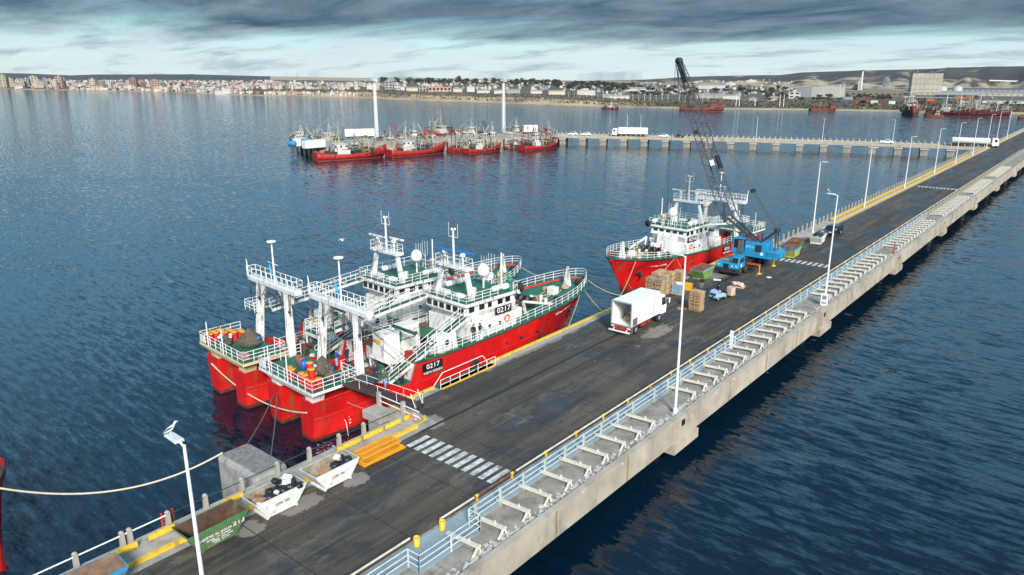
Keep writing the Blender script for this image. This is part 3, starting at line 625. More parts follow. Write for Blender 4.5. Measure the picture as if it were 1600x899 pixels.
# ================================================================ TRAWLERS
RED = red()
REDD = M('faded red paint', (.48,.012,.015), .55, var=.25, rust=.25)
def raft(mb, x, y, z, axis='X', r=.32, L=1.3):
    pr = [(0,-L/2),(r*.8,-L/2+.04),(r,-L/2+.15),(r,-.04),(r*1.06,-.03),(r*1.06,.03),(r,.04),(r,L/2-.15),(r*.8,L/2-.04),(0,L/2)]
    mb.lathe(pr, (x,y,z), 14, axis=axis)
def trawler(name, label, loc, rz, k=1.0, sg=6.0, upper=RED, board=None, bow=None, radar=WHITE, legcol=WHITE, sternrust=0):
    """local axes: +Y forward, +X starboard, origin at the waterline under the transom"""
    T = thing(name, label, 'trawler', loc, rz); random.seed(name+label)
    def P(mb, n, mat, par=None, **kw): return mb.build(n, mat, par or T, **kw)
    L = 43*k
    Bt = [(0,3.9),(5,4.15),(12,4.3),(28,4.35),(32,4.3),(35,4.05),(37.2,3.6),(39.2,2.95),(40.8,2.2),(42,1.35),(42.7,.7),(43,.02)]
    Wt = [(0,3.6),(5,4.0),(12,4.2),(24,4.1),(28,3.6),(32,2.5),(35,1.5),(37,.7),(38.3,.04),(43,.02)]
    Zt = [(0,3.75),(5,3.9),(6.4,3.8),(9.6,2.5),(10.6,2.5),(11.3,4.45),(15,4.3),(20,4.35),(26,4.6),(32,5.0),(38,5.45),(43,6.0)]
    Sl = [(0,-1.5),(38.3,-1.5),(39.0,-.2),(40,1.4),(41.5,3.6),(43,5.7)]
    st = [0,1,2.5,4,5,6.4,7.5,8.6,9.6,10.6,11.3,13,15,17.5,20,22.5,25,27,29,31,33,34.5,36,37.2,38.3,39.2,40,41,42,42.6,43]
    B = lambda s: interp(Bt, s/k); Wl = lambda s: interp(Wt, s/k); Z = lambda s: interp(Zt, s/k)
    sts = [s*k for s in st]
    def half(sd, u_levels=9):
        rows = []
        for s in sts:
            zt = Z(s); zl = interp(Sl, s/k); row = []
            lv = [zt, zt-.12, lerp(zt,.5,.3), lerp(zt,.5,.65), .6, .34, -.5, -1.5]
            for z in lv:
                z2 = max(z, zl); u = (zt-z2)/max(.01, zt-min(.15, zt)); u = min(1, max(0, u))
                b = lerp(B(s), Wl(s), u**.8)
                if s/k > 38.3: b = lerp(B(s), .02, min(1, (zt-z2)/max(.01, zt-zl))**.9)
                if z2 < 0: b *= lerp(1, .8, min(1, -z2/1.5))
                row.append((sd*b, s, z2))
            rows.append(row)
        return rows
    mb = MB()
    for sd in (1, -1):
        rows = half(sd)
        for i in range(len(rows)-1):
            for j in range(7):
                a, b, c, d = rows[i][j], rows[i+1][j], rows[i+1][j+1], rows[i][j+1]
                s_ = (sts[i]+sts[i+1])/2/k
                mi = 2 if j >= 5 else (1 if (11.3 <= s_ <= 25 and j < 3) else 0)
                mb.add([a,b,c,d], [(0,1,2,3)], mi)
    w2 = 1.8                                                   # stern legs either side of the ramp
    for sd in (1, -1):
        zt = Z(0)
        for (za, zb, mi) in ((.34, zt, 0), (-1.5, .34, 2)):
            bt = 3.9 if zb > 1 else 3.6; bl = 3.6 if za > 0 else 2.6
            mb.add([(sd*w2,0,za),(sd*bl,0,za),(sd*bt,0,zb),(sd*w2,0,zb)], [(0,1,2,3)], mi)
            mb.add([(sd*w2,0,za),(sd*w2,9,za),(sd*w2,9,min(zb,2.35) if zb>1 else zb),(sd*w2,5.5,zb if zb<1 else 3.3),(sd*w2,0,zb)], [(0,1,2,3,4)], mi)
    hu = P(mb, 'hull', [RED, upper, ANTI], recalc=False)
    md = hu.modifiers.new('plate', 'SOLIDIFY'); md.thickness = .1; md.offset = 0
    # trims
    mb = MB()
    for sd in (1, -1):
        mb.path([(sd*(B(s)+.06), s, Z(s)+.05) for s in sts if s >= 11.3*k], .14, 6)
    P(mb, 'gunwale', DGREEN)
    mb = MB()
    for sd in (1, -1):
        mb = MB(); mb.path([(sd*(lerp(B(s),Wl(s),.5**.8)+.05), s, lerp(Z(s) if not 6<s/k<11.3 else 3.9,.5,.5)*.0+2.15+s*.012) for s in sts if s/k < 33], .07, 6)
        mb.path([(sd*(B(s)), s, Z(s)+.03) for s in sts if s <= 11.4*k], .09, 6); mb.path([(sd*3.9,0,3.78),(sd*w2,0,3.78)], .09, 6)
        P(mb, 'rubbing_strake', REDD)
    mb = MB(); mb.add([(-w2,-.02,-.9),(w2,-.02,-.9),(w2,8,2.3),(-w2,8,2.3)], [(0,1,2,3)]); mb.box(-w2,w2,-.02,.0,-1.5,-.9); P(mb, 'stern_ramp', RAMP)
    # decks
    mb = MB(); mb.box(w2,3.85,.12,8,2.2,2.3); mb.box(-3.85,-w2,.12,8,2.2,2.3); mb.box(-4.0,4.0,8,19*k,2.2,2.3); P(mb, 'working_deck', GREEN)
    mb = MB()
    for sd in (1, -1): mb.hexa([(sd*2.1,11.4,4.15),(sd*4.15,11.4,4.15),(sd*4.2,19*k,4.15),(sd*2.1,19*k,4.15)], [(sd*2.1,11.4,4.25),(sd*4.15,11.4,4.25),(sd*4.2,19*k,4.25),(sd*2.1,19*k,4.25)])
    mb.box(-4.1,4.1,17*k,19*k,4.16,4.26)
    P(mb, 'side_deck', GREEN)
    mb = MB(); ss = [s for s in sts if s >= 20*k]; ss[0] = 19*k
    for a, b in zip(ss, ss[1:]):
        za, zb = Z(a)-.12, Z(b)-.12; Ba, Bb = max(.02,B(a)-.05), max(.02,B(b)-.05)
        mb.add([(-Ba,a,za),(Ba,a,za),(Bb,b,zb),(-Bb,b,zb)], [(0,1,2,3)])
    P(mb, 'foredeck', GREEN)
    for sd in (1, -1):                                         # inner white walls beside the well, side casings
        P(MB().box(sd*2.02-.07,sd*2.02+.07,11.4,17*k,2.3,4.24), 'well_wall', WHITE)
        P(MB().box(sd*3.1-.8,sd*3.1+.8,11.3,11.42,2.3,4.2), 'well_bulkhead', WHITE)
    P(MB().hexa([(2.2,14.6,4.25),(3.75,14.6,4.25),(3.75,17.4*k,4.25),(2.2,17.4*k,4.25)],[(2.5,14.9,6.0),(3.6,14.9,6.0),(3.6,17.2*k,6.0),(2.5,17.2*k,6.0)]), 'side_casing', WHITE, bevel=.06)
    P(MB().box(-3.7,-2.3,14.2,17.2*k,4.25,5.7), 'side_casing', WHITE, bevel=.06)
    mb = MB(); mb.lathe([(.0,0),(.30,0),(.30,.015),(0,.016)],(3.70,15.9,5.2),14,axis='X'); mb.box(3.69,3.73,15.6,16.2,5.15,5.25); P(mb, 'round_emblem', M('navy emblem',(.02,.03,.12),.5))
    mb = MB()
    mb.box(-1.3,.6,10.6,12.3,4.0,6.5); mb.hexa([(-1.3,10.1,4.0),(.6,10.1,4.0),(.6,10.59,4.0),(-1.3,10.59,4.0)],[(-1.3,10.5,6.5),(.6,10.5,6.5),(.6,10.59,6.5),(-1.3,10.59,6.5)])
    mb.box(-1.9,1.9,10.0,12.6,3.85,3.99); mb.box(-1.8,-1.6,10.1,10.3,2.3,3.84); mb.box(1.6,1.8,10.1,10.3,2.3,3.84)
    hs = P(mb, 'winch_house', WHITE, bevel=.06)
    mb = MB(); mb.box(-.9,.1,10.26,10.36,5.55,5.9); P(mb, 'yellow_name_plate', YEL, hs)
    for sd in (1,-1):                                          # goal post frame and net drum over the well
        P(MB().beam((sd*2.02,13.4,4.2),(sd*1.9,13.4,6.3),.22,.22), 'frame_post', WHITE)
    P(MB().beam((-2.0,13.4,6.3),(2.0,13.4,6.3),.25,.25), 'frame_beam', DGREEN)
    mb = MB(); mb.rail([(-4.05,8.2,2.3),(-4.05,11.2,2.3)],1.0,1,.035,3); mb.rail([(2.1,11.5,4.25),(2.1,17*k,4.25)],.95,1.1,.035,3); mb.rail([(-2.1,11.5,4.25),(-2.1,17*k,4.25)],.95,1.1,.035,3); P(mb,'well_railing',WHITE)
    for i, y in enumerate((12.2,14.6)):
        P(MB().box(-3.4,-2.4,y,y+1.1,4.25,4.8), 'crate_stack', M('fish crate red',(.35,.02,.02),.6))
    P(MB().lathe([(.75,-.8),(.75,-.72),(.3,-.7),(.32,.7),(.75,.72),(.75,.8)],(.0,18.0*k,3.3),16,axis='X'), 'net_drum', M('navy net drum',(.02,.03,.07),.6))
    for (x, y, z, r, L_) in ((-.6,13,3.0,.62,1.7),(.9,15.4,3.05,.7,1.7),(-.9,16.2,3.0,.55,1.4),(0,9.2,2.8,.45,1.2)):
        mb = MB(); mb.lathe([(r,-L_/2),(r,-L_/2+.08),(r*.45,-L_/2+.09),(r*.5,L_/2-.09),(r,L_/2-.08),(r,L_/2)], (x,y,z), 16, axis='X'); mb.box(x-L_/2-.1,x+L_/2+.1,y-.4,y+.4,2.3,2.7)
        P(mb, 'winch', M('winch red brown', (.20,.035,.02), .6, var=.3, rust=.3))
    mb = MB(); random.seed(3)
    rows = []
    for j in range(24):
        rows.append([(-1.75+i*.35, 8.6+j*.42, 2.34+abs(math.sin(i*.9+j*.35))*.35+random.random()*.35) for i in range(11)])
    mb.grid(rows); hn = P(mb, 'heaped_nets', NET)
    for i in range(16):                                        # hoses and lines led over the deck gear
        mb = MB(); x = random.uniform(-3.5,3.5); y = random.uniform(5,16); pts = []
        for j in range(12): t = j/11; pts.append((x+1.2*math.sin(t*4+i), y+t*3*math.cos(i), 2.4+(1.95 if abs(x) > 2.3 and y > 11.4 else 0)+.9*math.sin(t*3.14)*(i%3)/2))
        mb.path(pts, .045, 5); P(mb, 'deck_hose', (ROPE, DARK, M('net green', (.03,.14,.10), .8))[i%3])
    mb = MB()                                                  # clutter of pipes and blocks in the well
    for i in range(60):
        x = random.uniform(-3.7,3.7); y = random.uniform(4.5,18); z = random.choice((2.35,4.3)) if abs(x) > 2.1 and y > 11.5 else 2.35
        h = random.uniform(.3,1.1); mb.rbox((x,y,z+h/2), (random.uniform(.08,.4),random.uniform(.08,.4),h/2), random.uniform(0,3), random.choice((0,1,2,3)))
    P(mb, 'deck_gear', [WHITE, DARK, M('fish crate red', (.35,.02,.02), .6), M('net green', (.03,.14,.10), .8)])
    # stern platform
    pz = 5.05
    mb = MB(); mb.box(-4.6,4.6,-.4,4.2,pz-.28,pz); mb.hexa([(-3.0,-.1,4.3),(3.0,-.1,4.3),(3.0,3.6,4.3),(-3.0,3.6,4.3)],[(-4.2,-.3,pz-.28),(4.2,-.3,pz-.28),(4.2,4.0,pz-.28),(-4.2,4.0,pz-.28)])
    sp = P(mb, 'stern_platform', legcol, bevel=.04)
    mb = MB(); mb.box(-4.55,4.55,-.35,4.15,pz+.002,pz+.03); P(mb, 'platform_deck', GREEN, sp)
    for sd in (1,-1):
        mb = MB(); mb.hexa([(sd*2.7-.35,.3,2.3),(sd*2.7+.35,.3,2.3),(sd*2.7+.35,1.3,2.3),(sd*2.7-.35,1.3,2.3)],[(sd*3.0-.5,.1,pz-.3),(sd*3.0+.5,.1,pz-.3),(sd*3.0+.5,1.7,pz-.3),(sd*3.0-.5,1.7,pz-.3)])
        P(mb, 'platform_leg', legcol)
    mb = MB(); mb.rail([(-4.5,4.1,pz),(-4.5,-.3,pz),(4.5,-.3,pz),(4.5,4.1,pz)], 1.1, 1.1, .035, 3, .04); mb.rail([(2.5,4.1,pz),(4.5,4.1,pz)],1.1,1,.035,3); P(mb, 'platform_railing', WHITE, sp)
    mb = MB()
    for x in (-2.6,.6): P(MB().tube((x,-.35,pz),(x,-.35,pz+2.6),.06,8), 'light_post', WHITE, sp)
    P(MB().box(-4.2,-3.4,-.45,-.36,pz+.2,pz+.95), 'name_panel', WHITE, sp)
    # gallows / stern gantry
    gz = 10.1
    for sd in (1,-1):
        mb = MB(); mb.hexa([(sd*3.4-.27,sg-1.1,2.3),(sd*3.4+.27,sg-1.1,2.3),(sd*3.4+.27,sg-.2,2.3),(sd*3.4-.27,sg-.2,2.3)],[(sd*2.6-.2,sg-.3,gz+.2),(sd*2.6+.2,sg-.3,gz+.2),(sd*2.6+.2,sg+.2,gz+.2),(sd*2.6-.2,sg+.2,gz+.2)])
        gl = P(mb, 'gantry_leg', WHITE, bevel=.04)
        mb = MB()
        for q in (-.18,.18): mb.tube((sd*3.3+q,sg-.98,2.5),(sd*2.75+q,sg-.45,gz),.03,5)
        for i in range(24): z = 2.7+i*.31; x = lerp(sd*3.3,sd*2.75,(z-2.5)/7.6); y = lerp(sg-.98,sg-.45,(z-2.5)/7.6); mb.tube((x-.18,y,z),(x+.18,y,z),.022,4)
        P(mb, 'ladder', STEELW, gl)
    mb = MB(); mb.hexa([(-4.6,sg-.45,gz+.35),(4.6,sg-.45,gz+.35),(4.6,sg+.45,gz+.35),(-4.6,sg+.45,gz+.35)],[(-4.7,sg-.5,gz+.85),(4.7,sg-.5,gz+.85),(4.7,sg+.5,gz+.85),(-4.7,sg+.5,gz+.85)])
    mb.hexa([(-2.3,sg-.35,gz-.9),(-3.0,sg-.35,gz-.9),(-3.0,sg+.35,gz-.9),(-2.3,sg+.35,gz-.9)],[(-1.2,sg-.35,gz+.34),(-3.2,sg-.35,gz+.34),(-3.2,sg+.35,gz+.34),(-1.2,sg+.35,gz+.34)])
    mb.hexa([(2.3,sg-.35,gz-.9),(3.0,sg-.35,gz-.9),(3.0,sg+.35,gz-.9),(2.3,sg+.35,gz-.9)],[(1.2,sg-.35,gz+.34),(3.2,sg-.35,gz+.34),(3.2,sg+.35,gz+.34),(1.2,sg+.35,gz+.34)])
    gb = P(mb, 'gantry_beam', WHITE, bevel=.04)
    mb = MB(); mb.rail([(-4.6,sg-.5,gz+.85),(4.6,sg-.5,gz+.85),(4.6,sg+.5,gz+.85),(-4.6,sg+.5,gz+.85)], 1.0, 1.0, .035, 2, .04, closed=True); P(mb, 'gantry_railing', WHITE, gb)
    for x in (-3.9,-2.1,-.5,1.3,2.4,3.8):
        mb = MB(); mb.tube((x,sg-.62,gz+.5),(x+.05,sg-.75,gz-1.3),.05,6); mb.tube((x+.25,sg-.6,gz+.4),(x+.25,sg-.8,gz-1.8),.035,5); mb.lathe([(.05,-.07),(.15,-.07),(.15,.07),(.05,.07)],(x+.1,sg-.75,gz-1.0+.35*math.sin(x*3)),10,axis='X')
        P(mb, 'hanging_block', DARK, gb)
    mb = MB(); mb.tube((.2,sg,gz+.8),(.2,sg,15.2),.12,8,.07); mb.lathe([(0,.0),(.5,.0),(.45,.14),(0,.2)],(.2,sg,15.2),14); mb.tube((-.8,sg,13.0),(1.2,sg,12.9),.05,6); P(MB().tube((-4.5,sg-.4,gz+.8),(-4.7,sg-.4,gz+2.6),.08,8,.05), 'light_post', WHITE)
    P(mb, 'stern_mast', WHITE)
    mb = MB(); mb.add([(-.7,sg,12.9),(-.25,sg-.1,12.8),(-.3,sg+.05,12.2),(-.15,sg,11.6),(-.55,sg+.1,11.5),(-.65,sg-.05,12.2)], [(0,1,2,5),(5,2,3,4)])
    P(mb, 'sky_blue_flag', M('light blue flag cloth', (.05,.38,.80), .8, var=.2))
    mb = MB(); mb.box(-5.0,-3.0,sg-.9,sg+.9,7.1,7.22,0); P(mb, 'leg_platform', DGREEN); mb = MB(); mb.rail([(-5.0,sg-.9,7.2),(-3.0,sg-.9,7.2),(-3.0,sg+.9,7.2),(-5.0,sg+.9,7.2)],1.1,1,.035,3,closed=True); P(mb,'leg_platform_railing',WHITE)
    # inclined catwalks
    for (x, a, b) in ((3.0,(8.6,2.9),(19.0*k,6.9)), (-3.0,(sg+.8,7.2),(19.0*k,8.2))):
        mb = MB(); mb.beam((x,a[0],a[1]),(x,b[0],b[1]),1.0,.22); cw = P(mb, 'catwalk', DGREEN)
        mb = MB(); mb.beam((x-.53,a[0],a[1]),(x-.53,b[0],b[1]),.06,.3); mb.beam((x+.53,a[0],a[1]),(x+.53,b[0],b[1]),.06,.3)
        for q in (-.5,.5):
            n = 9
            for z in (.5,1.0): mb.tube((x+q,a[0],a[1]+z),(x+q,b[0],b[1]+z),.035,5)
            for i in range(n+1): t = i/n; y = lerp(a[0],b[0],t); z = lerp(a[1],b[1],t); mb.tube((x+q,y,z),(x+q,y,z+1.0),.035,5)
        P(mb, 'catwalk_railing', WHITE, cw)
    # superstructure
    w0, w1 = 19.0*k, 27.3*k
    mb = MB()
    mb.box(-3.5,3.5,w0+.6,w1-.8,4.2,6.1)
    mb.hexa([(-2.6,w0+1.0,6.1),(2.6,w0+1.0,6.1),(2.9,w1-1.2,6.1),(-2.9,w1-1.2,6.1)], [(-3.15,w0,7.05),(3.15,w0,7.05),(3.15,w1-.5,7.05),(-3.15,w1-.5,7.05)])
    mb.hexa([(-3.15,w0,7.05),(3.15,w0,7.05),(3.15,w1-.5,7.05),(-3.15,w1-.5,7.05)], [(-3.2,w0+.1,8.1),(3.2,w0+.1,8.1),(3.05,w1-1.0,8.1),(-3.05,w1-1.0,8.1)])
    mb.hexa([(-1.7,w1-.85,4.5),(1.7,w1-.85,4.5),(1.5,w1+.2,4.5),(-1.5,w1+.2,4.5)], [(-1.7,w1-.9,7.0),(1.7,w1-.9,7.0),(1.5,w1,7.0),(-1.5,w1,7.0)])
    wh = P(mb, 'wheelhouse', WHITE, bevel=.05)
    # windows: aft, sides, front
    def win(p, n, u, w, h):
        p = Vector(p); n = Vector(n).normalized(); u = Vector(u).normalized(); v = n.cross(u)
        q = MB(); c = p+n*.012
        def quadbox(c, w, h, t, mi):
            q.add([c-u*w/2-v*h/2-n*.02, c+u*w/2-v*h/2-n*.02, c+u*w/2+v*h/2-n*.02, c-u*w/2+v*h/2-n*.02]+[c-u*w/2-v*h/2+n*t, c+u*w/2-v*h/2+n*t, c+u*w/2+v*h/2+n*t, c-u*w/2+v*h/2+n*t],
                  [(0,3,2,1),(4,5,6,7),(0,1,5,4),(1,2,6,5),(2,3,7,6),(3,0,4,7)], mi)
        quadbox(c, w+.12, h+.12, .01, 0); quadbox(c, w, h, .02, 1)
        P(q, 'window', [CLEANW, glass()], wh)
    for x in (-2.55,-1.55,-.55,.55,1.6,2.55): win((x,w0+.02,7.55),(0,-1,.05),(1,0,0),.75,.62)
    for sd in (1,-1):
        for i, y in enumerate((w0+.9,w0+2.4,w0+3.6,w0+5.2,w0+6.4)):
            win((sd*3.16,y,7.6),(sd,0,.04),(0,1,0),.8 if i != 2 else .6,.6)
        for y in (w0+1.6,w0+3.2,w0+4.8): win((sd*3.5,y,5.3),(sd,0,0),(0,1,0),.42,.42)
    for x in (-2.3,-1.2,0,1.2,2.3): win((x,w1-.76,7.6),(0,1,.25),(1,0,0),.8,.6)
    mb = MB(); mb.prism([(3.505,w0+1.3),(3.53,w0+1.3),(3.53,w0+2.05),(3.505,w0+2.05)],4.3,6.0,'Z'); mb.box(-3.53,-3.505,w0+1.3,w0+2.05,4.3,6.0); P(mb,'door',M('pale grey door',(.5,.52,.5),.5),wh)
    mb = MB(); mb.hexa([(-3.6,w0-.25,8.1),(3.6,w0-.25,8.1),(3.6,w1-.4,8.1),(-3.6,w1-.4,8.1)], [(-3.6,w0-.25,8.42),(3.6,w0-.25,8.42),(3.6,w1-.4,8.42),(-3.6,w1-.4,8.42)])
    rf = P(mb, 'roof', WHITE, wh, bevel=.05)
    mb = MB(); mb.box(-3.4,3.4,w0-.1,w1-.6,8.422,8.45); P(mb, 'roof_deck', GREEN, wh)
    mb = MB(); mb.rail([(-3.45,w0-.1,8.44),(3.45,w0-.1,8.44),(3.45,w0+4.6,8.44)],1.0,1.2,.035,3); mb.rail([(-3.45,w0-.1,8.44),(-3.45,w1-.6,8.44),(3.45,w1-.6,8.44),(3.45,w0+7,8.44)],1.0,1.2,.035,2); P(mb, 'roof_railing', WHITE, wh)
    for (x, y) in ((2.6,w0+5.2),(2.75,w0+6.6),(-2.6,w0+3.2),(-2.6,w0+4.7)):
        mb = MB(); raft(mb,x,y,8.95,'Y'); P(mb, 'life_raft_canister', CLEANW)
    for bx in ((-2.4,-.6,w0+.5,w0+1.4,8.45,8.95),(1.1,1.7,w0+2.7,w0+3.1,8.45,9.3),(.2,1.4,w0+.9,w0+1.8,8.45,8.75)): P(MB().box(*bx), 'roof_locker', WHITE, bevel=.04)
    mb = MB(); mb.tube((.2,w0+5.6,8.45),(.2,w0+5.6,10.0),.1,8); mb.lathe([(.2,0),(.62,.05),(.68,.4),(.66,.75),(.5,1.1),(.25,1.3),(0,1.36)],(.2,w0+5.6,9.9),18); P(mb, 'satellite_dome', CLEANW)
    mb = MB(); mb.lathe([(.3,0),(.3,1.3),(.36,1.35),(.3,1.6),(0,1.7)],(1.3,w1-1.2,8.45),12); P(mb, 'vent_pipe', M('sandy vent paint',(.55,.42,.30),.6,rust=.2))
    mb = MB(); mb.ball((3.0,w1-1.3,9.6),.36,12); mb.tube((3.0,w1-1.3,8.45),(3.0,w1-1.3,9.4),.22,8); P(mb, 'green_compass', M('teal cover',(.01,.20,.14),.5))
    mb = MB(); mb.lathe([(0,0),(.25,.05),(.5,.3),(.55,.42),(0,.43)],(3.3,w1-.4,8.6),14,axis='Y'); P(mb, 'black_fender', BLACK)
    for sd in (1,-1):                                          # life rings on the bridge side
        mb = MB(); mb.torus((sd*3.58,w0+5.9,5.6),.34,.09,'X',16,6); P(mb, 'life_ring', M('orange life ring',(.75,.10,.03),.5,var=.1))
    # A frame mast
    az = 11.6; ay = w0+1.4
    for sd in (1,-1):
        mb = MB(); mb.hexa([(sd*3.75-.28,ay-.4,4.2),(sd*3.75+.28,ay-.4,4.2),(sd*3.75+.28,ay+.4,4.2),(sd*3.75-.28,ay+.4,4.2)],[(sd*1.9-.18,ay-.2,az),(sd*1.9+.18,ay-.2,az),(sd*1.9+.18,ay+.2,az),(sd*1.9-.18,ay+.2,az)])
        P(mb, 'mast_leg', WHITE, bevel=.03)
    mb = MB(); mb.box(-2.5,2.5,ay-.5,ay+.5,az,az+.3); mb.rail([(-2.4,ay-.45,az+.3),(2.4,ay-.45,az+.3),(2.4,ay+.45,az+.3),(-2.4,ay+.45,az+.3)],.9,1.0,.03,2,closed=True)
    mb.tube((0,ay,az+.3),(0,ay,15.6),.16,8,.1); mb.tube((-.7,ay,14.9),(.7,ay,14.9),.045,6); mb.ball((-.2,ay,15.7),.16,8); mb.ball((.25,ay,15.75),.16,8)
    mb.tube((-1.4,ay,az+.3),(-1.4,ay,az+1.5),.13,8); mb.tube((1.4,ay,az+.3),(1.4,ay,az+1.5),.13,8); mb.lathe([(.3,0),(.3,.25),(.1,.35)],(-1.4,ay,az+1.4),12); mb.lathe([(.3,0),(.3,.25),(.1,.35)],(1.4,ay,az+1.4),12)
    for x in (-.7,.7): mb.tube((x,ay,14.9),(x,ay,16.4),.022,5)
    ms = P(mb, 'radar_mast', WHITE)
    mb = MB(); mb.box(-2.9,.0,ay-.3,ay-.12,az+1.72,az+1.9); P(mb, 'radar_scanner', radar, ms)
    mb = MB(); mb.box(.5,2.9,ay+.1,ay+.28,az+1.72,az+1.9); P(mb, 'radar_scanner', radar, ms)
    mb = MB()
    for (x, y, h) in ((1.9,w1-1.6,4.2),(-1.2,w1-1.2,3.2),(-.2,w1-1.0,3.6)):
        mb.tube((x,y,8.4),(x,y,8.4+h),.05 if x != 1.9 else .11,6,.02 if x != 1.9 else .08)
        if x < 0:
            for q in (-.45,.45): mb.tube((x,y,8.4+h*.45),(x+q,y,8.4+h*.55),.025,4); mb.tube((x+q,y,8.4+h*.55),(x+q,y,8.4+h*1.0),.022,4)
    P(mb, 'whip_antenna', WHITE)
    # foredeck
    def z_(s): return Z(s)-.1
    mb = MB(); s = 31.5*k; mb.box(-1.4,1.4,s-.5,s+.5,z_(s),z_(s)+.35); 
    for x in (-1,0,1): mb.lathe([(.5,-.3),(.5,-.24),(.28,-.23),(.28,.23),(.5,.24),(.5,.3)],(x,s,z_(s)+.7),14,axis='X')
    P(mb, 'anchor_windlass', DARK)
    for bx in ((-1.9,-.8,30*k,30.9*k,z_(30*k),z_(30*k)+.9),(-.2,.9,36.0*k,37*k,z_(36*k),z_(36*k)+.9),(1.0,2.4,w1+.3,w1+1.3,z_(28*k),z_(28*k)+1.1)): P(MB().box(*bx), 'deck_box', WHITE, bevel=.03)
    for x, s in ((-2.2,33*k),(2.2,33*k),(.9,33.6*k),(0,32.9*k)): P(MB().tube((x,s,z_(s)),(x,s,z_(s)+.75),.22,10), 'bollard', WHITE)
    mb = MB(); s = 39.6*k; mb.hexa([(-.5,s-.1,z_(s)),(.5,s-.1,z_(s)),(.5,s+.35,z_(s)),(-.5,s+.35,z_(s))],[(-.1,s+.1,z_(s)+2.5),(.1,s+.1,z_(s)+2.5),(.1,s+.25,z_(s)+2.5),(-.1,s+.25,z_(s)+2.5)]); P(mb, 'foremast', WHITE)
    mb = MB(); mb.beam((2.6,29.0*k,z_(29*k)+.2),(2.9,28.2*k,6.6),.22,.3); mb.beam((2.9,28.2*k,6.6),(3.2,33*k,5.3),.2,.26); P(mb, 'folded_davit', WHITE)
    mb = MB(); random.seed(5)
    for j in range(3):
        pts = []
        for i in range(26):
            t = i/25; s = lerp(29*k,38*k,t); pts.append((1.3*math.sin(t*9+j*2)*(1-t*.5), s+.4*math.cos(t*14+j), z_(s)+.08))
        mb.path(pts, .07, 5)
    for c in ((-1.2,37*k),(.3,34*k),(.4,38.8*k)): mb.torus((c[0],c[1],z_(c[1])+.1),.45,.09,'Z',16,5); mb.torus((c[0],c[1],z_(c[1])+.25),.38,.09,'Z',16,5)
    P(mb, 'mooring_rope_coil', ROPE)
    for c in ((1.0,40.6*k),(2.6,34.5*k),(-2.6,31*k)): P(MB().ball((c[0],c[1],z_(c[1])+.35),.4,10), 'deck_fender', BLACK)
    mb = MB()
    for i in range(14): mb.ball((random.gauss(0,.5),31.9*k+random.gauss(0,.5),z_(32*k)+.3),random.uniform(.15,.35),7)
    P(mb, 'net_bundle', NET)
    # railings along the sheer
    mb = MB()
    for sd in (1,-1):
        pts = [(sd*(B(s)-.05),s,Z(s)+.1) for s in sts if s >= 12.5*k]
        for z in (.35,.7,1.05): mb.path([(p[0],p[1],p[2]+z) for p in pts],.032,5)
        s = 12.5*k
        while s < 42.9*k: mb.tube((sd*(B(s)-.05),s,Z(s)+.05),(sd*(B(s)-.05),s,Z(s)+1.15),.038,5); s += 1.25
    P(mb, 'deck_railing', WHITE)
    for s in (19,30):                                          # tyre fenders on both sides
        for sd in (1,-1):
            mb = MB(); mb.torus((sd*(B(s)+.22),s,2.0),.45,.2,'X',18,8); mb.tube((sd*(B(s)+.1),s,2.4),(sd*(B(s)+.05),s,Z(s)),.03,4); P(mb, 'tyre_fender', TYRE)
    for sd in (1,-1):
        mb = MB(); s = 38*k; x = lerp(B(s),.3,.45); mb.box(sd*x-.25,sd*x+.25,s-.4,s+.5,3.2,3.5); mb.beam((sd*(x+.2),s-.4,2.6),(sd*(x+.25),s+.3,3.6),.18,.18); mb.beam((sd*(x+.3),s-.7,2.9),(sd*(x+.3),s+.1,2.5),.15,.15)
        P(mb, 'anchor', DARK)
    # freeing ports, rust weeps
    for sd in (1,-1):
        for s in (24,26.5,29.5): P(MB().box(sd*(B(s)+.0)-.10,sd*(B(s))+.06,s-.2,s+.25,3.0,3.22), 'scupper', DARK)
    # rigging
    mb = MB()
    for sd in (1,-1):
        mb.tube((sd*4.2,sg,gz+1.2),(sd*1.8,ay,az+.2),.025,4); mb.tube((sd*2,sg,gz+.9),(sd*1.0,ay,az+1.0),.02,4)
    mb.tube((.2,sg,15.0),(0,ay,15.2),.018,4); mb.tube((0,ay,14.5),(0,39.8*k,8.0),.018,4)
    mb.tube((1,sg-.6,gz),(1.2,12,3.2),.03,4); mb.tube((-1,sg-.6,gz),(-1.0,13,3.3),.03,4)
    random.seed(9)
    for i in range(16):
        x = random.uniform(-4,4); mb.tube((x,sg+random.uniform(-.5,.5),gz+random.uniform(-.3,.6)), (x*.6+random.uniform(-1,1),random.uniform(7.5,18.5),random.uniform(2.6,5.5)), .018, 4)
    for i in range(6):
        x = random.uniform(-3,3); mb.tube((x*.6,ay,az), (x,random.uniform(12,18),4.4), .016, 4)
    P(mb, 'rigging_wire', DARK)
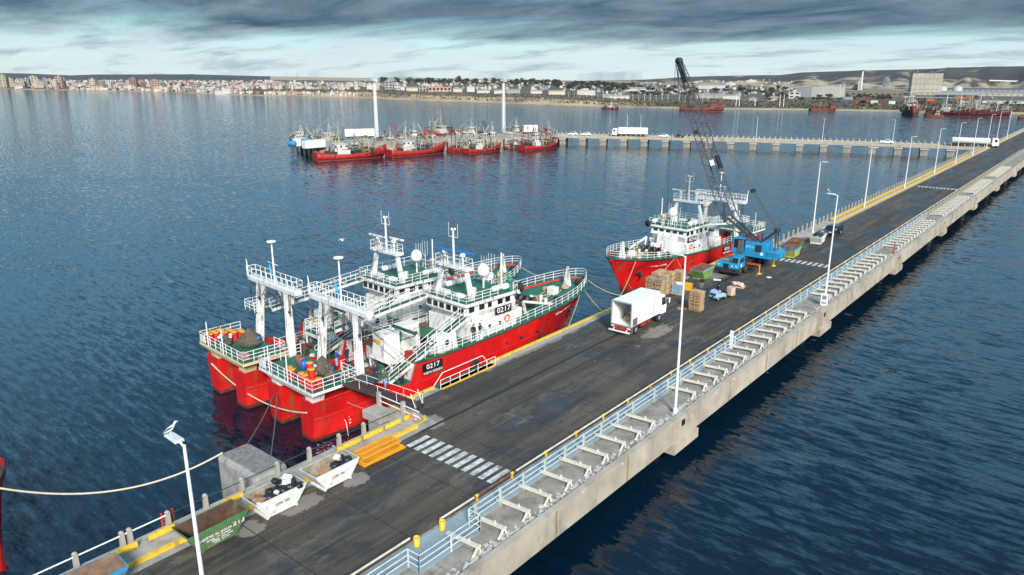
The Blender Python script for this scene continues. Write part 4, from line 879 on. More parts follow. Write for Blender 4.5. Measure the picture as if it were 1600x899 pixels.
    # registration boards
    if board:
        for sd in (1,-1):
            rt = (0,sd,0)
            x = sd*(B(13)+.14); zc = 3.45
            q = MB(); q.box(min(x,x-sd*.1),max(x,x-sd*.1),12.0,14.6,3.25,4.05); bd = P(q, 'number_board', LETB)
            text(board, .72, (x+sd*.01,13.3,3.67), rt, (0,0,1), LETW, bd, width=1.7)
            q = MB(); q.box(min(x,x-sd*.1),max(x,x-sd*.1),12.0,14.6,2.86,3.248); bd = P(q, 'port_board', LETB)
            text('PUERTO DESEADO', .36, (x+sd*.01,13.3,3.05), rt, (0,0,1), LETW, bd, width=2.45)
            q = MB(); q.box(sd*3.25-.03,sd*3.25+.03,w1-3.9,w1-1.4,6.15,7.02); bd = P(q, 'number_board', LETB)
            text(board, .85, (sd*3.29,w1-2.65,6.6), rt, (0,0,1), LETW, bd, width=2.1)
            # draught marks aft
            for i in range(4): text(str(8-2*i)+'8', .22, (sd*(3.98),3.6,.75+i*.32), rt, (0,0,1), LETW, T, name='draught_mark')
    if bow:
        for sd in (1,-1):
            for (wd, s0_, s1_, mul) in ((bow[0],33.0*k,36.6*k,1),(bow[1],36.9*k,38.3*k,1)):
                def pt(s): 
                    u = .25; zt = Z(s); return Vector((sd*(lerp(B(s),Wl(s),u**.8)+.10), s, zt-.95))
                a, b = pt(s0_), pt(s1_); m_ = pt((s0_+s1_)/2); c = (a+b)/2; off = max(0,(m_-c).x*sd)+.06
                c.x += sd*off; rt = (b-a)*sd; text(wd, .72, c, rt, (sd*-.25,0,1) if False else (0,0,1), LETW, T, name='ship_name', width=(b-a).length*.97)
    return T
SH1 = trawler('stern_trawler', 'red stern trawler 0217 alongside the berth with blue radar bars and gangway at its quarter', (-54.7,35,0), R(-4), radar=M('blue radar bar',(.02,.16,.55),.4), board='0217', bow=('ARGENOVA','XIV'))
SH2 = trawler('stern_trawler', 'red stern trawler with white upper sides moored outboard of trawler 0217', (-65.4,35,0), R(-4), upper=WHITE, legcol=BEIGE, board='0215', bow=('ARGENOVA','XI'))
SH3 = trawler('stern_trawler', 'red trawler moored bow towards the camera beside the blue crane', (-51.5,128.5,0), R(176), k=.93, sg=8.2, board='0216', bow=('ARGENOVA','XII'))
def onship(sh, x, y, z):
    return Matrix.Translation(sh.location)@sh.rotation_euler.to_matrix().to_4x4()@Vector((x,y,z))
# drums and net bags on the stern platforms
dr = MB(); dr.lathe([(0,0),(.3,0),(.31,.03),(.3,.06),(.3,.3),(.315,.32),(.3,.34),(.3,.58),(.315,.6),(.3,.62),(.3,.86),(.31,.88)],(0,0,0),16); dr.lathe([(.315,.86),(.315,.93),(.27,.94),(0,.93)],(0,0,0),16,1)
d0 = dr.build('steel_drum', [M('red drum',(.55,.02,.012),.5,rust=.2), M('orange yellow lid',(.75,.33,.02),.5)]); first = True
def drums(sh, spots, label):
    global first
    for (x, y, z) in spots:
        p = onship(sh, x, y, 5.09+z)
        if first: d0.location = p; tag(d0, label, 'drum', 'red drums with yellow lids on the trawler sterns'); first = False
        else:
            o = d0.copy(); COL.objects.link(o); o.location = p; o['label'] = label
drums(SH1, [(3.9,.1,0),(3.3,.1,0),(3.9,.75,0),(1.7,.4,0),(2.3,.4,0),(1.9,1.1,0),(2.6,1.1,0),(.3,.3,0),(-.4,.4,0),(3.6,.3,.95),(2.2,1.0,.95)], 'red drum with a yellow lid on the stern platform of trawler 0217')
drums(SH2, [(-4.1,.3,0),(-3.5,.3,0),(-4.1,.95,0),(-3.5,.95,0),(-4.1,1.6,0),(-3.5,1.6,0),(-2.9,1.6,0),(-2.9,2.3,0),(-2.3,2.3,0),(-2.3,3.0,0),(-1.7,3.0,0),(-3.5,2.3,0)], 'red drum with a yellow lid on the stern platform of the outboard trawler')
def rustydrum(sh, x, y, lab):
    o = MB().lathe([(0,0),(.32,0),(.32,.9),(0,.9)],(0,0,0),14).build('rusty_drum', M('rusty brown drum',(.28,.10,.05),.8,rust=.2), loc=onship(sh,x,y,5.09)); tag(o, lab, 'drum'); return o
rustydrum(SH1,-1.6,2.4,'rusty brown drum, left of the two on the stern of trawler 0217'); rustydrum(SH1,-2.3,2.6,'second rusty brown drum partly behind the net bag on trawler 0217')
o = MB().lathe([(0,0),(.3,0),(.3,.85),(0,.85)],(0,0,0),14).build('blue_barrel', M('blue barrel',(.02,.12,.45),.5), loc=onship(SH1,-.9,2.2,5.09)); tag(o,'small blue barrel beside the net bag on trawler 0217','barrel')
def netbag(sh, x, y, lab, r=1.0, extra=True, seed=1):
    random.seed(seed); t = thing('net_bag', lab, 'net bag', onship(sh,x,y,5.09), sh.rotation_euler.z)
    q = MB(); rows = []
    for j in range(9):
        z = j/8*1.5*r; rr = r*(1.0-.05*j)*(math.sin(min(1,(j+1.2)/3)*1.57)) * (1 if j < 5 else (1-(j-4)*.21))
        rows.append([(rr*math.cos(i*2*math.pi/18)*(1+random.uniform(-.09,.09)), rr*math.sin(i*2*math.pi/18)*(1+random.uniform(-.09,.09)), z+random.uniform(-.03,.03)) for i in range(18)])
    q.grid(rows, closed=True); q.tube((0,0,1.4*r),(0,0,4.2),.03,5); q.build('netting', NET, t)
    if extra:
        q = MB()
        for i in range(9): a = random.uniform(0,6.28); q.ball((r*.8*math.cos(a),r*.8*math.sin(a),random.uniform(.3,1.0)),.22,7,mi=random.choice((0,1,2)),sc=(1.3,1,.7))
        q.build('bundled_rags', [M('white sack',(.6,.58,.55),.8), M('blue sheet',(.05,.15,.45),.7), NET], t)
netbag(SH1,1.2,2.9,'dark net bag hung over white and blue sacks on the stern of trawler 0217',1.1)
netbag(SH1,3.1,2.5,'smooth brown net bag beside the drums on trawler 0217',.7,False,4)
netbag(SH2,.4,2.6,'large dark net bag on the stern of the outboard trawler',1.25,True,7)
netbag(SH2,-1.6,1.0,'low dark net heap by the after rail of the outboard trawler',.7,True,8)
o = MB().box(-.5,.5,-.35,.35,0,.6).build('fish_crate', M('faded pink crate',(.5,.25,.22),.7), loc=onship(SH2,3.4,.3,5.09), bevel=.04); tag(o,'faded pink crate in the stern corner of the outboard trawler','crate')
# ================================================================ PEOPLE
def person(label, loc, rz, top, legs, pose='stand', cap=(.03,.03,.03), group=None):
    """one continuous skinned body; joints in metres, facing +Y"""
    lean = .0; J = {'pel':(0,0,.95),'sp':(0,.01,1.15),'ch':(0,.0,1.38),'nk':(0,.01,1.50),'hd':(0,.03,1.62),'ht':(0,.02,1.74)}
    for s_, n in ((1,'r'),(-1,'l')):
        J['sh'+n]=(s_*.19,0,1.42); J['el'+n]=(s_*.25,-.03,1.14); J['wr'+n]=(s_*.25,.06,.90); J['ha'+n]=(s_*.24,.09,.82); J['fi'+n]=(s_*.23,.12,.75); J['th'+n]=(s_*.20,.13,.82)
        J['hp'+n]=(s_*.10,0,.90); J['kn'+n]=(s_*.11,.03,.50); J['an'+n]=(s_*.12,-.02,.09); J['to'+n]=(s_*.13,.14,.045)
    if pose == 'reach':
        for n, s_ in (('r',1),('l',-1)):
            J['el'+n]=(s_*.24,.20,1.22); J['wr'+n]=(s_*.15,.42,1.15); J['ha'+n]=(s_*.13,.50,1.14); J['fi'+n]=(s_*.12,.58,1.12); J['th'+n]=(s_*.08,.50,1.17)
    if pose == 'sit':
        for n, s_ in (('r',1),('l',-1)):
            J['kn'+n]=(s_*.13,.42,.92); J['an'+n]=(s_*.13,.45,.50); J['to'+n]=(s_*.14,.62,.46)
            J['el'+n]=(s_*.25,.12,1.18); J['wr'+n]=(s_*.16,.34,1.12); J['ha'+n]=(s_*.14,.42,1.13); J['fi'+n]=(s_*.12,.48,1.12); J['th'+n]=(s_*.10,.42,1.16)
    if pose == 'walk':
        J['knr']=(.11,.18,.52); J['anr']=(.12,.22,.10); J['tor']=(.13,.38,.05); J['knl']=(-.11,-.05,.50); J['anl']=(-.12,-.30,.14); J['tol']=(-.13,-.17,.05)
        J['elr']=(.25,-.12,1.15); J['wrr']=(.25,-.12,.90); J['har']=(.25,-.10,.82); J['fir']=(.24,-.08,.75); J['thr']=(.21,-.05,.82)
    rad = dict(pel=(.15,.11),sp=(.14,.10),ch=(.17,.11),nk=(.06,.06),hd=(.085,.10),ht=(.06,.07),sh=(.075,.075),el=(.05,.05),wr=(.036,.032),ha=(.042,.02),fi=(.02,.012),th=(.013,.013),hp=(.10,.10),kn=(.065,.065),an=(.045,.05),to=(.045,.03))
    names = list(J); ed = [('pel','sp'),('sp','ch'),('ch','nk'),('nk','hd'),('hd','ht')]
    for n in 'rl': ed += [('ch','sh'+n),('sh'+n,'el'+n),('el'+n,'wr'+n),('wr'+n,'ha'+n),('ha'+n,'fi'+n),('ha'+n,'th'+n),('pel','hp'+n),('hp'+n,'kn'+n),('kn'+n,'an'+n),('an'+n,'to'+n)]
    me = bpy.data.meshes.new('b'); me.from_pydata([J[n] for n in names], [(names.index(a), names.index(b)) for a, b in ed], [])
    o = bpy.data.objects.new('b', me); COL.objects.link(o); md = o.modifiers.new('s','SKIN'); md.use_smooth_shade = True
    for i, n in enumerate(names):
        r = rad.get(n) or rad[n[:-1]]; me.skin_vertices[0].data[i].radius = r; me.skin_vertices[0].data[i].use_root = (n == 'pel')
    sb = o.modifiers.new('ss','SUBSURF'); sb.levels = 1; sb.render_levels = 1
    dg = bpy.context.evaluated_depsgraph_get(); m2 = bpy.data.meshes.new_from_object(o.evaluated_get(dg)); bpy.data.objects.remove(o); m2.name = 'person'
    m2.materials.clear()
    for m_ in (M('cloth %.2f %.2f %.2f' % top, top, .85, var=.2, scale=6), M('trousers %.2f %.2f %.2f' % legs, legs, .85, var=.2, scale=6), SKIN, M('work boots',(.02,.015,.012),.7)): m2.materials.append(m_)
    hands = [Vector(J[k]) for k in ('har','hal','fir','fil','thr','thl')]
    for p in m2.polygons:
        c = p.center
        feet = min((c-Vector(J['anr'])).length, (c-Vector(J['anl'])).length, (c-Vector(J['tor'])).length, (c-Vector(J['tol'])).length)
        if min((c-h).length for h in hands) < .07 or c.z > 1.53: p.material_index = 2
        elif feet < .12: p.material_index = 3
        elif c.z < .96 or (pose == 'sit' and c.z < 1.0 ): p.material_index = 1
        d = min((c-Vector(J['el'+n])).length for n in 'rl')
        if d < .12 and p.material_index == 1: p.material_index = 0
        p.use_smooth = True
    t = thing('person', label, 'person', loc, rz, group)
    b = bpy.data.objects.new('body', m2); COL.objects.link(b); b.parent = t
    q = MB(); q.ball((0,.0,1.70),.108,12,sc=(1,1.08,.75)); q.build('cap', M('cap %.2f %.2f %.2f' % cap, cap, .7), t)
    q = MB(); q.ball((0,.125,1.635),.018,6,sc=(.8,1.2,1.3)); q.build('nose', SKIN, t)
    q = MB()
    for x in (-.035,.035): q.ball((x,.118,1.665),.012,6)
    q.build('eyes', BLACK, t)
    return t
NAVY = (.010,.016,.05); BLK = (.015,.015,.018); JEAN = (.05,.10,.22)
person('dock worker in black jacket and grey trousers standing by the green skip near the forklift', at(1096,453,DK+.01), R(200), BLK, (.20,.20,.21))
person('crew member in bright blue overalls standing on the stern platform of trawler 0217', onship(SH1,.9+2.6,3.4,5.09) if False else at(527,574,5.09), R(120), (.02,.06,.42), (.35,.37,.40))
person('crew member in navy jacket behind the man in bright blue overalls', at(543,569,5.09), R(90), NAVY, NAVY)
person('man in dark jacket with hands together at the head of the gangway', at(588,597,5.0), R(250), NAVY, (.02,.03,.08), 'reach')
person('man in olive jacket and light blue jeans stepping on the gangway', at(603,607,4.95), R(250), (.07,.075,.04), (.18,.33,.48), 'walk')
person('man in dark clothes standing inside the side gate of trawler 0217', onship(SH1,3.4,10.2,2.32), R(-90), BLK, NAVY)
person('crew member in navy jacket and jeans leaning on the rail below the wheelhouse', onship(SH1,3.85,20.4,4.45), R(-70), NAVY, JEAN, 'reach')
person('crew member in black jacket beside the one leaning below the wheelhouse', onship(SH1,3.75,19.6,4.45), R(20), BLK, BLK)
person('crew member in a yellow oilskin jacket on the foredeck of the trawler beside the crane', onship(SH3,1.2,31.5,4.95), R(150), (.55,.50,.12), (.03,.03,.03))
person('crew member in a red jacket on the foredeck of the trawler beside the crane', onship(SH3,-1.8,29.5,4.85), R(100), (.50,.01,.03), (.03,.03,.03))
person('crew member in black by the wheelhouse front of the trawler beside the crane', onship(SH3,1.7,27.2,4.75), R(90), BLK, BLK)
# ================================================================ VEHICLES
def wheel(par, x, y, r, w, hub=(.5,.47,.42), z=None, name='wheel'):
    z = r if z is None else z
    q = MB(); q.lathe([(r*.55,-w/2),(r*.92,-w/2),(r,-w/2+.05),(r,w/2-.05),(r*.92,w/2),(r*.55,w/2)],(x,y,z),20,axis='X'); wo = q.build(name, TYRE, par)
    q = MB(); q.lathe([(0,-w/2+.06),(r*.25,-w/2+.02),(r*.3,-w/2+.10),(r*.56,-w/2+.03),(r*.56,w/2-.03),(r*.3,w/2-.10),(r*.25,w/2-.02),(0,w/2-.06)],(x,y,z),16,axis='X'); q.build('rim', M('rim %.2f' % hub[0], hub, .6, dirt=.2), wo)
    return wo
def box_truck():
    t = thing('box_truck', 'white refrigerated box truck with its rear doors open and loose wood inside', 'truck', (-39.15,66.7,DK+.006))
    W_ = 1.25
    q = MB()
    z0, z1, L = 1.05, 3.75, 6.3
    q.box(-W_,W_,.02,L,z0,z0+.1); q.box(-W_,W_,.02,L,z1-.08,z1); q.box(-W_,-W_+.09,.02,L,z0+.1,z1-.08); q.box(W_-.09,W_,.02,L,z0+.1,z1-.08); q.box(-W_+.09,W_-.09,L-.09,L,z0+.1,z1-.08)
    q.build('cargo_box', M('white truck panel',(.80,.81,.80),.45,var=.04,dirt=.06), t, bevel=.03)
    q = MB(); q.box(-W_-.02,W_+.02,-.03,.05,z0-.03,z0+.10); q.box(-W_-.02,W_+.02,-.03,.05,z1-.10,z1+.02); q.box(-W_-.02,-W_+.09,-.03,.05,z0+.1,z1-.1); q.box(W_-.09,W_+.02,-.03,.05,z0+.1,z1-.1); q.build('rear_frame', M('grey metal frame',(.35,.35,.34),.45,dirt=.2), t)
    q = MB(); q.box(W_+.02,W_+.10,.05,1.25,z0+.05,z1-.06); q.box(W_+.101,W_+.115,.15,1.15,z0+.1,z0+.95,1); q.build('open_door', [CLEANW, M('grey kick plate',(.13,.13,.125),.6)], t)
    q = MB(); q.box(-W_-.10,-W_-.02,.05,1.25,z0+.05,z1-.06); q.build('open_door', CLEANW, t)
    q = MB(); q.box(W_+.003,W_+.03,4.9,5.7,z0+.15,z1-.3,0); q.box(W_+.031,W_+.05,4.85,4.9,z0+.1,z1-.25,1); q.box(W_+.031,W_+.05,5.7,5.75,z0+.1,z1-.25,1); q.box(W_+.031,W_+.06,4.98,5.1,z0+1.1,z0+1.2,1); q.build('side_door', [CLEANW, M('grey metal frame')], t)
    q = MB()
    q.hexa([(-1.15,L+.15,.75),(1.15,L+.15,.75),(1.15,L+1.9,.75),(-1.15,L+1.9,.75)],[(-1.15,L+.15,1.75),(1.15,L+.15,1.75),(1.15,L+1.95,1.75),(-1.15,L+1.95,1.75)])
    q.hexa([(-1.15,L+.15,1.75),(1.15,L+.15,1.75),(1.15,L+1.95,1.75),(-1.15,L+1.95,1.75)],[(-1.08,L+.3,3.0),(1.08,L+.3,3.0),(1.08,L+1.55,3.0),(-1.08,L+1.55,3.0)])
    cb = q.build('cab', CLEANW, t, bevel=.08)
    q = MB(); q.hexa([(1.125,L+.75,1.85),(1.16,L+.75,1.85),(1.16,L+1.75,1.85),(1.125,L+1.75,1.85)],[(1.08,L+.75,2.75),(1.11,L+.75,2.75),(1.11,L+1.5,2.75),(1.08,L+1.5,2.75)]); q.build('side_window', glass(), cb)
    q = MB(); q.hexa([(-1.0,L+1.86,1.95),(1.0,L+1.86,1.95),(1.0,L+1.93,1.95),(-1.0,L+1.93,1.95)],[(-1.0,L+1.55,2.85),(1.0,L+1.55,2.85),(1.0,L+1.63,2.85),(-1.0,L+1.63,2.85)]); q.build('windscreen', glass(), cb)
    for sd in (1,-1):
        q = MB(); q.beam((sd*1.1,L+1.8,2.5),(sd*1.5,L+1.9,2.5),.04,.04); q.box(sd*1.5-.04,sd*1.5+.04,L+1.8,L+1.98,2.0,2.6); q.build('mirror', CLEANW, cb)
    rr = M('faded red chassis',(.26,.035,.02),.7,var=.3,rust=.25,dirt=.2)
    q = MB(); q.box(-.45,.45,-.0,L+1.7,.62,.98); q.box(-W_+.1,W_-.1,-.02,.25,.55,1.0); q.box(.5,1.15,2.6,3.6,.5,.95); q.box(.5,1.15,3.9,4.5,.55,.95); q.box(-1.15,-.5,2.6,4.4,.5,.95); q.build('chassis', rr, t)
    q = MB(); q.box(-1.3,1.3,-.42,-.30,.42,.56); q.beam((-.8,-.35,.5),(-.8,.1,.7),.08,.08); q.beam((.8,-.35,.5),(.8,.1,.7),.08,.08); q.build('bumper_bar', CLEANW, t)
    for sd in (1,-1):
        q = MB(); q.box(sd*1.0-.2,sd*1.0+.2,-.06,-.021,.80,.93); q.build('tail_light', CLEANW, t)
        q = MB(); q.box(sd*1.0-.28,sd*1.0+.28,.35,.40,.25,.95); q.build('mud_flap', M('grey mud flap',(.12,.12,.11),.8), t)
    for y in (1.2, 6.55):
        for sd in (1,-1): wheel(t, sd*1.05, y, .50, .34 if y > 3 else .42, (.42,.37,.30))
    o = thing('wood_heap', 'pile of sawn wood offcuts lying inside the open box truck', 'firewood', (-39.15,68.6,DK+1.17))
    random.seed(4)
    for i in range(46):
        q = MB(); a = random.uniform(0,3.1); q.rbox((random.uniform(-.2,1.0), random.uniform(-.9,.9)*(1-i/70), .08+i*.016), (.30,.07,.045), Matrix.Rotation(a,3,'Z')@Matrix.Rotation(random.uniform(-.3,.3),3,'Y')); q.build('offcut', M('fresh cut wood',(.50,.34,.19),.8,var=.3), o)
box_truck()
KLOC = (-2.8, 7.2, 6.3)
def crane():
    T = thing('mobile_crane', 'blue lattice boom crane truck working beside the third trawler', 'crane', (-40.4,97.0,DK+.012))
    BL = M('crane blue paint', (.015,.25,.48), .45, var=.12, scale=.7, dirt=.14, rust=.08); BD = M('crane dark frame',(.022,.024,.028),.6,var=.3)
    q = MB(); q.box(-1.0,1.0,.6,13.4,.85,1.35); q.box(-1.35,1.35,3.4,13.2,1.352,1.5); q.box(-1.5,1.5,.1,.7,.55,1.15); q.build('carrier_frame', BD, T, bevel=.03)
    q = MB()
    q.hexa([(-1.6,.15,1.16),(-.62,.15,1.16),(-.62,2.6,1.16),(-1.6,2.6,1.16)],[(-1.55,.25,1.85),(-.62,.25,1.85),(-.62,2.6,1.95),(-1.6,2.6,1.95)])
    q.hexa([(-.60,.15,1.16),(.42,.15,1.16),(.42,2.9,1.16),(-.60,2.9,1.16)],[(-.60,.3,1.95),(.42,.3,1.95),(.42,2.9,2.05),(-.60,2.9,2.05)])
    q.build('engine_hood', BL, T, bevel=.06)
    q = MB(); q.box(-.45,.30,.10,.148,1.2,1.8); q.build('grille', LETB, T)
    q = MB(); q.box(-.9,.3,.9,2.4,2.06,2.12); q.build('hood_top_plate', M('dusty grey plate',(.24,.26,.28),.7,var=.3,dirt=.3), T)
    q = MB(); q.hexa([(.45,.15,1.16),(1.65,.15,1.16),(1.65,2.6,1.16),(.45,2.6,1.16)],[(.45,.2,1.95),(1.65,.2,1.95),(1.65,2.6,1.95),(.45,2.6,1.95)]); q.hexa([(.45,.2,1.95),(1.65,.2,1.95),(1.65,2.6,1.95),(.45,2.6,1.95)],[(.5,.75,2.75),(1.58,.75,2.75),(1.58,2.5,2.75),(.5,2.5,2.75)])
    cb = q.build('driver_cab', BL, T, bevel=.06)
    q = MB(); q.hexa([(.58,.22,2.0),(1.52,.22,2.0),(1.52,.30,2.0),(.58,.30,2.0)],[(.62,.64,2.65),(1.46,.64,2.65),(1.46,.72,2.65),(.62,.72,2.65)]); q.build('windscreen', glass(), cb)
    q = MB(); q.hexa([(1.62,.7,2.0),(1.66,.7,2.0),(1.66,2.3,2.0),(1.62,2.3,2.0)],[(1.57,1.0,2.6),(1.61,1.0,2.6),(1.61,2.3,2.6),(1.57,2.3,2.6)]); q.build('side_window', glass(), cb)
    for x in (-1.25,.75,1.35):
        q = MB(); q.lathe([(0,-.04),(.10,-.03),(.11,0)],(x,.14,1.55),10,axis='Y'); q.build('headlight', M('headlamp glass',(.75,.75,.7),.2), T)
    q = MB(); q.box(1.62,1.668,1.2,1.5,1.3,1.75); q.build('white_door_sign', CLEANW, cb)
    for y in (1.5,3.6,8.6,10.4,12.2):
        for sd in (1,-1): wheel(T, sd*1.35, y, .60, .42, (.10,.10,.10))
    q = MB()
    for y in (5.0,12.9): q.box(-2.6,3.0,y-.14,y+.14,.95,1.2)
    q.build('outrigger_beam', M('outrigger orange',(.50,.06,.02),.6,dirt=.3,rust=.2), T)
    for (x, y) in ((3.2,4.2),(3.1,10.0),(-2.7,5.0),(-2.7,12.9)):
        q = MB(); q.tube((x,y,.12),(x,y,1.25),.07,8); q.lathe([(.35,0),(.3,.1),(.1,.18)],(x,y,.0),12); q.beam((x-.6,y+.5,1.05),(x,y,1.1),.16,.16); q.build('outrigger_foot', M('yellow outrigger',(.65,.38,.02),.6,dirt=.2), T)
    # slewing house: axis along -X (towards the ship)
    U = bpy.data.objects.new('slewing_house', None)
    sx = .6; cy = 7.2                                          # local slew centre
    q = MB(); q.lathe([(1.3,1.5),(1.3,1.85),(0,1.86)],(-.3,cy,0),20); q.build('slew_ring', BD, T)
    q = MB(); q.box(-1.6,4.2,cy-1.35,cy+1.35,1.87,2.25); q.box(.1,3.3,cy-1.35,cy+1.35,2.25,4.0)
    q.hexa([(-1.0,cy-.1,2.25),(.08,cy-.1,2.25),(.08,cy+1.35,2.25),(-1.0,cy+1.35,2.25)],[(-.6,cy-.1,3.2),(.08,cy-.1,3.2),(.08,cy+1.35,3.6),(-.6,cy+1.35,3.6)])
    hs = q.build('machinery_house', BL, T, bevel=.05)
    q = MB(); q.box(3.32,5.0,cy-1.3,cy+1.3,2.0,3.1); q.box(5.002,5.3,cy-1.0,cy+1.0,2.1,3.0); q.build('counterweight', BL, T, bevel=.12)
    q = MB(); 
    for z in (2.35,2.65): q.box(3.4,5.0,cy-1.33,cy-1.302,z,z+.06)
    q.build('counterweight_groove', BD, T)
    q = MB(); q.box(1.7,2.6,cy-1.38,cy-1.352,2.75,3.75); q.build('radiator_grille', BD, hs)
    text('IPH', .55, (.85,cy-1.37,3.3), (1,0,0), (0,0,1), M('pale blue lettering',(.35,.55,.75),.5), hs, width=1.1)
    q = MB(); q.box(2.5,2.9,cy-1.372,cy-1.352,2.3,2.7); q.build('white_plate', CLEANW, hs)
    q = MB(); q.hexa([(-1.75,cy-1.45,2.26),(-.02,cy-1.45,2.26),(-.02,cy-.3,2.26),(-1.75,cy-.3,2.26)],[(-1.75,cy-1.45,2.9),(-.02,cy-1.45,2.9),(-.02,cy-.3,2.9),(-1.75,cy-.3,2.9)])
    for (x, y) in ((-1.68,cy-1.40),(-.08,cy-1.40),(-1.5,cy-.35),(-.08,cy-.35)): q.beam((x,y,2.9),(x+(.15 if x < -1 else 0),y,4.3),.09,.09)
    q.box(-1.6,.0,cy-1.5,cy-.25,4.3,4.42); oc = q.build('operator_cab', BL, T)
    q = MB(); q.box(-1.5,-.95,cy-1.43,cy-1.40,2.95,4.25); q.box(-1.6,-.1,cy-.36,cy-.33,2.95,4.25); q.box(-.075,-.05,cy-1.38,cy-.4,2.95,4.25); q.build('cab_glass', glass(), oc)
    q = MB(); q.box(-.85,-.05,cy-1.56,cy-1.53,2.3,4.2); q.build('sliding_door', M('grey cab door',(.10,.11,.12),.4), oc)
    q = MB(); q.rbox((-.9,cy-.85,3.1),(.22,.25,.35),0); q.build('seat', BLACK, oc)
    q = MB(); q.tube((2.0,cy+.2,4.0),(2.0,cy+.2,4.5),.12,8); q.tube((2.0,cy+.2,4.5),(2.0,cy+.2,5.2),.08,8,.16); q.build('exhaust_stack', DARK, hs)
    # lattice boom
    foot = Vector((1.8,cy,3.7)); K = Vector(KLOC); tip = Vector((-12.7,cy-.1,28.9)); ax = (tip-K).normalized(); Lb = (tip-K).length/.86
    side = Vector((0,1,0)); side = (side-ax*side.dot(ax)).normalized(); nrm = ax.cross(side).normalized()
    BM = M('boom grey steel',(.045,.05,.06),.55,var=.3,rust=.1)
    def wd(t): return .95 if False else (lerp(.35,.95,min(1,t/.18)) if t < .18 else (.95 if t < .80 else lerp(.95,.42,(t-.80)/.20)))
    def dp(t): return lerp(.22,.85,min(1,t/.18)) if t < .18 else (.85 if t < .80 else lerp(.85,.34,(t-.80)/.20))
    def cor(t, a, b): return (foot.lerp(K, t/.14) if t < .14 else K+(tip-K)*((t-.14)/.86))+side*a*wd(t)+nrm*b*dp(t)
    ts = [0,.09,.18]+[.18+.62*i/9 for i in range(1,10)]+[.86,.92,1.0]
    q = MB()
    for a in (1,-1):
        for b in (1,-1): q.path([cor(t,a,b) for t in ts], .078, 6)
    n = 30
    for i in range(n):
        t0, t1 = .03+i/n*.95, .03+(i+1)/n*.95; f = 1 if i % 2 else -1
        for b in (1,-1): q.tube(cor(t0,f,b), cor(t1,-f,b), .032, 4)
        for a in (1,-1): q.tube(cor(t0,a,f), cor(t1,a,-f), .032, 4)
        if i % 5 == 0:
            for b in (1,-1): q.tube(cor(t0,1,b), cor(t0,-1,b), .04, 5)
    q.build('lattice_boom', BM, T)
    q = MB()                                                   # solid butt plates and boom head
    for a in (1,-1): q.beam(cor(0,a,0), cor(.17,a*.97,0), .08, .35)
    q.beam(cor(.15,0,1), cor(.20,0,1), 1.2, .08); q.build('boom_butt', BM, T)
    q = MB(); q.beam(cor(.90,0,0), cor(1.0,0,0), .75, .6)
    for o_ in (-.25,.25): q.lathe([(.1,-.06),(.5,-.08),(.42,0),(.5,.08),(.1,.06)], tuple(tip+Vector((-.1,o_,.35))), 16, axis='Y')
    q.tube(cor(.86,1.2,1.4),cor(1.0,.6,1.2),.06,6); q.tube(cor(.86,-1.2,1.4),cor(1.0,-.6,1.2),.06,6); q.build('boom_head', BD, T)
    q = MB(); q.beam(cor(.42,.2,-1.15), cor(.49,.2,-1.15), 1.3, .22); q.build('boom_tool_box', LETB, T)
    q = MB(); q.beam(cor(.445,-1.12,-.6), cor(.475,-1.12,-.6), .12, .6); q.build('load_chart_board', CLEANW, T)
    q = MB(); q.beam(cor(.63,0,1.05), cor(.65,0,1.05), 1.3, .35); q.build('rope_guide', BD, T)
    # A frame mast
    apex = Vector((4.2,cy-.1,6.0))
    q = MB()
    for a in (-.7,.7):
        q.tube((4.3,cy+a,2.4), apex+Vector((0,a*.6,0)), .085, 6); q.beam((1.4,cy+a,3.4), apex+Vector((0,a*.6,0)), .16, .2)
    q.lathe([(.1,-.5),(.32,-.5),(.32,.5),(.1,.5)], tuple(apex), 12, axis='Y'); q.build('gantry_mast', BD, T)
    q = MB(); brg = apex+(cor(.97,0,1)-apex)*.24
    for a in (-.35,-.12,.12,.35): q.tube(apex+Vector((0,a,0)), brg+Vector((0,a,0)), .028, 4)
    for a in (-.4,.4): q.tube(brg+Vector((0,a,0)), cor(.97,0,1)+Vector((0,a*.6,0)), .035, 4)
    q.tube((2.2,cy,4.0), cor(.65,0,1.2), .022, 4); q.tube(cor(.65,0,1.2), cor(1.0,0,1), .022, 4)
    q.build('pendant_rope', BD, T)
    q = MB(); q.beam(brg+Vector((0,-.5,0)), brg+Vector((0,.5,0)), .45, .5); q.build('bridle_block', BD, T)
    q = MB(); h = tip+Vector((-.65,0,0)); q.tube(h, (h.x,h.y,2.2), .035, 5); q.build('hoist_rope', BD, T)
    q = MB(); q.lathe([(0,0),(.3,.1),(.32,.8),(.1,1.0)], (h.x,h.y,1.3), 12); q.torus((h.x,h.y,1.05),.22,.06,'Y',12,6); q.build('hook_block', YEL, T)
crane()
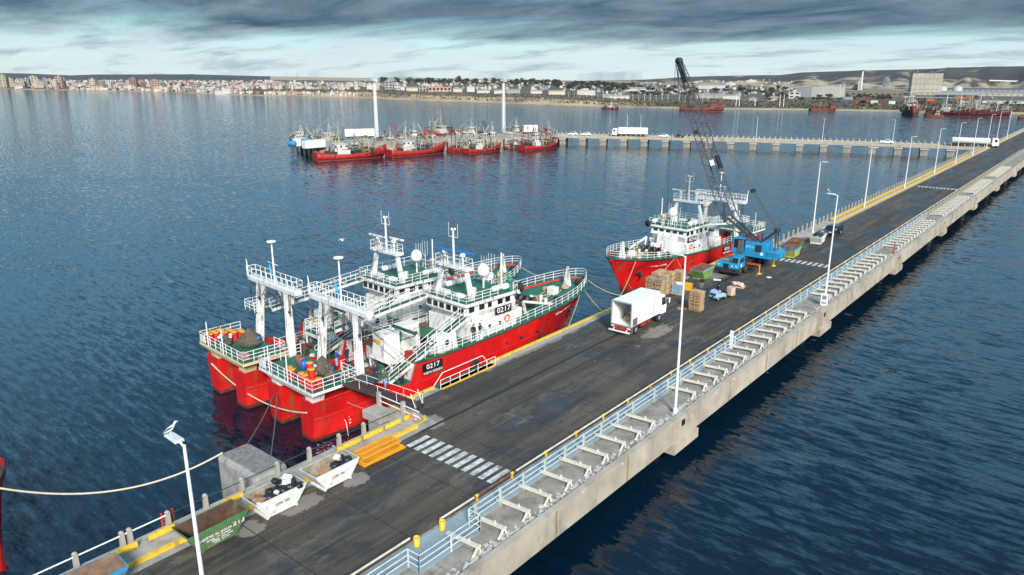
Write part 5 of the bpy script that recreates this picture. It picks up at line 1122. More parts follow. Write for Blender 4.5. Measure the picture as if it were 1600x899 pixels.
def forklift():
    T = thing('forklift', 'pale blue forklift with a black roll cage seen from behind on the roadway', 'forklift', (-36.5,86.2,DK+.012), R(-12))
    FB = M('forklift pale blue',(.30,.45,.58),.45,var=.08,dirt=.1)
    q = MB(); q.hexa([(-.62,-1.35,.35),(.62,-1.35,.35),(.65,.7,.35),(-.65,.7,.35)],[(-.58,-1.3,1.05),(.58,-1.3,1.05),(.62,.6,.75),(-.62,.6,.75)]); q.build('chassis', FB, T, bevel=.10)
    q = MB(); q.hexa([(-.55,-1.3,1.06),(.55,-1.3,1.06),(.55,-.35,1.06),(-.55,-.35,1.06)],[(-.48,-1.05,1.3),(.48,-1.05,1.3),(.48,-.4,1.3),(-.48,-.4,1.3)]); q.build('counterweight', FB, T, bevel=.06)
    q = MB(); q.box(-.4,.4,-1.38,-1.352,.72,.95); q.box(-.12,.12,-1.385,-1.352,.45,.6); q.build('grille', LETB, T)
    q = MB()
    for x in (-.5,.5):
        q.beam((x,-.95,1.2),(x,-.6,2.2),.08,.08); q.beam((x,.55,.8),(x,.25,2.2),.08,.08); q.beam((x,-.7,2.2),(x,.3,2.2),.08,.08)
    for i in range(6): q.beam((-.5,-.65+i*.18,2.22),(.5,-.65+i*.18,2.22),.05,.05)
    q.build('roll_cage', DARK, T)
    q = MB(); 
    for x in (-.35,.35): q.box(x-.06,x+.06,.78,.92,.1,2.3)
    q.box(-.4,.4,.80,.9,2.2,2.3); q.box(-.5,.5,.93,1.0,.2,.9); q.build('mast', DARK, T)
    for x in (-.3,.3): q = MB(); q.box(x-.06,x+.06,1.0,2.1,.12,.17); q.build('fork', DARK, T)
    q = MB(); q.box(-.28,.28,-.45,.05,.95,1.1); q.box(-.28,.28,-.52,-.42,1.1,1.6); q.build('seat', BLACK, T)
    for y, r in ((-.95,.27),(.5,.34)):
        for sd in (1,-1): wheel(T, sd*.5, y, r, .24, (.5,.5,.5))
    person('driver in a black jacket seated in the pale blue forklift', (-36.55,86.0,DK+.12+.1), R(-12), BLK, BLK, 'sit')
    t = thing('pallet_load', 'small pallet with a pale pink carton carried in front of the forklift', 'carton', (-35.9,88.2,DK+.19), R(-12))
    MB().box(-.5,.5,-.5,.5,0,.13).build('pallet', WOOD, t); MB().box(-.45,.45,-.45,.45,.132,1.0).build('carton', M('pale pink carton',(.55,.40,.33),.7), t, bevel=.03)
forklift()
def suv():
    T = thing('parked_suv', 'dark navy SUV parked facing the camera beside the far railing', 'car', (-37.5,135.6,DK+.012), R(-7))
    PB = M('dark navy car paint',(.008,.011,.02),.18,var=.2)
    q = MB()
    prof = [(-2.35,.45),(-2.4,.85),(-2.25,1.0),(-1.15,1.12),(-.55,1.68),(1.9,1.72),(2.3,1.1),(2.35,.5)]
    rows = []
    for x, s_ in ((-.93,.0),(-.95,1),(.95,1),(.93,0)):
        rows.append([(x*(0.82 if z > 1.3 else 1), y, z) for y, z in prof])
    q.grid(rows, smooth=False); q.add(rows[0], [tuple(range(8))]); q.add(rows[-1], [tuple(range(8))]); b = q.build('body', PB, T, bevel=.06)
    q = MB(); q.hexa([(-.80,-1.16,1.14),(.80,-1.16,1.14),(.80,-1.10,1.14),(-.80,-1.10,1.14)],[(-.70,-.63,1.63),(.70,-.63,1.63),(.70,-.57,1.63),(-.70,-.57,1.63)]); q.build('windscreen', glass(), T)
    for sd in (1,-1):
        q = MB(); q.add([(sd*.92,-.85,1.2),(sd*.92,1.8,1.2),(sd*.80,1.7,1.6),(sd*.80,-.45,1.6)],[(0,1,2,3)]); q.build('side_window', glass(), T)
        q = MB(); q.rbox((sd*.68,-2.37,.85),(.2,.05,.09),0); q.build('headlight', M('headlamp glass'), T)
        q = MB(); q.rbox((sd*1.02,-.9,1.2),(.09,.06,.07),0); q.build('mirror', CLEANW, T)
        for y in (-1.5,1.45): wheel(T, sd*.86, y, .37, .24, (.5,.5,.5))
    q = MB(); q.box(-.42,.42,-2.43,-2.40,.6,.95); q.build('grille', M('chrome grille',(.35,.35,.35),.3,metal=.8), T)
    q = MB(); q.box(-.26,.26,-2.445,-2.432,.42,.54); q.build('number_plate', CLEANW, T)
suv()
# ================================================================ SKIPS
def skip(label, c, topL, botL, W_, H, body, band, rz=0, inside=RUST, txt=None, bandh=.32, txtcol=LETW):
    T = thing('skip_container', label, 'skip', (c[0],c[1],DK+.014), rz)
    a, b, w = topL/2, botL/2, W_/2; th = .06
    def ring(L_, w_, z): return [(-w_,-L_,z),(w_,-L_,z),(w_,L_,z),(-w_,L_,z)]
    q = MB(); zt = H-bandh
    am = b+(a-b)*.82
    lo, mid = ring(b,w*.94,.12), ring(am,w,zt)
    li, mi_ = ring(b-th,w*.94-th,.18), ring(am-th,w-th,zt)
    q.grid([lo,mid], smooth=False, closed=True); q.add(lo, [(0,1,2,3)])
    q.build('body_shell', body, T)
    q = MB(); q.grid([mid,ring(a,w+.03,H)], smooth=False, closed=True); q.grid([ring(a,w+.03,H),ring(a-th,w-.03,H)], smooth=False, closed=True); q.build('rim_band', band, T)
    q = MB(); q.grid([ring(a-th,w-.03,H-.003),ring(am-th,w-th,zt),li], smooth=False, closed=True); q.add(li, [(0,1,2,3)]); q.build('lining', inside, T)
    q = MB()
    for y in (-b-.05, b+.05): q.box(-w*.9,w*.9,y-.08,y+.08,0,.12)
    for x in (-w*.7,w*.7): q.box(x-.05,x+.05,-b,b,0,.11)
    q.build('skid', body, T)
    q = MB()
    for sd in (1,-1):
        for y in (-am*.75,am*.75): q.tube((sd*(w+.01),y,H-.35),(sd*(w+.16),y,H-.35),.06,8)
    for sd in (1,-1):
        q.beam((sd*(w+.02),-am*.98,zt+.0),(sd*(w+.02),am*.98,zt+.0),.05,.09)
        for y in (-b*.9,0,b*.9): q.beam((sd*w*.955,y*1.0,.13),(sd*(w+.012),y*1.35,zt),.04,.06)
    q.build('lug', body, T)
    if txt:
        for (s_, sz, y, z, wid) in txt:
            f = (z-.12)/(zt-.12); x = lerp(w*.94,w,f)+.02
            text(s_, sz, (x,y,z), (0,1,0), (.06*w,0,1), txtcol, T, width=wid)
    return T
GSK = M('scuffed green skip paint',(.085,.15,.06),.7,var=.25,scale=2,dirt=.46,dirtcol=(.20,.17,.09),rust=.28,stretch=1,rscale=2.2)
GBD = M('green skip band',(.075,.19,.065),.6,var=.2,scale=2,dirt=.24,rust=.15,stretch=1)
WSK = M('chipped white skip paint',(.66,.67,.63),.6,var=.1,scale=2,dirt=.12,rust=.30,stretch=.6,rscale=2.4)
BRN = M('brown rusted skip lining',(.085,.045,.03),.8,var=.4,scale=1.5,dirt=.2,dirtcol=(.2,.16,.12))
GRW = M('grimy cream lining',(.30,.26,.19),.8,var=.4,scale=2,dirt=.4,rust=.25)
skip('green skip numbered 213 with a brown empty inside', (-39.15,18.85), 4.0, 2.1, 1.85, 1.45, GSK, GBD, R(1), BRN,
     [('213',.42,1.28,.93,.78),('VOLQUETES',.20,-1.02,.86,.0 or 1.2),('ALQUILER',.20,.25,.86,1.1),('RETIRO',.13,-.62,.62,.5),('RETIRO DE ESCOMBROS',.11,.25,.66,.9),('LIMPIEZA',.12,-.3,.48,.5),('TIERRA  ARENA',.11,.45,.50,.8),('RIPIO',.11,-.2,.34,.4),('FLETES',.11,.35,.35,.5)])
sk1 = skip('white skip heaped with black rubbish bags, nearer of the two near white skips', (-39.1,23.25), 3.75, 2.05, 1.8, 1.4, WSK, WSK, R(-1), GRW, [('COMP. 1252',.24,.0,.80,1.05)], txtcol=M('green stencil',(.02,.10,.06),.6))
sk2 = skip('white skip half full with a cardboard box, beside the orange gratings', (-39.0,27.65), 3.75, 2.05, 1.8, 1.4, WSK, WSK, R(0), GRW, [('COMP. 1261',.24,.0,.80,1.05)], txtcol=M('green stencil'))
skip('rusty skip with a blue band cut by the bottom left corner', (-39.35,11.7), 3.9, 2.1, 1.85, 1.5, M('blue skip paint',(.05,.12,.18),.7,dirt=.5,rust=.5), M('bright blue band',(.03,.27,.50),.6,dirt=.3,rust=.3), R(-3), M('pale rusty lining',(.20,.13,.09),.8,var=.4,rust=.3,dirt=.3))
LG = M('lime green skip paint',(.17,.30,.07),.6,var=.2,dirt=.25,rust=.15,stretch=1); LB = M('greyish blue skip band',(.20,.32,.38),.6,dirt=.2); YG = M('yellow green skip',(.36,.42,.10),.6,var=.2,dirt=.25,rust=.15,stretch=1)
skip('lime green skip with a grey blue band beside the front of the blue crane', (-42.7,94.3), 4.2, 2.3, 1.9, 1.5, LG, LB, R(2), RUST)
skip('yellow green skip with a bright blue band behind the crane counterweight', (-37.5,115.0), 4.0, 2.3, 1.9, 1.5, YG, M('bright blue band'), R(4), RUST)
skip('brown rusty skip behind the yellow green one', (-38.6,120.0), 4.0, 2.3, 1.9, 1.55, M('olive brown skip',(.13,.12,.04),.7,rust=.3,dirt=.3), M('olive brown skip'), R(6), RUST)
sk3 = skip('dirty white skip full of dark bags in front of the dark SUV', (-37.4,127.3), 3.9, 2.2, 1.9, 1.4, WSK, WSK, R(6), GRW)
BAG = M('black rubbish bag plastic',(.014,.018,.026),.28,var=.4,scale=4,bump=.05,bscale=7)
def bag(sk, x, y, z, r, lab, mat=BAG, name='rubbish_bag', cat='rubbish bag', group='black bags in the white skips'):
    q = MB(); random.seed(int(x*97+y*31+z*7)); rows = []
    for j in range(8):
        t = math.pi*j/7; rr = r*math.sin(t)*(1.0 if j < 6 else .7)
        rows.append([(rr*math.cos(i*2*math.pi/14)*(1+random.uniform(-.16,.16)), rr*math.sin(i*2*math.pi/14)*(1+random.uniform(-.16,.16)), -r*.75*math.cos(t)+random.uniform(-.03,.03)) for i in range(14)])
    q.grid(rows, closed=True); o = q.build(name, mat, loc=sk.location+Matrix.Rotation(sk.rotation_euler.z,3,'Z')@Vector((x,y,z))); tag(o, lab, cat, group); return o
for (x, y, z, r) in ((.3,-.55,1.2,.36),(.5,-1.05,1.05,.33),(.1,.15,1.25,.38),(.45,.35,1.35,.36),(.55,.85,1.45,.36),(-.2,.7,1.4,.40),(.1,1.2,1.5,.36),(-.35,1.25,1.6,.33),(.75,1.35,1.35,.30),(-.35,-.1,1.1,.35),(-.3,.3,1.75,.26)):
    bag(sk1, x, y, z, r, 'shiny black rubbish bag in the heaped white skip')
for (x, y, z, r) in ((-.1,.5,.95,.4),(.35,.9,1.0,.36),(-.3,1.1,1.15,.38),(.2,1.35,1.2,.34),(.3,.35,.9,.33)): bag(sk2, x, y, z, r, 'black rubbish bag at the far end of the half full white skip')
for (x, y, z, r) in ((0,-.8,1.2,.5),(.2,0,1.3,.5),(-.2,.8,1.3,.5),(.3,1.2,1.2,.4)): bag(sk3, x, y, z, r, 'dark bag in the dirty white skip by the SUV')
cb_ = M('brown cardboard',(.32,.18,.09),.8,var=.15); wb_ = M('white carton',(.62,.62,.58),.7,var=.1)
def litter(sk, x, y, z, h, rot, mat, lab, cat='box', name='cardboard_box'):
    q = MB(); q.rbox((0,0,0), h, Matrix.Rotation(rot[0],3,'X')@Matrix.Rotation(rot[1],3,'Z')); o = q.build(name, mat, loc=sk.location+Vector((x,y,z)), bevel=.02); tag(o, lab, cat)
litter(sk1,.25,-1.2,1.05,(.35,.3,.18),(.5,.4),cb_,'brown cardboard box at the near end of the heaped skip')
litter(sk1,-.35,-1.0,1.0,(.3,.4,.15),(-.3,.9),cb_,'flattened brown cardboard against the back of the heaped skip')
litter(sk1,.1,.95,1.85,(.32,.22,.12),(.4,.3),wb_,'white carton on top of the black bags')
litter(sk1,.35,.75,1.72,(.28,.2,.14),(-.2,.9),wb_,'second white carton lying below the topmost one on the bags')
litter(sk1,.5,-.15,1.42,(.15,.12,.1),(.4,.3),wb_,'small white carton between the black bags')
litter(sk1,.55,-1.45,1.1,(.25,.18,.1),(.7,.3),wb_,'white packaging at the nearest corner of the heaped skip')
litter(sk2,.1,-.45,.85,(.4,.3,.3),(.5,.5),cb_,'open brown cardboard box in the half full white skip')
litter(sk2,.2,-1.0,.6,(.1,.1,.08),(.2,.2),M('red packet',(.5,.02,.02),.5),'small red packet in the half full white skip','packet','red_packet')
litter(sk2,-.2,.75,1.45,(.22,.2,.12),(.6,.3),wb_,'white carton on the bags of the half full skip')
# ================================================================ PALLETS
def pallet_mesh(w=1.2, d=1.0):
    q = MB()
    for i in range(5): y = -d/2+.06+i*(d-.12)/4; q.box(-w/2,w/2,y-.06,y+.06,.128,.160)
    for x in (-w/2+.06,0,w/2-.06):
        q.box(x-.05,x+.05,-d/2+.03,d/2-.03,.095,.127)
        for y in (-d/2+.10,0,d/2-.10): q.box(x-.04,x+.04,y-.04,y+.04,.031,.094)
    for y in (-d/2+.06,0,d/2-.06): q.box(-w/2+.01,w/2-.01,y-.05,y+.05,0,.030)
    return q
pal = {}
def stack(cx, cy, n, w, d, label, group, matn='pallet wood', jit=.03, rz=0, grey=None):
    mat = MATS[matn]; first_ = None
    for i in range(n):
        mk = (matn if not (grey and i % grey == 0) else 'weathered grey pallet', w, d)
        if mk not in pal: pal[mk] = pallet_mesh(w, d).build('pallet', M(mk[0],(.30,.26,.21),.85,var=.3,scale=3)); o = pal[mk]
        else: o = pal[mk].copy(); COL.objects.link(o)
        o.location = (cx+random.uniform(-jit,jit), cy+random.uniform(-jit,jit), DK+.012+i*.178); o.rotation_euler = (0,0,rz+random.uniform(-.03,.03))
        tag(o, label, 'pallet', group)
random.seed(8)
stack(-36.6,79.9,14,1.5,1.1,'wooden pallet in the single tall stack on the roadway','pallets in the single stack',jit=.06)
for (x, y, n) in ((-44.2,82.6,13),(-42.95,82.5,13),(-44.2,83.9,15),(-42.95,83.8,14),(-44.2,85.2,15),(-42.95,85.1,15)):
    stack(x, y, n, 1.05, 1.2, 'wooden pallet in the big block of stacks beside the ship bow', 'pallets in the big block', jit=.09, grey=4)
stack(-43.2,88.3,12,1.3,1.2,'wooden pallet in the stack behind the blue wrapped load','pallets behind the wrapped load')
MB().box(-.72,.72,-.6,.6,0,1.25).build('w', M('blue shrink wrap',(.22,.33,.42),.3,var=.3,scale=3)) if False else None
t = thing('wrapped_pallet', 'pallet load in blue grey shrink wrap with a white sack on top', 'wrapped load', (-41.6,84.9,DK+.012))
MB().box(-.75,.75,-.55,.55,0,.13).build('pallet', WOOD, t); MB().box(-.7,.7,-.52,.52,.131,.75).box(-.68,.68,-.5,.5,.76,1.3).build('wrapped_cartons', M('blue shrink wrap',(.22,.33,.42),.3,var=.3,scale=3), t, bevel=.04)
MB().ball((.1,0,1.42),.6,12,sc=(1,.7,.3)).build('white_sack', CLEANW, t)
t = thing('yellow_bin', 'open yellow plastic bin standing on the deck behind the wrapped load', 'bin', (-41.6,87.5,DK+.012), R(8))
MB().grid([[(-.55,-.5,0),(.55,-.5,0),(.55,.5,0),(-.55,.5,0)],[(-.62,-.57,.8),(.62,-.57,.8),(.62,.57,.8),(-.62,.57,.8)],[(-.56,-.5,.8),(.56,-.5,.8),(.56,.5,.8),(-.56,.5,.8)],[(-.5,-.45,.08),(.5,-.45,.08),(.5,.45,.08),(-.5,.45,.08)]],smooth=False,closed=True).build('bin_shell', M('yellow bin plastic',(.75,.38,.02),.5), t)
o = MB().ball((0,0,.35),.45,12,sc=(1,.9,.8)).build('navy_buoy', M('navy bag',(.012,.015,.09),.5), loc=(-42.2,85.9,DK+.012)); tag(o, 'dark navy bag between the wrapped load and the yellow bin', 'bag')
t = thing('sack_pallet', 'pallet of pinkish white sacks lying on the roadway beyond the forklift', 'sacks', (-36.9,93.0,DK+.012), R(10))
MB().box(-.95,.95,-.7,.7,0,.13).build('pallet', WOOD, t); random.seed(3); q = MB()
for i in range(16): q.ball((random.uniform(-.8,.8),random.uniform(-.55,.55),.25+random.random()*.25),.32,9,sc=(1,.7,.5))
q.build('sacks', M('pinkish white sack',(.55,.42,.38),.8,var=.2), t)
o = MB().rbox((0,0,.08),(.35,.2,.08),.4).rbox((.5,.3,.05),(.15,.1,.05),1).build('wood_scrap', M('orange wood scrap',(.45,.16,.07),.7), loc=(-38.3,79.2,DK+.012)); tag(o,'small orange wooden scrap on the road left of the single pallet stack','wood scrap')
o = MB().rbox((0,0,.06),(.5,.3,.05),.3).build('white_sheet', CLEANW, loc=(-40.4,94.3,DK+.012)); tag(o,'white plastic sheet lying between the forklift and the crane','plastic sheet')
o = MB().rbox((0,0,.03),(.35,.25,.03),.9).build('white_sheet', CLEANW, loc=(-35.4,100.2,DK+.012)); tag(o,'small white rag on the road in front of the crane outrigger','rag')
# orange gratings
OG = M('orange yellow grating',(.72,.30,.015),.5,var=.12,dirt=.12)
random.seed(2)
for i, (x, y, z, w, l, rz, lab) in enumerate(((-39.5,32.3,0,.95,3.9,R(-2),'bottom orange steel grating of the stack by the kerb'),(-39.35,32.2,.16,.85,3.7,R(1),'middle orange steel grating of the stack by the kerb'),(-39.75,32.5,.32,.7,3.6,R(-1),'top orange steel grating of the stack by the kerb'))):
    T = thing('orange_grating', lab, 'grating', (x,y,DK+.012+z), rz)
    q = MB(); q.box(-w,-w+.07,-l/2,l/2,0,.14); q.box(w-.07,w,-l/2,l/2,0,.14); q.box(-w+.07,w-.07,-l/2,-l/2+.08,0,.14); q.box(-w+.07,w-.07,l/2-.08,l/2,0,.14); q.box(-.04,.04,-l/2+.08,l/2-.08,.0,.13); q.build('frame', OG, T)
    q = MB(); n = 17
    for j in range(n): y_ = -l/2+.15+j*(l-.3)/(n-1); q.box(-w+.07,-.04,y_-.045,y_+.045,.05,.09); q.box(.04,w-.07,y_-.045,y_+.045,.05,.09)
    q.build('bars', OG, T)
# gangway
def gangway():
    a = onship(SH1,4.3,3.2,5.02); b = Vector((-42.7,39.75,DK+.10)); d = (b-a)
    T = thing('gangway', 'dark steel gangway with white stanchions from trawler 0217 down to the berth', 'gangway', a)
    q = MB(); q.beam((0,0,0), d, 1.1, .12); q.build('walkway', M('dark red brown tread',(.05,.022,.02),.8,var=.3), T)
    n = d.normalized().cross(Vector((0,0,1))).normalized()
    q = MB()
    for s_ in (-.55,.55):
        o_ = n*s_
        MB().beam(o_, d+o_, .06, .28).build('stringer', DARK, T)
        q.tube(o_+Vector((0,0,1.0)), d+o_+Vector((0,0,1.0)), .025, 5)
        for i in range(5): p = d*(i/4)+o_; q.tube(p, p+Vector((0,0,1.0)), .025, 5)
        q.tube(d+o_, d+o_+Vector((-.6,0,1.3)), .035, 5)
    q.build('handrail', WHITE, T)
    q = MB()
    for s_ in (-.5,.5): q.lathe([(.05,-.06),(.16,-.06),(.16,.06),(.05,.06)], tuple(d+n*s_+Vector((0,0,-.0))), 10, axis='Y')
    q.build('roller', BLACK, T)
gangway()
# upper boarding plate beside the gangway head
q = MB(); q.box(-.8,1.6,-.6,.9,-.06,0); o = q.build('boarding_platform', DARK, loc=onship(SH1,4.6,5.0,4.98)); o.rotation_euler = (0,0,R(-4)); tag(o, 'dark steel boarding plate between the stern platform and the gangway', 'platform')
# ================================================================ ROPES
def rope(label, a, b, sag, r=.05, mat=ROPE, n=18):
    a = Vector(a); b = Vector(b); pts = []
    for i in range(n+1):
        t = i/n; p = a.lerp(b, t); p.z -= sag*4*t*(1-t); pts.append(p)
    q = MB(); q.path(pts, r, 6); o = q.build('mooring_rope', mat); tag(o, label, 'rope'); return o
S1 = lambda x,y,z: onship(SH1,x,y,z)
S2 = lambda x,y,z: onship(SH2,x,y,z)
S3 = lambda x,y,z: onship(SH3,x,y,z)
rope('thick pale rope slung across the transoms from the outboard trawler to trawler 0217', S2(-3.0,-.12,3.0), S1(2.9,-.12,2.7), 1.3, .07, M('pale rope',(.60,.50,.38),.9))
rope('dark stern line from trawler 0217 to the big concrete block, left one', S1(-2.8,-.1,2.6), (-46.8,25.4,4.42), .35, .05, ROPED)
rope('dark stern line from trawler 0217 to the big concrete block, right one', S1(-2.0,-.1,3.0), (-44.2,26.2,4.42), .35, .05, ROPED)
rope('short rope from the quarter of trawler 0217 to the fender post', S1(4.1,3.4,2.9), (-44.8,36.9,4.3), .2, .045)
rope('taut bow rope from trawler 0217 down to the berth kerb, aft one', S1(3.0,38.6,5.3), at(735,578,DK+.1) if False else (-44.7,64.5,DK+.15), .25, .055)
rope('steep bow rope from the stem of trawler 0217 to the berth edge', S1(2.7,39.8,5.5), (-44.8,72.0,DK+.1), .2, .05)
rope('long slack bow rope from trawler 0217 towards the pallets', S1(.9,42.5,6.0), (-44.7,82.0,DK+.1), 1.1, .05)
rope('rope linking the bows of the two near trawlers', S2(1.8,41.6,6.1), S1(-2.0,41.2,6.1), .7, .05)
rope('bow rope of the third trawler running down towards the truck', S3(-2.6,37.3,5.6), (-44.6,73.0,DK+.1), 1.0, .06)
rope('second bow rope of the third trawler crossing above the pallets', S3(-4.2,29,5.0), (-44.6,79.0,DK+.1), .3, .05)
rope('thin breast rope of the third trawler hanging over its red side', S3(-4.2,29,5.0), (-44.8,93.5,DK+.1), .1, .04)
rope('thin horizontal rope in front of the red stem of the third trawler', S3(-.4,36.6,2.2), (-44.7,80.2,DK+.4), .15, .04)
p = at(-17,760,6.4)
rope('long sagging straw rope crossing the water at the lower left', p, (-47.9,24.6,4.42), 1.7, .07, M('pale rope'), 26)
# bow of the vessel entering at the left edge
def leftbow():
    T = thing('moored_vessel', 'dark red bow of a vessel just entering the picture at the left edge', 'ship', (p.x-.2,p.y,0), R(-60))
    q = MB(); rows = []
    for s_ in [0,.4,1,2,4,7,12,20]:
        bt = min(4.2, 2.9*(s_**.55)*.8); bw = min(3.8, max(0,s_-1.8)**.6*1.4); rows.append([(-bt,-s_,6.2),(-lerp(bt,bw,.5),-s_,3),(-bw,-s_-0.0,-.5)]); 
    r2 = [[(-x,y,z) for x,y,z in r] for r in rows]; q.grid(rows); q.grid(r2); q.add([rows[-1][0],rows[-1][1],rows[-1][2],r2[-1][2],r2[-1][1],r2[-1][0]],[tuple(range(6))]); q.build('hull', M('dark red side',(.28,.008,.01),.5,rust=.3), T)
    q = MB(); 
    for a, b in zip(rows, rows[1:]): q.add([a[0],(-a[0][0],a[0][1],a[0][2]),(-b[0][0],b[0][1],b[0][2]),b[0]],[(0,1,2,3)])
    q.build('deck', DARK, T, loc=(0,0,-.5))
leftbow()
# ================================================================ GULLS, WATER FOAM
def gull(label, loc, rz, fly=False, dark=True):
    T = thing('gull', label, 'bird', loc, rz)
    q = MB(); rows = []
    for (y, z, r) in ((-.30,.16,.015),(-.18,.17,.05),(-.05,.19,.085),(.07,.22,.085),(.14,.27,.05),(.18,.33,.045),(.22,.36,.045),(.26,.36,.03),(.34,.35,.008)):
        rows.append([(r*math.cos(a*math.pi/5), y, z+r*math.sin(a*math.pi/5)) for a in range(10)])
    q.grid(rows, closed=True)
    for x in (-.03,.03): q.tube((x,0,0),(x,0,.14),.008,5)
    q.build('body', CLEANW, T)
    for sd in (1,-1):
        q = MB()
        if fly: q.add([(sd*.05,-.05,.22),(sd*.05,.12,.22),(sd*.40,.10,.33),(sd*.75,-.12,.28),(sd*.40,-.08,.32)],[(0,1,2,4),(4,2,3)])
        else: q.add([(sd*.085,.12,.25),(sd*.095,-.05,.24),(sd*.03,-.42,.17),(sd*.05,-.08,.28)],[(0,1,2,3)])
        q.build('wing', M('black gull wing',(.02,.02,.025),.7) if dark else CLEANW, T)
    T.scale = (1.15,1.15,1.15)
gull('black backed gull standing on the nearest street lamp', (-27.3,12.0,DK+13.75), R(10))
gull('dark bird perched on the second right lamp head', (-26.4,92.3,DK+13.75), R(60))
gull('pale gull flying low over the water above the near trawlers', at(534,378,9), R(100), True, False)
q = MB(); pp = S1(4.0,3.0,1.3); q.path([pp, pp+Vector((.35,-.1,-.1)), pp+Vector((.6,-.2,-.6)), pp+Vector((.7,-.2,-1.35))], .028, 6); o = q.build('bilge_water_jet', M('white water',(.8,.82,.85),.2)); tag(o, 'thin jet of bilge water pouring from the side of trawler 0217', 'water jet')
def foam():
    m = bpy.data.materials.new('sea foam'); m.use_nodes = True; nt = m.node_tree; N = nt.nodes.new; L = nt.links.new; b = nt.nodes['Principled BSDF']
    b.inputs['Base Color'].default_value = (.62,.62,.70,1); b.inputs['Roughness'].default_value = .7
    tc = N('ShaderNodeTexCoord'); n = N('ShaderNodeTexNoise'); n.inputs['Scale'].default_value = 1.6; n.inputs['Detail'].default_value = 8; n.inputs['Roughness'].default_value = .7; n.inputs['Distortion'].default_value = 1.5; L(tc.outputs['Object'], n.inputs['Vector'])
    ln = N('ShaderNodeVectorMath'); ln.operation = 'LENGTH'; mp = N('ShaderNodeMapping'); mp.inputs['Scale'].default_value = (1/3.0,1/5.0,0); L(tc.outputs['Object'], mp.inputs[0]); L(mp.outputs[0], ln.inputs[0])
    mr = N('ShaderNodeMapRange'); mr.inputs[1].default_value = .0; mr.inputs[2].default_value = 1.0; mr.inputs[3].default_value = .16; mr.inputs[4].default_value = -.22; L(ln.outputs['Value'], mr.inputs[0])
    ad = N('ShaderNodeMath'); ad.operation = 'ADD'; L(n.outputs[0], ad.inputs[0]); L(mr.outputs[0], ad.inputs[1])
    r = N('ShaderNodeMapRange'); r.inputs[1].default_value = .56; r.inputs[2].default_value = .66; r.inputs[4].default_value = .9; L(ad.outputs[0], r.inputs[0]); L(r.outputs[0], b.inputs['Alpha'])
    q = MB(); q.add([(-3,-5,0),(3,-5,0),(3,5,0),(-3,5,0)],[(0,1,2,3)]); o = q.build('foam', m, loc=(-48.4,35.5,.05)); o.rotation_euler = (0,0,R(-35)); o['kind'] = 'stuff'; tag(o, 'swirling white foam on the dark water beside the stern of trawler 0217', 'foam')
foam()
DIRTW = M('grimy off white',(.40,.38,.34),.7,var=.2,scale=.6,rust=.3,dirt=.3)
# ================================================================ FAR SHORE (polar strips of land around the bay)
def rayd(px):
    d = FW + RT*((px-CX)/FPX) + UP*((CY-HY)/FPX); d.z = 0; d.normalize(); return d
RIDGE = [(-900,108),(-300,111),(0,114.3),(40,115),(110,118),(150,116.6),(300,116.3),(400,119),(480,120.5),(560,122),(640,120.8),(700,122.5),(800,124.5),(900,126.5),(960,126),(1010,124.5),(1060,121),(1100,119.5),(1160,118),(1220,117.5),(1250,113.5),(1340,110.5),(1450,108),(1500,105.5),(1600,103.5),(1800,100),(2300,95)]
RD = [(-900,6500),(0,5600),(400,4800),(560,3600),(700,3300),(900,3000),(1060,2700),(1250,2200),(1450,1900),(1600,1750),(2300,1600)]
BLUFF = [(-900,1.5),(0,1.5),(330,2),(420,7),(560,9),(700,8),(900,7),(960,4.5),(1100,5),(1200,4),(1300,4.5),(1450,4),(1600,4),(2300,4)]
def shore_dist(px):
    r = interp(SHORE, px); p = at(px, r, 0); return math.hypot(p.x, p.y)
def ridge_h(px):
    r = interp(RIDGE, px); D = interp(RD, px); d = FW+RT*((px-CX)/FPX)+UP*((CY-r)/FPX)
    return HCAM+d.z/math.hypot(d.x, d.y)*D
from mathutils import noise as mn
def ground_z(px, dist):
    ds = shore_dist(px); D = interp(RD, px); hb = interp(BLUFF, px); hr = ridge_h(px); u = dist-ds
    if u < 0: return max(-2, u*.1)
    base = .8*min(1, u/12)
    wob = mn.noise(Vector((px*.02, 3.1, 0)))*.5+.5
    base += hb*min(1, max(0, (u-14)/(10+26*wob)))*(.82+.3*wob)
    if hb < 3: base += min(6, u*.010)
    else: base += min(3, max(0, u-60)*.008)
    flat = base
    f = (dist-ds-(D-ds)*.45)/((D-ds)*.55)
    if f > 0:
        f = min(1, f); st = f*f*(3-2*f)
        n = mn.fractal(Vector((px*.022, dist*.0022, 1.7)), 1.0, 2.0, 5)
        flat = lerp(base, hr, st)+ (hr-base)*.34*n*math.sin(min(1,f)*math.pi)
    return flat
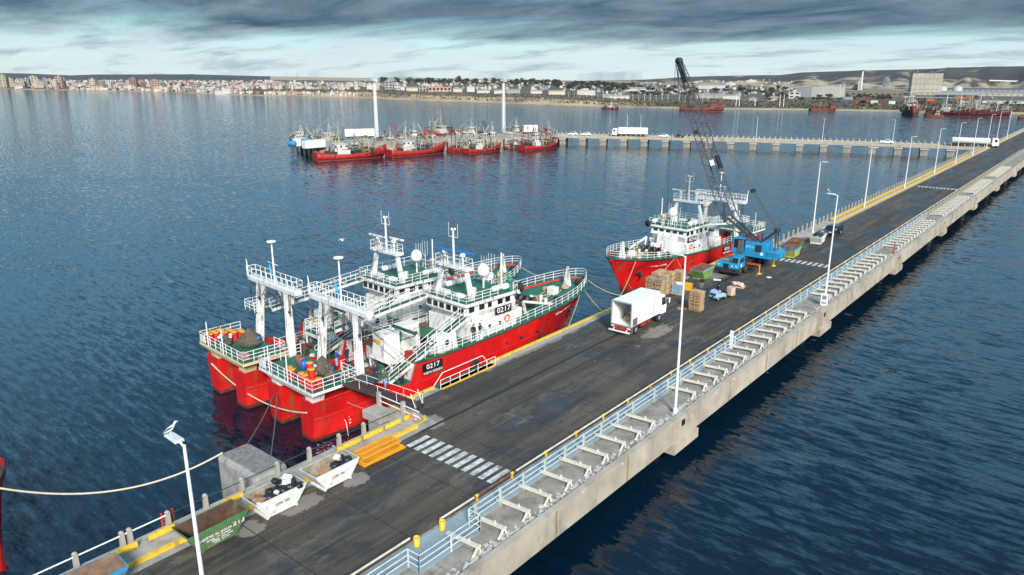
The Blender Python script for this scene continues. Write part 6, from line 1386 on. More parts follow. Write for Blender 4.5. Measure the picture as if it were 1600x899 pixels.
def land():
    m = bpy.data.materials.new('steppe and dry cliffs'); m.use_nodes = True; nt = m.node_tree; N = nt.nodes.new; L = nt.links.new; b = nt.nodes['Principled BSDF']
    b.inputs['Roughness'].default_value = .95
    tc = N('ShaderNodeTexCoord'); geo = N('ShaderNodeNewGeometry'); sep = N('ShaderNodeSeparateXYZ'); L(geo.outputs['True Normal'], sep.inputs[0])
    def noise(sc, loc=(0,0,0), ms=(1,1,1), det=7, rg=.62):
        mp = N('ShaderNodeMapping'); mp.inputs['Scale'].default_value = ms; mp.inputs['Location'].default_value = loc; L(tc.outputs['Object'], mp.inputs[0])
        n = N('ShaderNodeTexNoise'); n.inputs['Scale'].default_value = sc; n.inputs['Detail'].default_value = det; n.inputs['Roughness'].default_value = rg; L(mp.outputs[0], n.inputs['Vector']); return n.outputs[0]
    def mr(v, a, c, d=0., e=1.):
        r = N('ShaderNodeMapRange'); r.inputs[1].default_value = a; r.inputs[2].default_value = c; r.inputs[3].default_value = d; r.inputs[4].default_value = e; L(v, r.inputs[0]); return r.outputs[0]
    def mix(f, a, c):
        n = N('ShaderNodeMix'); n.data_type = 'RGBA'; L(f, n.inputs[0])
        for i, v in ((6, a), (7, c)):
            if isinstance(v, tuple): n.inputs[i].default_value = (*v, 1)
            else: L(v, n.inputs[i])
        return n.outputs[2]
    at_ = N('ShaderNodeAttribute'); at_.attribute_name = 'cover'
    scrub = mix(mr(noise(.006), .35, .65), (.030,.026,.028), (.070,.054,.045))
    scrub = mix(mr(noise(.15, (4,1,0)), .5, .7, 0, .6), scrub, (.030,.034,.022))
    sand = mix(mr(noise(.03, (1,5,0)), .3, .7), (.32,.24,.15), (.50,.39,.26))
    sand = mix(mr(noise(.012, (6,5,0), (1,1,6)), .52, .62, 0, .7), sand, (.10,.075,.055))
    field = mix(mr(noise(.03, (2,2,0)), .4, .6), (.12,.095,.06), (.075,.07,.045))
    c = mix(mr(at_.outputs['Fac'], 0, 1), scrub, field)
    sf = N('ShaderNodeMath'); sf.operation = 'ADD'; L(mr(at_.outputs['Alpha'], 0, 1, -.35, .35), sf.inputs[0]); L(noise(.02,(9,9,0)), sf.inputs[1])
    c = mix(mr(sf.outputs[0], .46, .60), c, sand)
    L(c, b.inputs['Base Color'])
    pxs = [-900,-600,-300]+list(range(-150, 1760, 9))+[1900,2100,2300]
    mb = []; cov = []; rows = []
    fr = [0,.004,.008,.013,.02,.03,.045,.07,.10,.15,.22,.30,.38,.45,.50,.54,.58,.62,.66,.70,.74,.78,.82,.86,.90,.94,.97,1.0]
    for px in pxs:
        d = rayd(px); ds = shore_dist(px); D = interp(RD, px); row = []
        ext = [ds-60, ds-8, ds, ds+6, ds+13, ds+18, ds+25, ds+34, ds+46, ds+60]
        ds2 = sorted(set([round(e,1) for e in ext]+[round(ds+60+(D-ds-60)*f,1) for f in fr[1:]]))
        for dist in ds2:
            z = ground_z(px, dist); u = dist-ds
            beach = 1.0 if u < 14 else 0
            bl = 1.0 if 13 < u < 30 and 420 < px < 1020 and mn.noise(Vector((px*.013,0,5))) > -.4 else 0
            f = (dist-ds)/(D-ds); cl = 0
            if 1000 < px < 1640 and .46 < f < .68: cl = .62+.5*mn.noise(Vector((px*.05,f*9,2)))
            elif 1000 < px < 1700 and f > .4: cl = .30+.45*mn.noise(Vector((px*.035,f*7,8)))
            if 420 < px < 790 and .40 < f: cl = 1.0
            if 760 < px < 1000 and .6 < f < .9: cl = .6
            if px < 420 and f > .5: cl = .0
            a = max(beach*.75, bl, cl)
            fld = 1.0 if f < .5 and u >= 14 else 0.0
            row.append(((d.x*dist, d.y*dist, z), (fld, a)))
        e = row[-1][0]; k = 1.6
        row.append(((e[0]*k, e[1]*k, -120), (0, 0)))
        rows.append(row)
    n = len(rows[0]); assert all(len(r) == n for r in rows)
    vs = [v[0] for r in rows for v in r]; cv = [v[1] for r in rows for v in r]
    fs = [(j*n+i, (j+1)*n+i, (j+1)*n+i+1, j*n+i+1) for j in range(len(rows)-1) for i in range(n-1)]
    me = bpy.data.meshes.new('terrain'); me.from_pydata(vs, [], fs); me.materials.append(m)
    ca = me.color_attributes.new('cover', 'FLOAT_COLOR', 'POINT')
    for i, (f_, a_) in enumerate(cv): ca.data[i].color = (f_, f_, f_, a_)
    for p_ in me.polygons: p_.use_smooth = True
    bm = bmesh.new(); bm.from_mesh(me); bmesh.ops.recalc_face_normals(bm, faces=bm.faces); bm.to_mesh(me); bm.free()
    o = bpy.data.objects.new('terrain', me); COL.objects.link(o); o['kind'] = 'structure'
land()
def onland(px, u):
    """point on the land, u metres behind the waterline in image column px"""
    d = rayd(px); dist = shore_dist(px)+u; return Vector((d.x*dist, d.y*dist, ground_z(px, dist)))
def onrow(px, py, z0=5):
    p = at(px, py, z0); return p
def facing(p): return math.atan2(p.y, p.x)-math.pi/2
def mpp(p): return math.hypot(p.x, p.y)/1202.0*1.0       # metres per photo pixel, roughly
# ---------------- buildings
BW = {'white': M('town white render',(.47,.45,.42),.8,var=.12,scale=.05), 'cream': M('town cream render',(.50,.43,.32),.8,var=.12,scale=.05), 'brick': M('town brick',(.26,.16,.125),.85,var=.15,scale=.05),
      'grey': M('town grey concrete',(.28,.28,.28),.85,var=.15,scale=.05), 'pink': M('town dusty pink render',(.42,.27,.21),.8,var=.1,scale=.05), 'yellow': M('town ochre render',(.38,.34,.26),.8,var=.1,scale=.05)}
RFM = {'grey': M('grey tin roof',(.25,.26,.28),.6), 'red': M('red tin roof',(.25,.06,.04),.7), 'dark': M('dark tarred roof',(.07,.07,.075),.8)}
GL = glass()
def building(kind, w, d, h, col, floors, roof='flat', rcol='grey', label='', cat='building', group=None, rz=0, loc=(0,0,0), name='town_building'):
    T = thing(name, label, cat, loc, rz, group)
    q = MB(); q.box(-w/2,w/2,-d/2,d/2,-3,h)
    if roof == 'flat': q.box(-w*.18,w*.12,-d*.15,d*.2,h,h+2.2)
    q.build('wall', BW[col] if isinstance(col, str) else col, T)
    q = MB()
    if roof == 'gable': q.prism([(-w/2-.3,h),(w/2+.3,h),(0,h+w*.16)], -d/2-.3, d/2+.3, 'Y')
    elif roof == 'gablex': q.prism([(-d/2-.3,h),(d/2+.3,h),(0,h+d*.2)], -w/2-.3, w/2+.3, 'X')
    else: q.box(-w/2-.2,w/2+.2,-d/2-.2,d/2+.2,h+.005,h+.35)
    q.build('roof', RFM[rcol] if isinstance(rcol, str) else rcol, T)
    if floors:
        fh = h/floors; n = max(2, int(w/4.5)); 
        q = MB()
        for f in range(floors):
            for i in range(n):
                x = -w/2+(i+.5)*w/n; q.box(x-w/n*.28,x+w/n*.28,-d/2-.04,-d/2+.0,f*fh+fh*.35,f*fh+fh*.8)
            for i in range(max(1,n//2)):
                y = -d/2+(i+.5)*d/max(1,n//2); q.box(w/2,w/2+.04,y-.8,y+.8,f*fh+fh*.35,f*fh+fh*.8)
        q.build('windows', GL, T)
    return T
random.seed(21)
protos = []
def proto(*a, **k):
    protos.append((building(*a, **k), a, k)); return protos[-1][0]
cn = {'white':'white','cream':'cream','brick':'brick red','grey':'grey','pink':'dusty pink','yellow':'ochre'}
# town: towers and low houses, by px, metres behind the shore, px width, px height
def town():
    P_ = {}
    def get(col, fl, w, d, h, roof, rcol):
        k = (col, fl, round(w), round(d), round(h), roof, rcol); return k
    def put(px, u, wpx, hpx, col, lab, grp, dpx=None, roof='flat', rcol='grey', name='town_building', rz=None, toprow=None):
        p = onland(px, u); s_ = mpp(p); w = wpx*s_; 
        if toprow is not None:
            d_ = FW+RT*((px-CX)/FPX)+UP*((CY-toprow)/FPX); h = HCAM+d_.z/math.hypot(d_.x,d_.y)*math.hypot(p.x,p.y)-p.z
        else: h = hpx*s_
        h = max(3, h); fl = max(1, int(h/3.1)) 
        building('b', w, (dpx or wpx*.8)*s_, h, col, min(fl, 16) if (hpx > 8 or toprow or 'windows' in lab or 'window bays' in lab) else 0, roof, rcol, lab, 'tower block' if hpx > 11 else 'house', grp, facing(p)+(random.uniform(-.5,.5) if rz is None else rz), p, name)
    # seafront towers on the left
    tw = [(3,8,18,'yellow'),(13,6,13,'cream'),(25,5,11,'cream'),(31,6,12,'yellow'),(39,7,13,'grey'),(50,8,16,'cream'),(57,5,12,'white'),(68,5,14,'grey'),(76,6,12,'cream'),(83,5,12,'white'),(91,8,17,'pink'),(98,4,13,'cream'),(112,5,9,'grey'),(143,7,14,'cream'),(153,5,10,'grey'),(159,4,12,'brick'),(168,6,11,'white'),(207,10,16,'brick'),(221,6,11,'brick'),(240,11,14,'pink'),(248,5,11,'grey'),(303,7,12,'grey'),(297,5,9,'brick'),(340,3,14,'white')]
    for i, (px, w, h, c) in enumerate(tw):
        h *= .84
        put(px, 60+30*(i%3), w, h, c, 'tall %s apartment tower on the far left waterfront, number %s from the left' % (cn[c], ['one','two','three','four','five','six','seven','eight','nine','ten','eleven','twelve','thirteen','fourteen','fifteen','sixteen','seventeen','eighteen','nineteen','twenty','twenty-one','twenty-two','twenty-three','twenty-four'][i]), 'apartment towers of the far town')
    rows = [(20,3.0,3.2),(70,3.2,3.6),(150,3.4,3.6),(260,3.0,3.2),(420,2.6,2.6),(650,2.2,2.2),(1000,1.8,1.8)]
    LOW = []
    for r_, (u, wp, hp) in enumerate(rows):
        hp *= .82
        px = -20+r_*2
        lim = 560 if r_ < 3 else 1240
        while px < lim:
            dens = .35 if px < 100 and r_ < 3 else ((.85 if px < 600 else .5) if px > 180 else .6)
            if random.random() < dens*(1 if r_ < 5 else .8)*(.12 if (r_ >= 5 and 430 < px < 600) else 1):
                c = random.choices(['white','cream','grey','brick','pink','yellow'], [7,3,3,1.6,1,.7])[0]
                LOW.append((px, u*random.uniform(.8,1.2), wp*random.uniform(.7,2.2), hp*random.uniform(.7,1.5)*(1.2 if px > 200 else 1), c,
                    ('low %s house on the %s shore of the far town' % (cn[c], 'left' if px < 280 else 'middle')) if r_ < 3 else ('small %s house up the slope of the far town' % cn[c]), 'low houses of the far town',
                    random.choice(('flat','flat','gablex')), random.choice(('grey','grey','dark','red'))))
            px += wp*random.uniform(.9,2.4)
    LOW.sort(key=lambda a: -a[2]*a[3])
    for (px, u, w, h, c, lab, grp, rf, rc) in LOW[:215]: put(px, u, w, h, c, lab, grp, roof=rf, rcol=rc)
    q = MB(); ck = list(BW)
    for (px, u, w, h, c, lab, grp, rf, rc) in LOW[215:]:
        p = onland(px, u); s_ = mpp(p); rz = facing(p)+random.uniform(-.5,.5); hh = max(3,h*s_)
        q.rbox((p.x,p.y,p.z+hh/2-1), (w*s_/2, w*s_*.4, hh/2+1), rz, ck.index(c)); q.rbox((p.x,p.y,p.z+hh+.15), (w*s_/2+.2, w*s_*.4+.2, .14), rz, 6)
    o = q.build('town_houses', [BW[c] for c in ck]+[RFM['grey']]); o['kind'] = 'stuff'; tag(o, 'mass of tiny pale houses filling the far town behind the larger ones', 'houses')
    # middle waterfront, individually recognisable
    put(352, 14, 34, 4.5, 'white', 'long low white shed on the beach of the far town', None, dpx=6, rz=0)
    put(334, 12, 9, 4.5, 'brick', 'low dark red shed beside the long white one on the far beach', None, rz=0)
    for px, w, h, c, lab in ((577,9,8,'white','white stepped apartment block just left of the first tall light tower'),(588,7,11,'white','taller white apartment block behind the first light tower'),(607,12,12,'grey','pale grey stepped block right of the first light tower'),(620,9,9,'white','white block at the right end of the pale stepped group'),(628,6,5,'white','small white block with a round lamp, right of the stepped group'),
                          (643,18,5,'cream','long low cream building beside the wooded park'),(660,11,9,'grey','grey office block with banded windows beside the dark roofed terrace'),(686,36,7.5,'pink','long terrace with dark solar roof and pale window bays on the bluff'),(735,12,8,'white','white block in the park behind the bluff'),(715,14,5,'cream','low cream building right of the dark roofed terrace'),(755,20,4,'white','low pale sheds on the bluff in the middle distance'),(780,16,5,'white','pale shed left of the second light tower'),
                          (802,22,5,'grey','low grey hall behind the second light tower'),(838,18,4,'white','white shed on the flat right of the second light tower'),(870,26,5,'cream','long cream shed on the flat in the middle distance'),(917,28,7,'white','pale warehouse with a shallow roof near the small anchored boat'),(955,24,4,'grey','low grey shed right of the pale warehouse'),(970,30,3,'white','white roofed shed behind the anchored boat')):
        put(px, 70+(px*7)%60, w, h, c, lab, None, dpx=8, rz=random.uniform(-.15,.15), roof='flat' if h > 6 else 'gablex', rcol='dark' if 'solar' in lab else 'grey')
    put(716, 1500, 3.2, 0, 'cream', 'slim tower standing alone on the pale ridge in the middle distance', None, toprow=118.5, rz=0)
    for px, u, w, h, c, r_, lab in ((1000,350,46,4,'white','gablex','long white roofed warehouse left of the crane boom'),(1117,500,46,5,'white','gablex','wide white factory roof right of the crane boom'),(1070,300,30,4,'white','gablex','white shed behind the crane boom'),(1110,120,40,5,'grey','gablex','grey roofed shed behind the long rusty wreck'),(1145,110,24,5,'white','gablex','white shed right of the long rusty wreck'),(1175,1100,14,3,'white','flat','small white building on the cliff top'),
                         (1143,900,14,3,'white','flat','white shed up the slope left of the cliff-top building'),(1213,90,18,5,'pink','gable','pinkish house near the shore left of the big hall'),(1245,150,16,9,'white','flat','pale end block left of the big hall'),(1180,70,12,4,'grey','gable','small grey hut near the shore')):
        put(px, u, w, h, c, lab, None, dpx=10, rz=0, roof=r_)
town()
def slab(px, u, wpx, toprow, dpx, parts, label, name, cat='building', rz=0, ypx=None):
    p = onland(px, u); s_ = mpp(p); d_ = FW+RT*((px-CX)/FPX)+UP*((CY-toprow)/FPX); h = HCAM+d_.z/math.hypot(d_.x,d_.y)*math.hypot(p.x,p.y)-p.z
    T = thing(name, label, cat, p, facing(p)+rz); return T, wpx*s_, dpx*s_, h, s_
def plant():
    tin = M('pale ribbed hall cladding',(.40,.40,.36),.6,var=.12,scale=.06,dirt=.1); tin2 = M('grey ribbed cladding',(.24,.26,.28),.6,var=.1,scale=.06)
    cc = M('silo concrete',(.36,.34,.29),.85,var=.15,scale=.08,dirt=.25,dirtcol=(.18,.16,.13))
    T, w, d, h, s_ = slab(1284, 200, 62, 134.5, 34, None, 'big pale hall with a grey end wing near the chimney', 'industrial_hall', rz=-.25)
    q = MB(); q.prism([(-w*.12,-3),(w/2,-3),(w/2,h*.85),(w*.22,h),(-w*.12,h*.92)], -d/2, d/2, 'Y'); q.build('main_hall', tin, T)
    q = MB(); q.prism([(-w/2,-3),(-w*.125,-3),(-w*.125,h*.92),(-w*.3,h*.93),(-w/2,h*.78)], -d/2, d/2, 'Y'); q.build('grey_wing', tin2, T)
    T, w, d, h, s_ = slab(1448, 330, 37, 115, 26, None, 'tall pale concrete silo block at the aluminium plant', 'silo_block', rz=.15)
    q = MB(); q.box(-w/2,w/2,-d/2,d/2,-3,h); q.build('tower_wall', cc, T)
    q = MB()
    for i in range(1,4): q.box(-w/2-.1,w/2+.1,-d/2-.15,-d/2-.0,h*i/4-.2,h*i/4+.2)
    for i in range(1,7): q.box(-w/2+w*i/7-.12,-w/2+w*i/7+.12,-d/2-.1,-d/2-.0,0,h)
    q.build('joint_ribs', M('joint rib grey',(.20,.19,.17),.9), T)  # joint ribs in a darker grey than the silo wall
    q = MB(); q.box(-w*.48,w*.25,-d*.3,d*.3,h,h+1.2); q.build('roof_plant', RFM['dark'], T)
    q = MB(); q.tube((-w*.3,0,h+1),(-w*.3,0,h+4),.15,6); q.tube((w*.15,0,h+1),(w*.15,0,h+3),.15,6); q.build('aerial', CLEANW, T)
    T, w, d, h, s_ = slab(1348, 300, 5, 109.5, 5, None, 'slim white chimney stack with a dark top at the plant', 'chimney', 'chimney')
    q = MB(); q.tube((0,0,-3),(0,0,h-1.6),1.3,12,1.0); q.build('shaft', M('chimney white',(.60,.60,.58),.7,dirt=.15), T)
    q = MB(); q.tube((0,0,h-1.58),(0,0,h),1.15,12); q.build('dark_cap', RFM['dark'], T)
    q = MB(); q.box(-3.6,-1.4,-1.5,1.5,-3,h*.55); q.box(-2.5,-1.3,-1,1,h*.55,h*.68); q.box(1.3,2.2,-1,1,-3,h*.4); q.build('duct', tin, T)
    for px, hh in ((1315,132),(1321,130)):
        T, w, d, h, s_ = slab(px, 290, 2, hh, 2, None, 'thin pale stack %s beside the big hall' % ('left' if px < 1318 else 'right of the pair'), 'vent_stack', 'chimney'); MB().tube((0,0,-3),(0,0,h),.7,8).build('shaft', tin, T); MB().box(-1.2,1.2,-1,1,h*.3,h*.45).build('platform', tin2, T)
    def hall(px, u, w_, top, dpx, mat, roofm, lab, rz=0, sh=.75):
        T, w, d, h, s_ = slab(px, u, w_, top, dpx, None, lab, 'industrial_shed', rz=rz)
        MB().box(-w/2,w/2,-d/2,d/2,-3,h*sh).build('wall', mat, T); MB().prism([(-d/2-.2,h*sh+.002),(d/2+.2,h*sh+.002),(0,h)], -w/2-.2, w/2+.2, 'X').build('roof', roofm, T)
        q = MB(); n = int(w/6)
        for i in range(n): x = -w/2+(i+.5)*w/n; q.box(x-1.2,x+1.2,-d/2-.05,-d/2,h*sh*.35,h*sh*.6)
        q.build('windows', GL, T)
    hall(1360, 240, 90, 141, 30, M('brownish shed wall',(.16,.14,.11),.8,var=.2,scale=.1), M('khaki shed roof',(.20,.18,.14),.7), 'long low brown works building below the chimney', .0, .8)
    hall(1560, 330, 190, 143, 60, M('cream long shed wall',(.42,.38,.28),.8,var=.1,scale=.1), RFM['grey'], 'very long cream and grey potroom hall at the right edge', .05, .6)
    hall(1540, 480, 170, 138, 40, tin2, RFM['dark'], 'long dark roofed potroom behind the cream hall', .03, .7)
    hall(1500, 200, 50, 147, 30, M('near black shed wall',(.035,.035,.04),.8), RFM['grey'], 'black sided shed behind the orange containers', .0, .8)
    hall(1475, 150, 60, 152, 20, M('dark rusty wall',(.10,.045,.035),.8,var=.3,scale=.2), RFM['grey'], 'rust brown shed left of the orange containers', .0, .75)
    hall(1570, 110, 90, 157, 20, M('white long wall',(.60,.60,.57),.8), RFM['grey'], 'long white depot behind the wrecks at the right edge', .0, .75)
    hall(1388, 420, 60, 141, 30, tin2, RFM['dark'], 'dark roofed works hall between chimney and silo', .0, .7)
    hall(1540, 900, 60, 129.5, 20, M('dark frame wall',(.09,.085,.08),.8), RFM['grey'], 'framed conveyor building high behind the plant', .0, .85)
    for px, u, lab in ((1476,420,'white storage drum left of the pair behind the silo'),(1500,430,'white storage drum right of the pair behind the silo')):
        T, w, d, h, s_ = slab(px, u, 12, 134, 12, None, lab, 'storage_tank', 'tank'); MB().lathe([(w/2,-3),(w/2,h*.8),(0,h)],(0,0,0),20).build('tank_shell', tin, T)
    T, w, d, h, s_ = slab(1580, 700, 46, 126, 3, None, 'long white sloping conveyor gallery at the right edge', 'conveyor', 'conveyor'); q = MB(); q.beam((-w/2,0,h),(w/2,0,h*.35),2.0,1.6); q.build('gallery', CLEANW, T)
    q = MB(); 
    for i in range(3): x = -w/2+w*(i+.5)/3; q.beam((x,0,-3),(x,0,h-(i+.5)/3*h*.65),.6,.6)
    q.build('trestle', tin2, T)
    # containers on the quay behind the wrecks
    cc_ = [('blue',(.04,.09,.20)),('rust red',(.16,.04,.032)),('orange',(.42,.12,.04)),('green',(.05,.14,.10)),('white',(.6,.6,.58)),('grey',(.25,.27,.3))]
    C0 = None
    sp = [(1326,45,0,0,14),(1340,45,0,1,12),(1352,50,0,1,12),(1362,45,1,1,10),(1372,50,0,4,10),(1385,45,0,1,12),(1330,60,1,5,14),(1395,60,0,1,10),(1400,45,0,4,9),(1460,50,1,2,11),(1466,50,0,1,11),(1482,45,1,3,8),(1484,45,0,3,8),(1505,50,2,2,10),(1516,50,1,3,9),(1520,50,1,2,9),(1521,50,2,2,9),(1500,50,0,1,9),(1530,50,0,5,9),(1496,50,1,3,8),(1422,70,0,1,16),(1436,70,0,1,14)]
    for px, u, lv, ci, w_ in sp:
        p = onland(px, u); s_ = mpp(p); n_, c_ = cc_[ci]
        q = MB(); w = w_*s_*.9; q.box(-w/2,w/2,-1.3,1.3,.02,2.6)
        for i in range(int(w/.8)): q.box(-w/2+i*.8+.1,-w/2+i*.8+.4,-1.36,-1.302,.2,2.45)
        o = q.build('shipping_container', M('container '+n_, c_, .7, var=.15, scale=.3, rust=.1), loc=p+Vector((0,0,lv*2.65))); o.rotation_euler = (0,0,facing(p)); tag(o, '%s shipping container in the far harbour yard' % n_, 'container', '%s containers in the far yard' % n_)
    # steam plumes: billowing volumes as displaced shells
    sm = bpy.data.materials.new('steam'); sm.use_nodes = True; nt = sm.node_tree; nt.nodes.clear(); N = nt.nodes.new; L = nt.links.new
    out = N('ShaderNodeOutputMaterial'); pv = N('ShaderNodeVolumePrincipled'); pv.inputs['Color'].default_value = (.9,.92,.95,1)
    tc = N('ShaderNodeTexCoord'); n_ = N('ShaderNodeTexNoise'); n_.inputs['Scale'].default_value = .22; n_.inputs['Detail'].default_value = 4; L(tc.outputs['Object'], n_.inputs['Vector'])
    r_ = N('ShaderNodeMapRange'); r_.inputs[1].default_value = .40; r_.inputs[2].default_value = .62; r_.inputs[4].default_value = .55; L(n_.outputs[0], r_.inputs[0]); L(r_.outputs[0], pv.inputs['Density']); L(pv.outputs[0], out.inputs['Volume'])
    for px, u, row0, row1, w0, lean, lab in ((1388,420,140,118,7,-1.2,'white steam plume rising left of the silo block'),(1340,420,141,130,10,4,'low white steam cloud beside the chimney')):
        p = onland(px, u); s_ = mpp(p); hh = (row0-row1)*s_; random.seed(px); q = MB(); k = 9
        z0 = HCAM+((115-row0)*s_); rows = []
        for j in range(k):
            t = j/(k-1); r = w0*s_*(.25+.6*math.sin(t*2.6+.3))*.8; rows.append([(lean*t*s_+r*math.cos(i*.628)*(1+random.uniform(-.25,.25)), r*math.sin(i*.628)*.8, t*hh+random.uniform(-.5,.5)) for i in range(10)])
        q.grid(rows, closed=True); q.add(rows[0],[tuple(range(10))]); q.add(rows[-1],[tuple(range(10))]); o = q.build('steam', sm, loc=(p.x,p.y,z0)); o['kind'] = 'stuff'; tag(o, lab, 'steam')
plant()
# ---------------- trees
LEAF = M('dusty evergreen foliage',(.045,.052,.030),.8,var=.4,scale=.3); LEAF2 = M('bare brown winter foliage',(.075,.062,.045),.9,var=.4,scale=.3); BARK = M('grey bark',(.10,.08,.06),.9)
def tree_proto(h, r, mat, seed, flat=1.0):
    random.seed(seed); T = thing('tree', '', 'tree'); q = MB(); q.tube((0,0,-1),(0,0,h*.5),h*.035,6,h*.02)
    for i in range(5): a = i*1.3; q.tube((0,0,h*(.25+.05*i)),(r*.6*math.cos(a),r*.6*math.sin(a),h*(.6+.05*i)),h*.014,4,h*.006)
    q.build('trunk', BARK, T); q = MB()
    cl = [(random.gauss(0,r*.42),random.gauss(0,r*.42),h*(.62+random.uniform(-.22,.24)),r*random.uniform(.25,.5)) for _ in range(11)]
    for (cx,cy,cz,cr) in cl:
        for _ in range(34):
            v = Vector((random.gauss(0,1),random.gauss(0,1),random.gauss(0,1))).normalized()*cr*random.uniform(.6,1.05); c = Vector((cx,cy,cz))+v*Vector((1,1,.75)) if False else Vector((cx+v.x,cy+v.y,cz+v.z*.8))
            s_ = r*random.uniform(.10,.2); a = Vector((random.gauss(0,1),random.gauss(0,1),random.gauss(0,1))).normalized()*s_; b = a.cross(Vector((random.gauss(0,1),random.gauss(0,1),random.gauss(0,1)))).normalized()*s_
            q.add([c-a, c-b*.7, c+a, c+b*.7], [(0,1,2,3)])
    q.build('crown', mat, T, recalc=False); return T
TP = [tree_proto(9,3.6,LEAF,1), tree_proto(8,4.2,LEAF,2), tree_proto(11,3.2,LEAF,3), tree_proto(6,3.4,LEAF2,4), tree_proto(5,3.0,LEAF2,5)]
used = [False]*5
def tree(px, u, k, h_px, lab, grp):
    p = onland(px, u); s_ = mpp(p); sc = h_px*s_/(9,8,11,6,5)[k]; 
    if not used[k]: T = TP[k]; used[k] = True; T.location = p; T.scale = (sc*1.25,sc*1.25,sc); T['label'] = lab; T['group'] = grp; T.rotation_euler.z = random.random()*6
    else: dup(TP[k], p, random.random()*6, lab, grp, scale=(sc*1.25,sc*1.25,sc))
random.seed(77)
G1 = 'dark trees of the town park'; L1 = 'dark evergreen tree of the wooded park in the middle distance'
for i in range(120): tree(random.uniform(590,880), random.uniform(380,950), random.choice((0,1,2)), random.uniform(5,8.5), L1, G1)
for i in range(60): tree(random.uniform(860,990), random.uniform(230,620), random.choice((0,1,2)), random.uniform(7,11), 'dark evergreen tree on the flat right of the second light tower', 'dark trees right of the light tower')
tree(717, 520, 2, 15, 'tallest dark tree sticking out of the town park', 'dark trees of the town park')
for i in range(62): tree(random.uniform(985,1230), random.uniform(120,480), random.choice((0,1,2,3)), random.uniform(6,9), 'dark tree of the belt behind the crane boom', 'dark trees behind the crane boom')
for i in range(34): tree(random.uniform(1195,1400), random.uniform(60,170), random.choice((0,1,3)), random.uniform(5,8), 'dark tree in front of the big pale hall', 'dark trees in front of the big hall')
for i in range(26): tree(random.uniform(0,330), random.uniform(14,40), random.choice((0,1)), random.uniform(2,4), 'small dark tree on the left waterfront promenade', 'small trees on the left waterfront')
for i in range(14): tree(random.uniform(225,330), random.uniform(200,380), random.choice((0,1)), random.uniform(4,6), 'dark tree of the wooded square inside the far town', 'dark trees inside the far town')
for i in range(20): tree(random.uniform(1410,1600), random.uniform(60,100), random.choice((0,3,4)), random.uniform(3,5), 'low bush behind the wrecks', 'bushes behind the wrecks')
for px in (1154,1159,1223,1229,1184): 
    p = onland(px, 20); s_ = mpp(p); q = MB(); q.tube((0,0,-1),(0,0,18*s_ if px != 1184 else 10*s_),.35,8,.22); o = q.build('light_mast', STEELW, loc=p); tag(o, 'pale mast standing on the shore beyond the long rusty wreck', 'mast', 'pale masts on the far shore')
for px, top in ((68+900-68,0),):
    pass
# low scrub along the bluff, one mass
def scrub():
    q = MB(); random.seed(31)
    for i in range(5200):
        px = random.uniform(360, 1640); u = random.choice((random.uniform(16,30), random.uniform(26,75))); p = onland(px, u); s_ = random.uniform(.5,1.6)
        a = Vector((random.gauss(0,1),random.gauss(0,1),random.gauss(0,.5))).normalized()*s_; b = a.cross(Vector((random.gauss(0,1),random.gauss(0,1),random.gauss(0,1)))).normalized()*s_*.7
        c = p+Vector((0,0,s_*.4)); q.add([c-a,c-b,c+a,c+b],[(0,1,2,3)], random.choice((0,0,1,2)))
    o = q.build('scrub', [LEAF2, LEAF, M('dry yellow grass',(.20,.15,.07),.9,var=.3)], recalc=False); o['kind'] = 'stuff'; tag(o, 'low brown and olive scrub along the far bluff and shore', 'scrub')
scrub()
def haze():
    m = bpy.data.materials.new('sea air'); m.use_nodes = True; nt = m.node_tree; nt.nodes.clear(); N = nt.nodes.new
    o = N('ShaderNodeOutputMaterial'); v = N('ShaderNodeVolumePrincipled'); v.inputs['Color'].default_value = (.72,.84,1,1); v.inputs['Density'].default_value = 2.4e-5; v.inputs['Anisotropy'].default_value = .2
    nt.links.new(v.outputs[0], o.inputs['Volume'])
    q = MB(); q.box(-7200,2500,-1600,6400,-125,130); b = q.build('haze', m); b['kind'] = 'stuff'; tag(b, 'thin bluish sea air over the bay', 'haze')
haze()
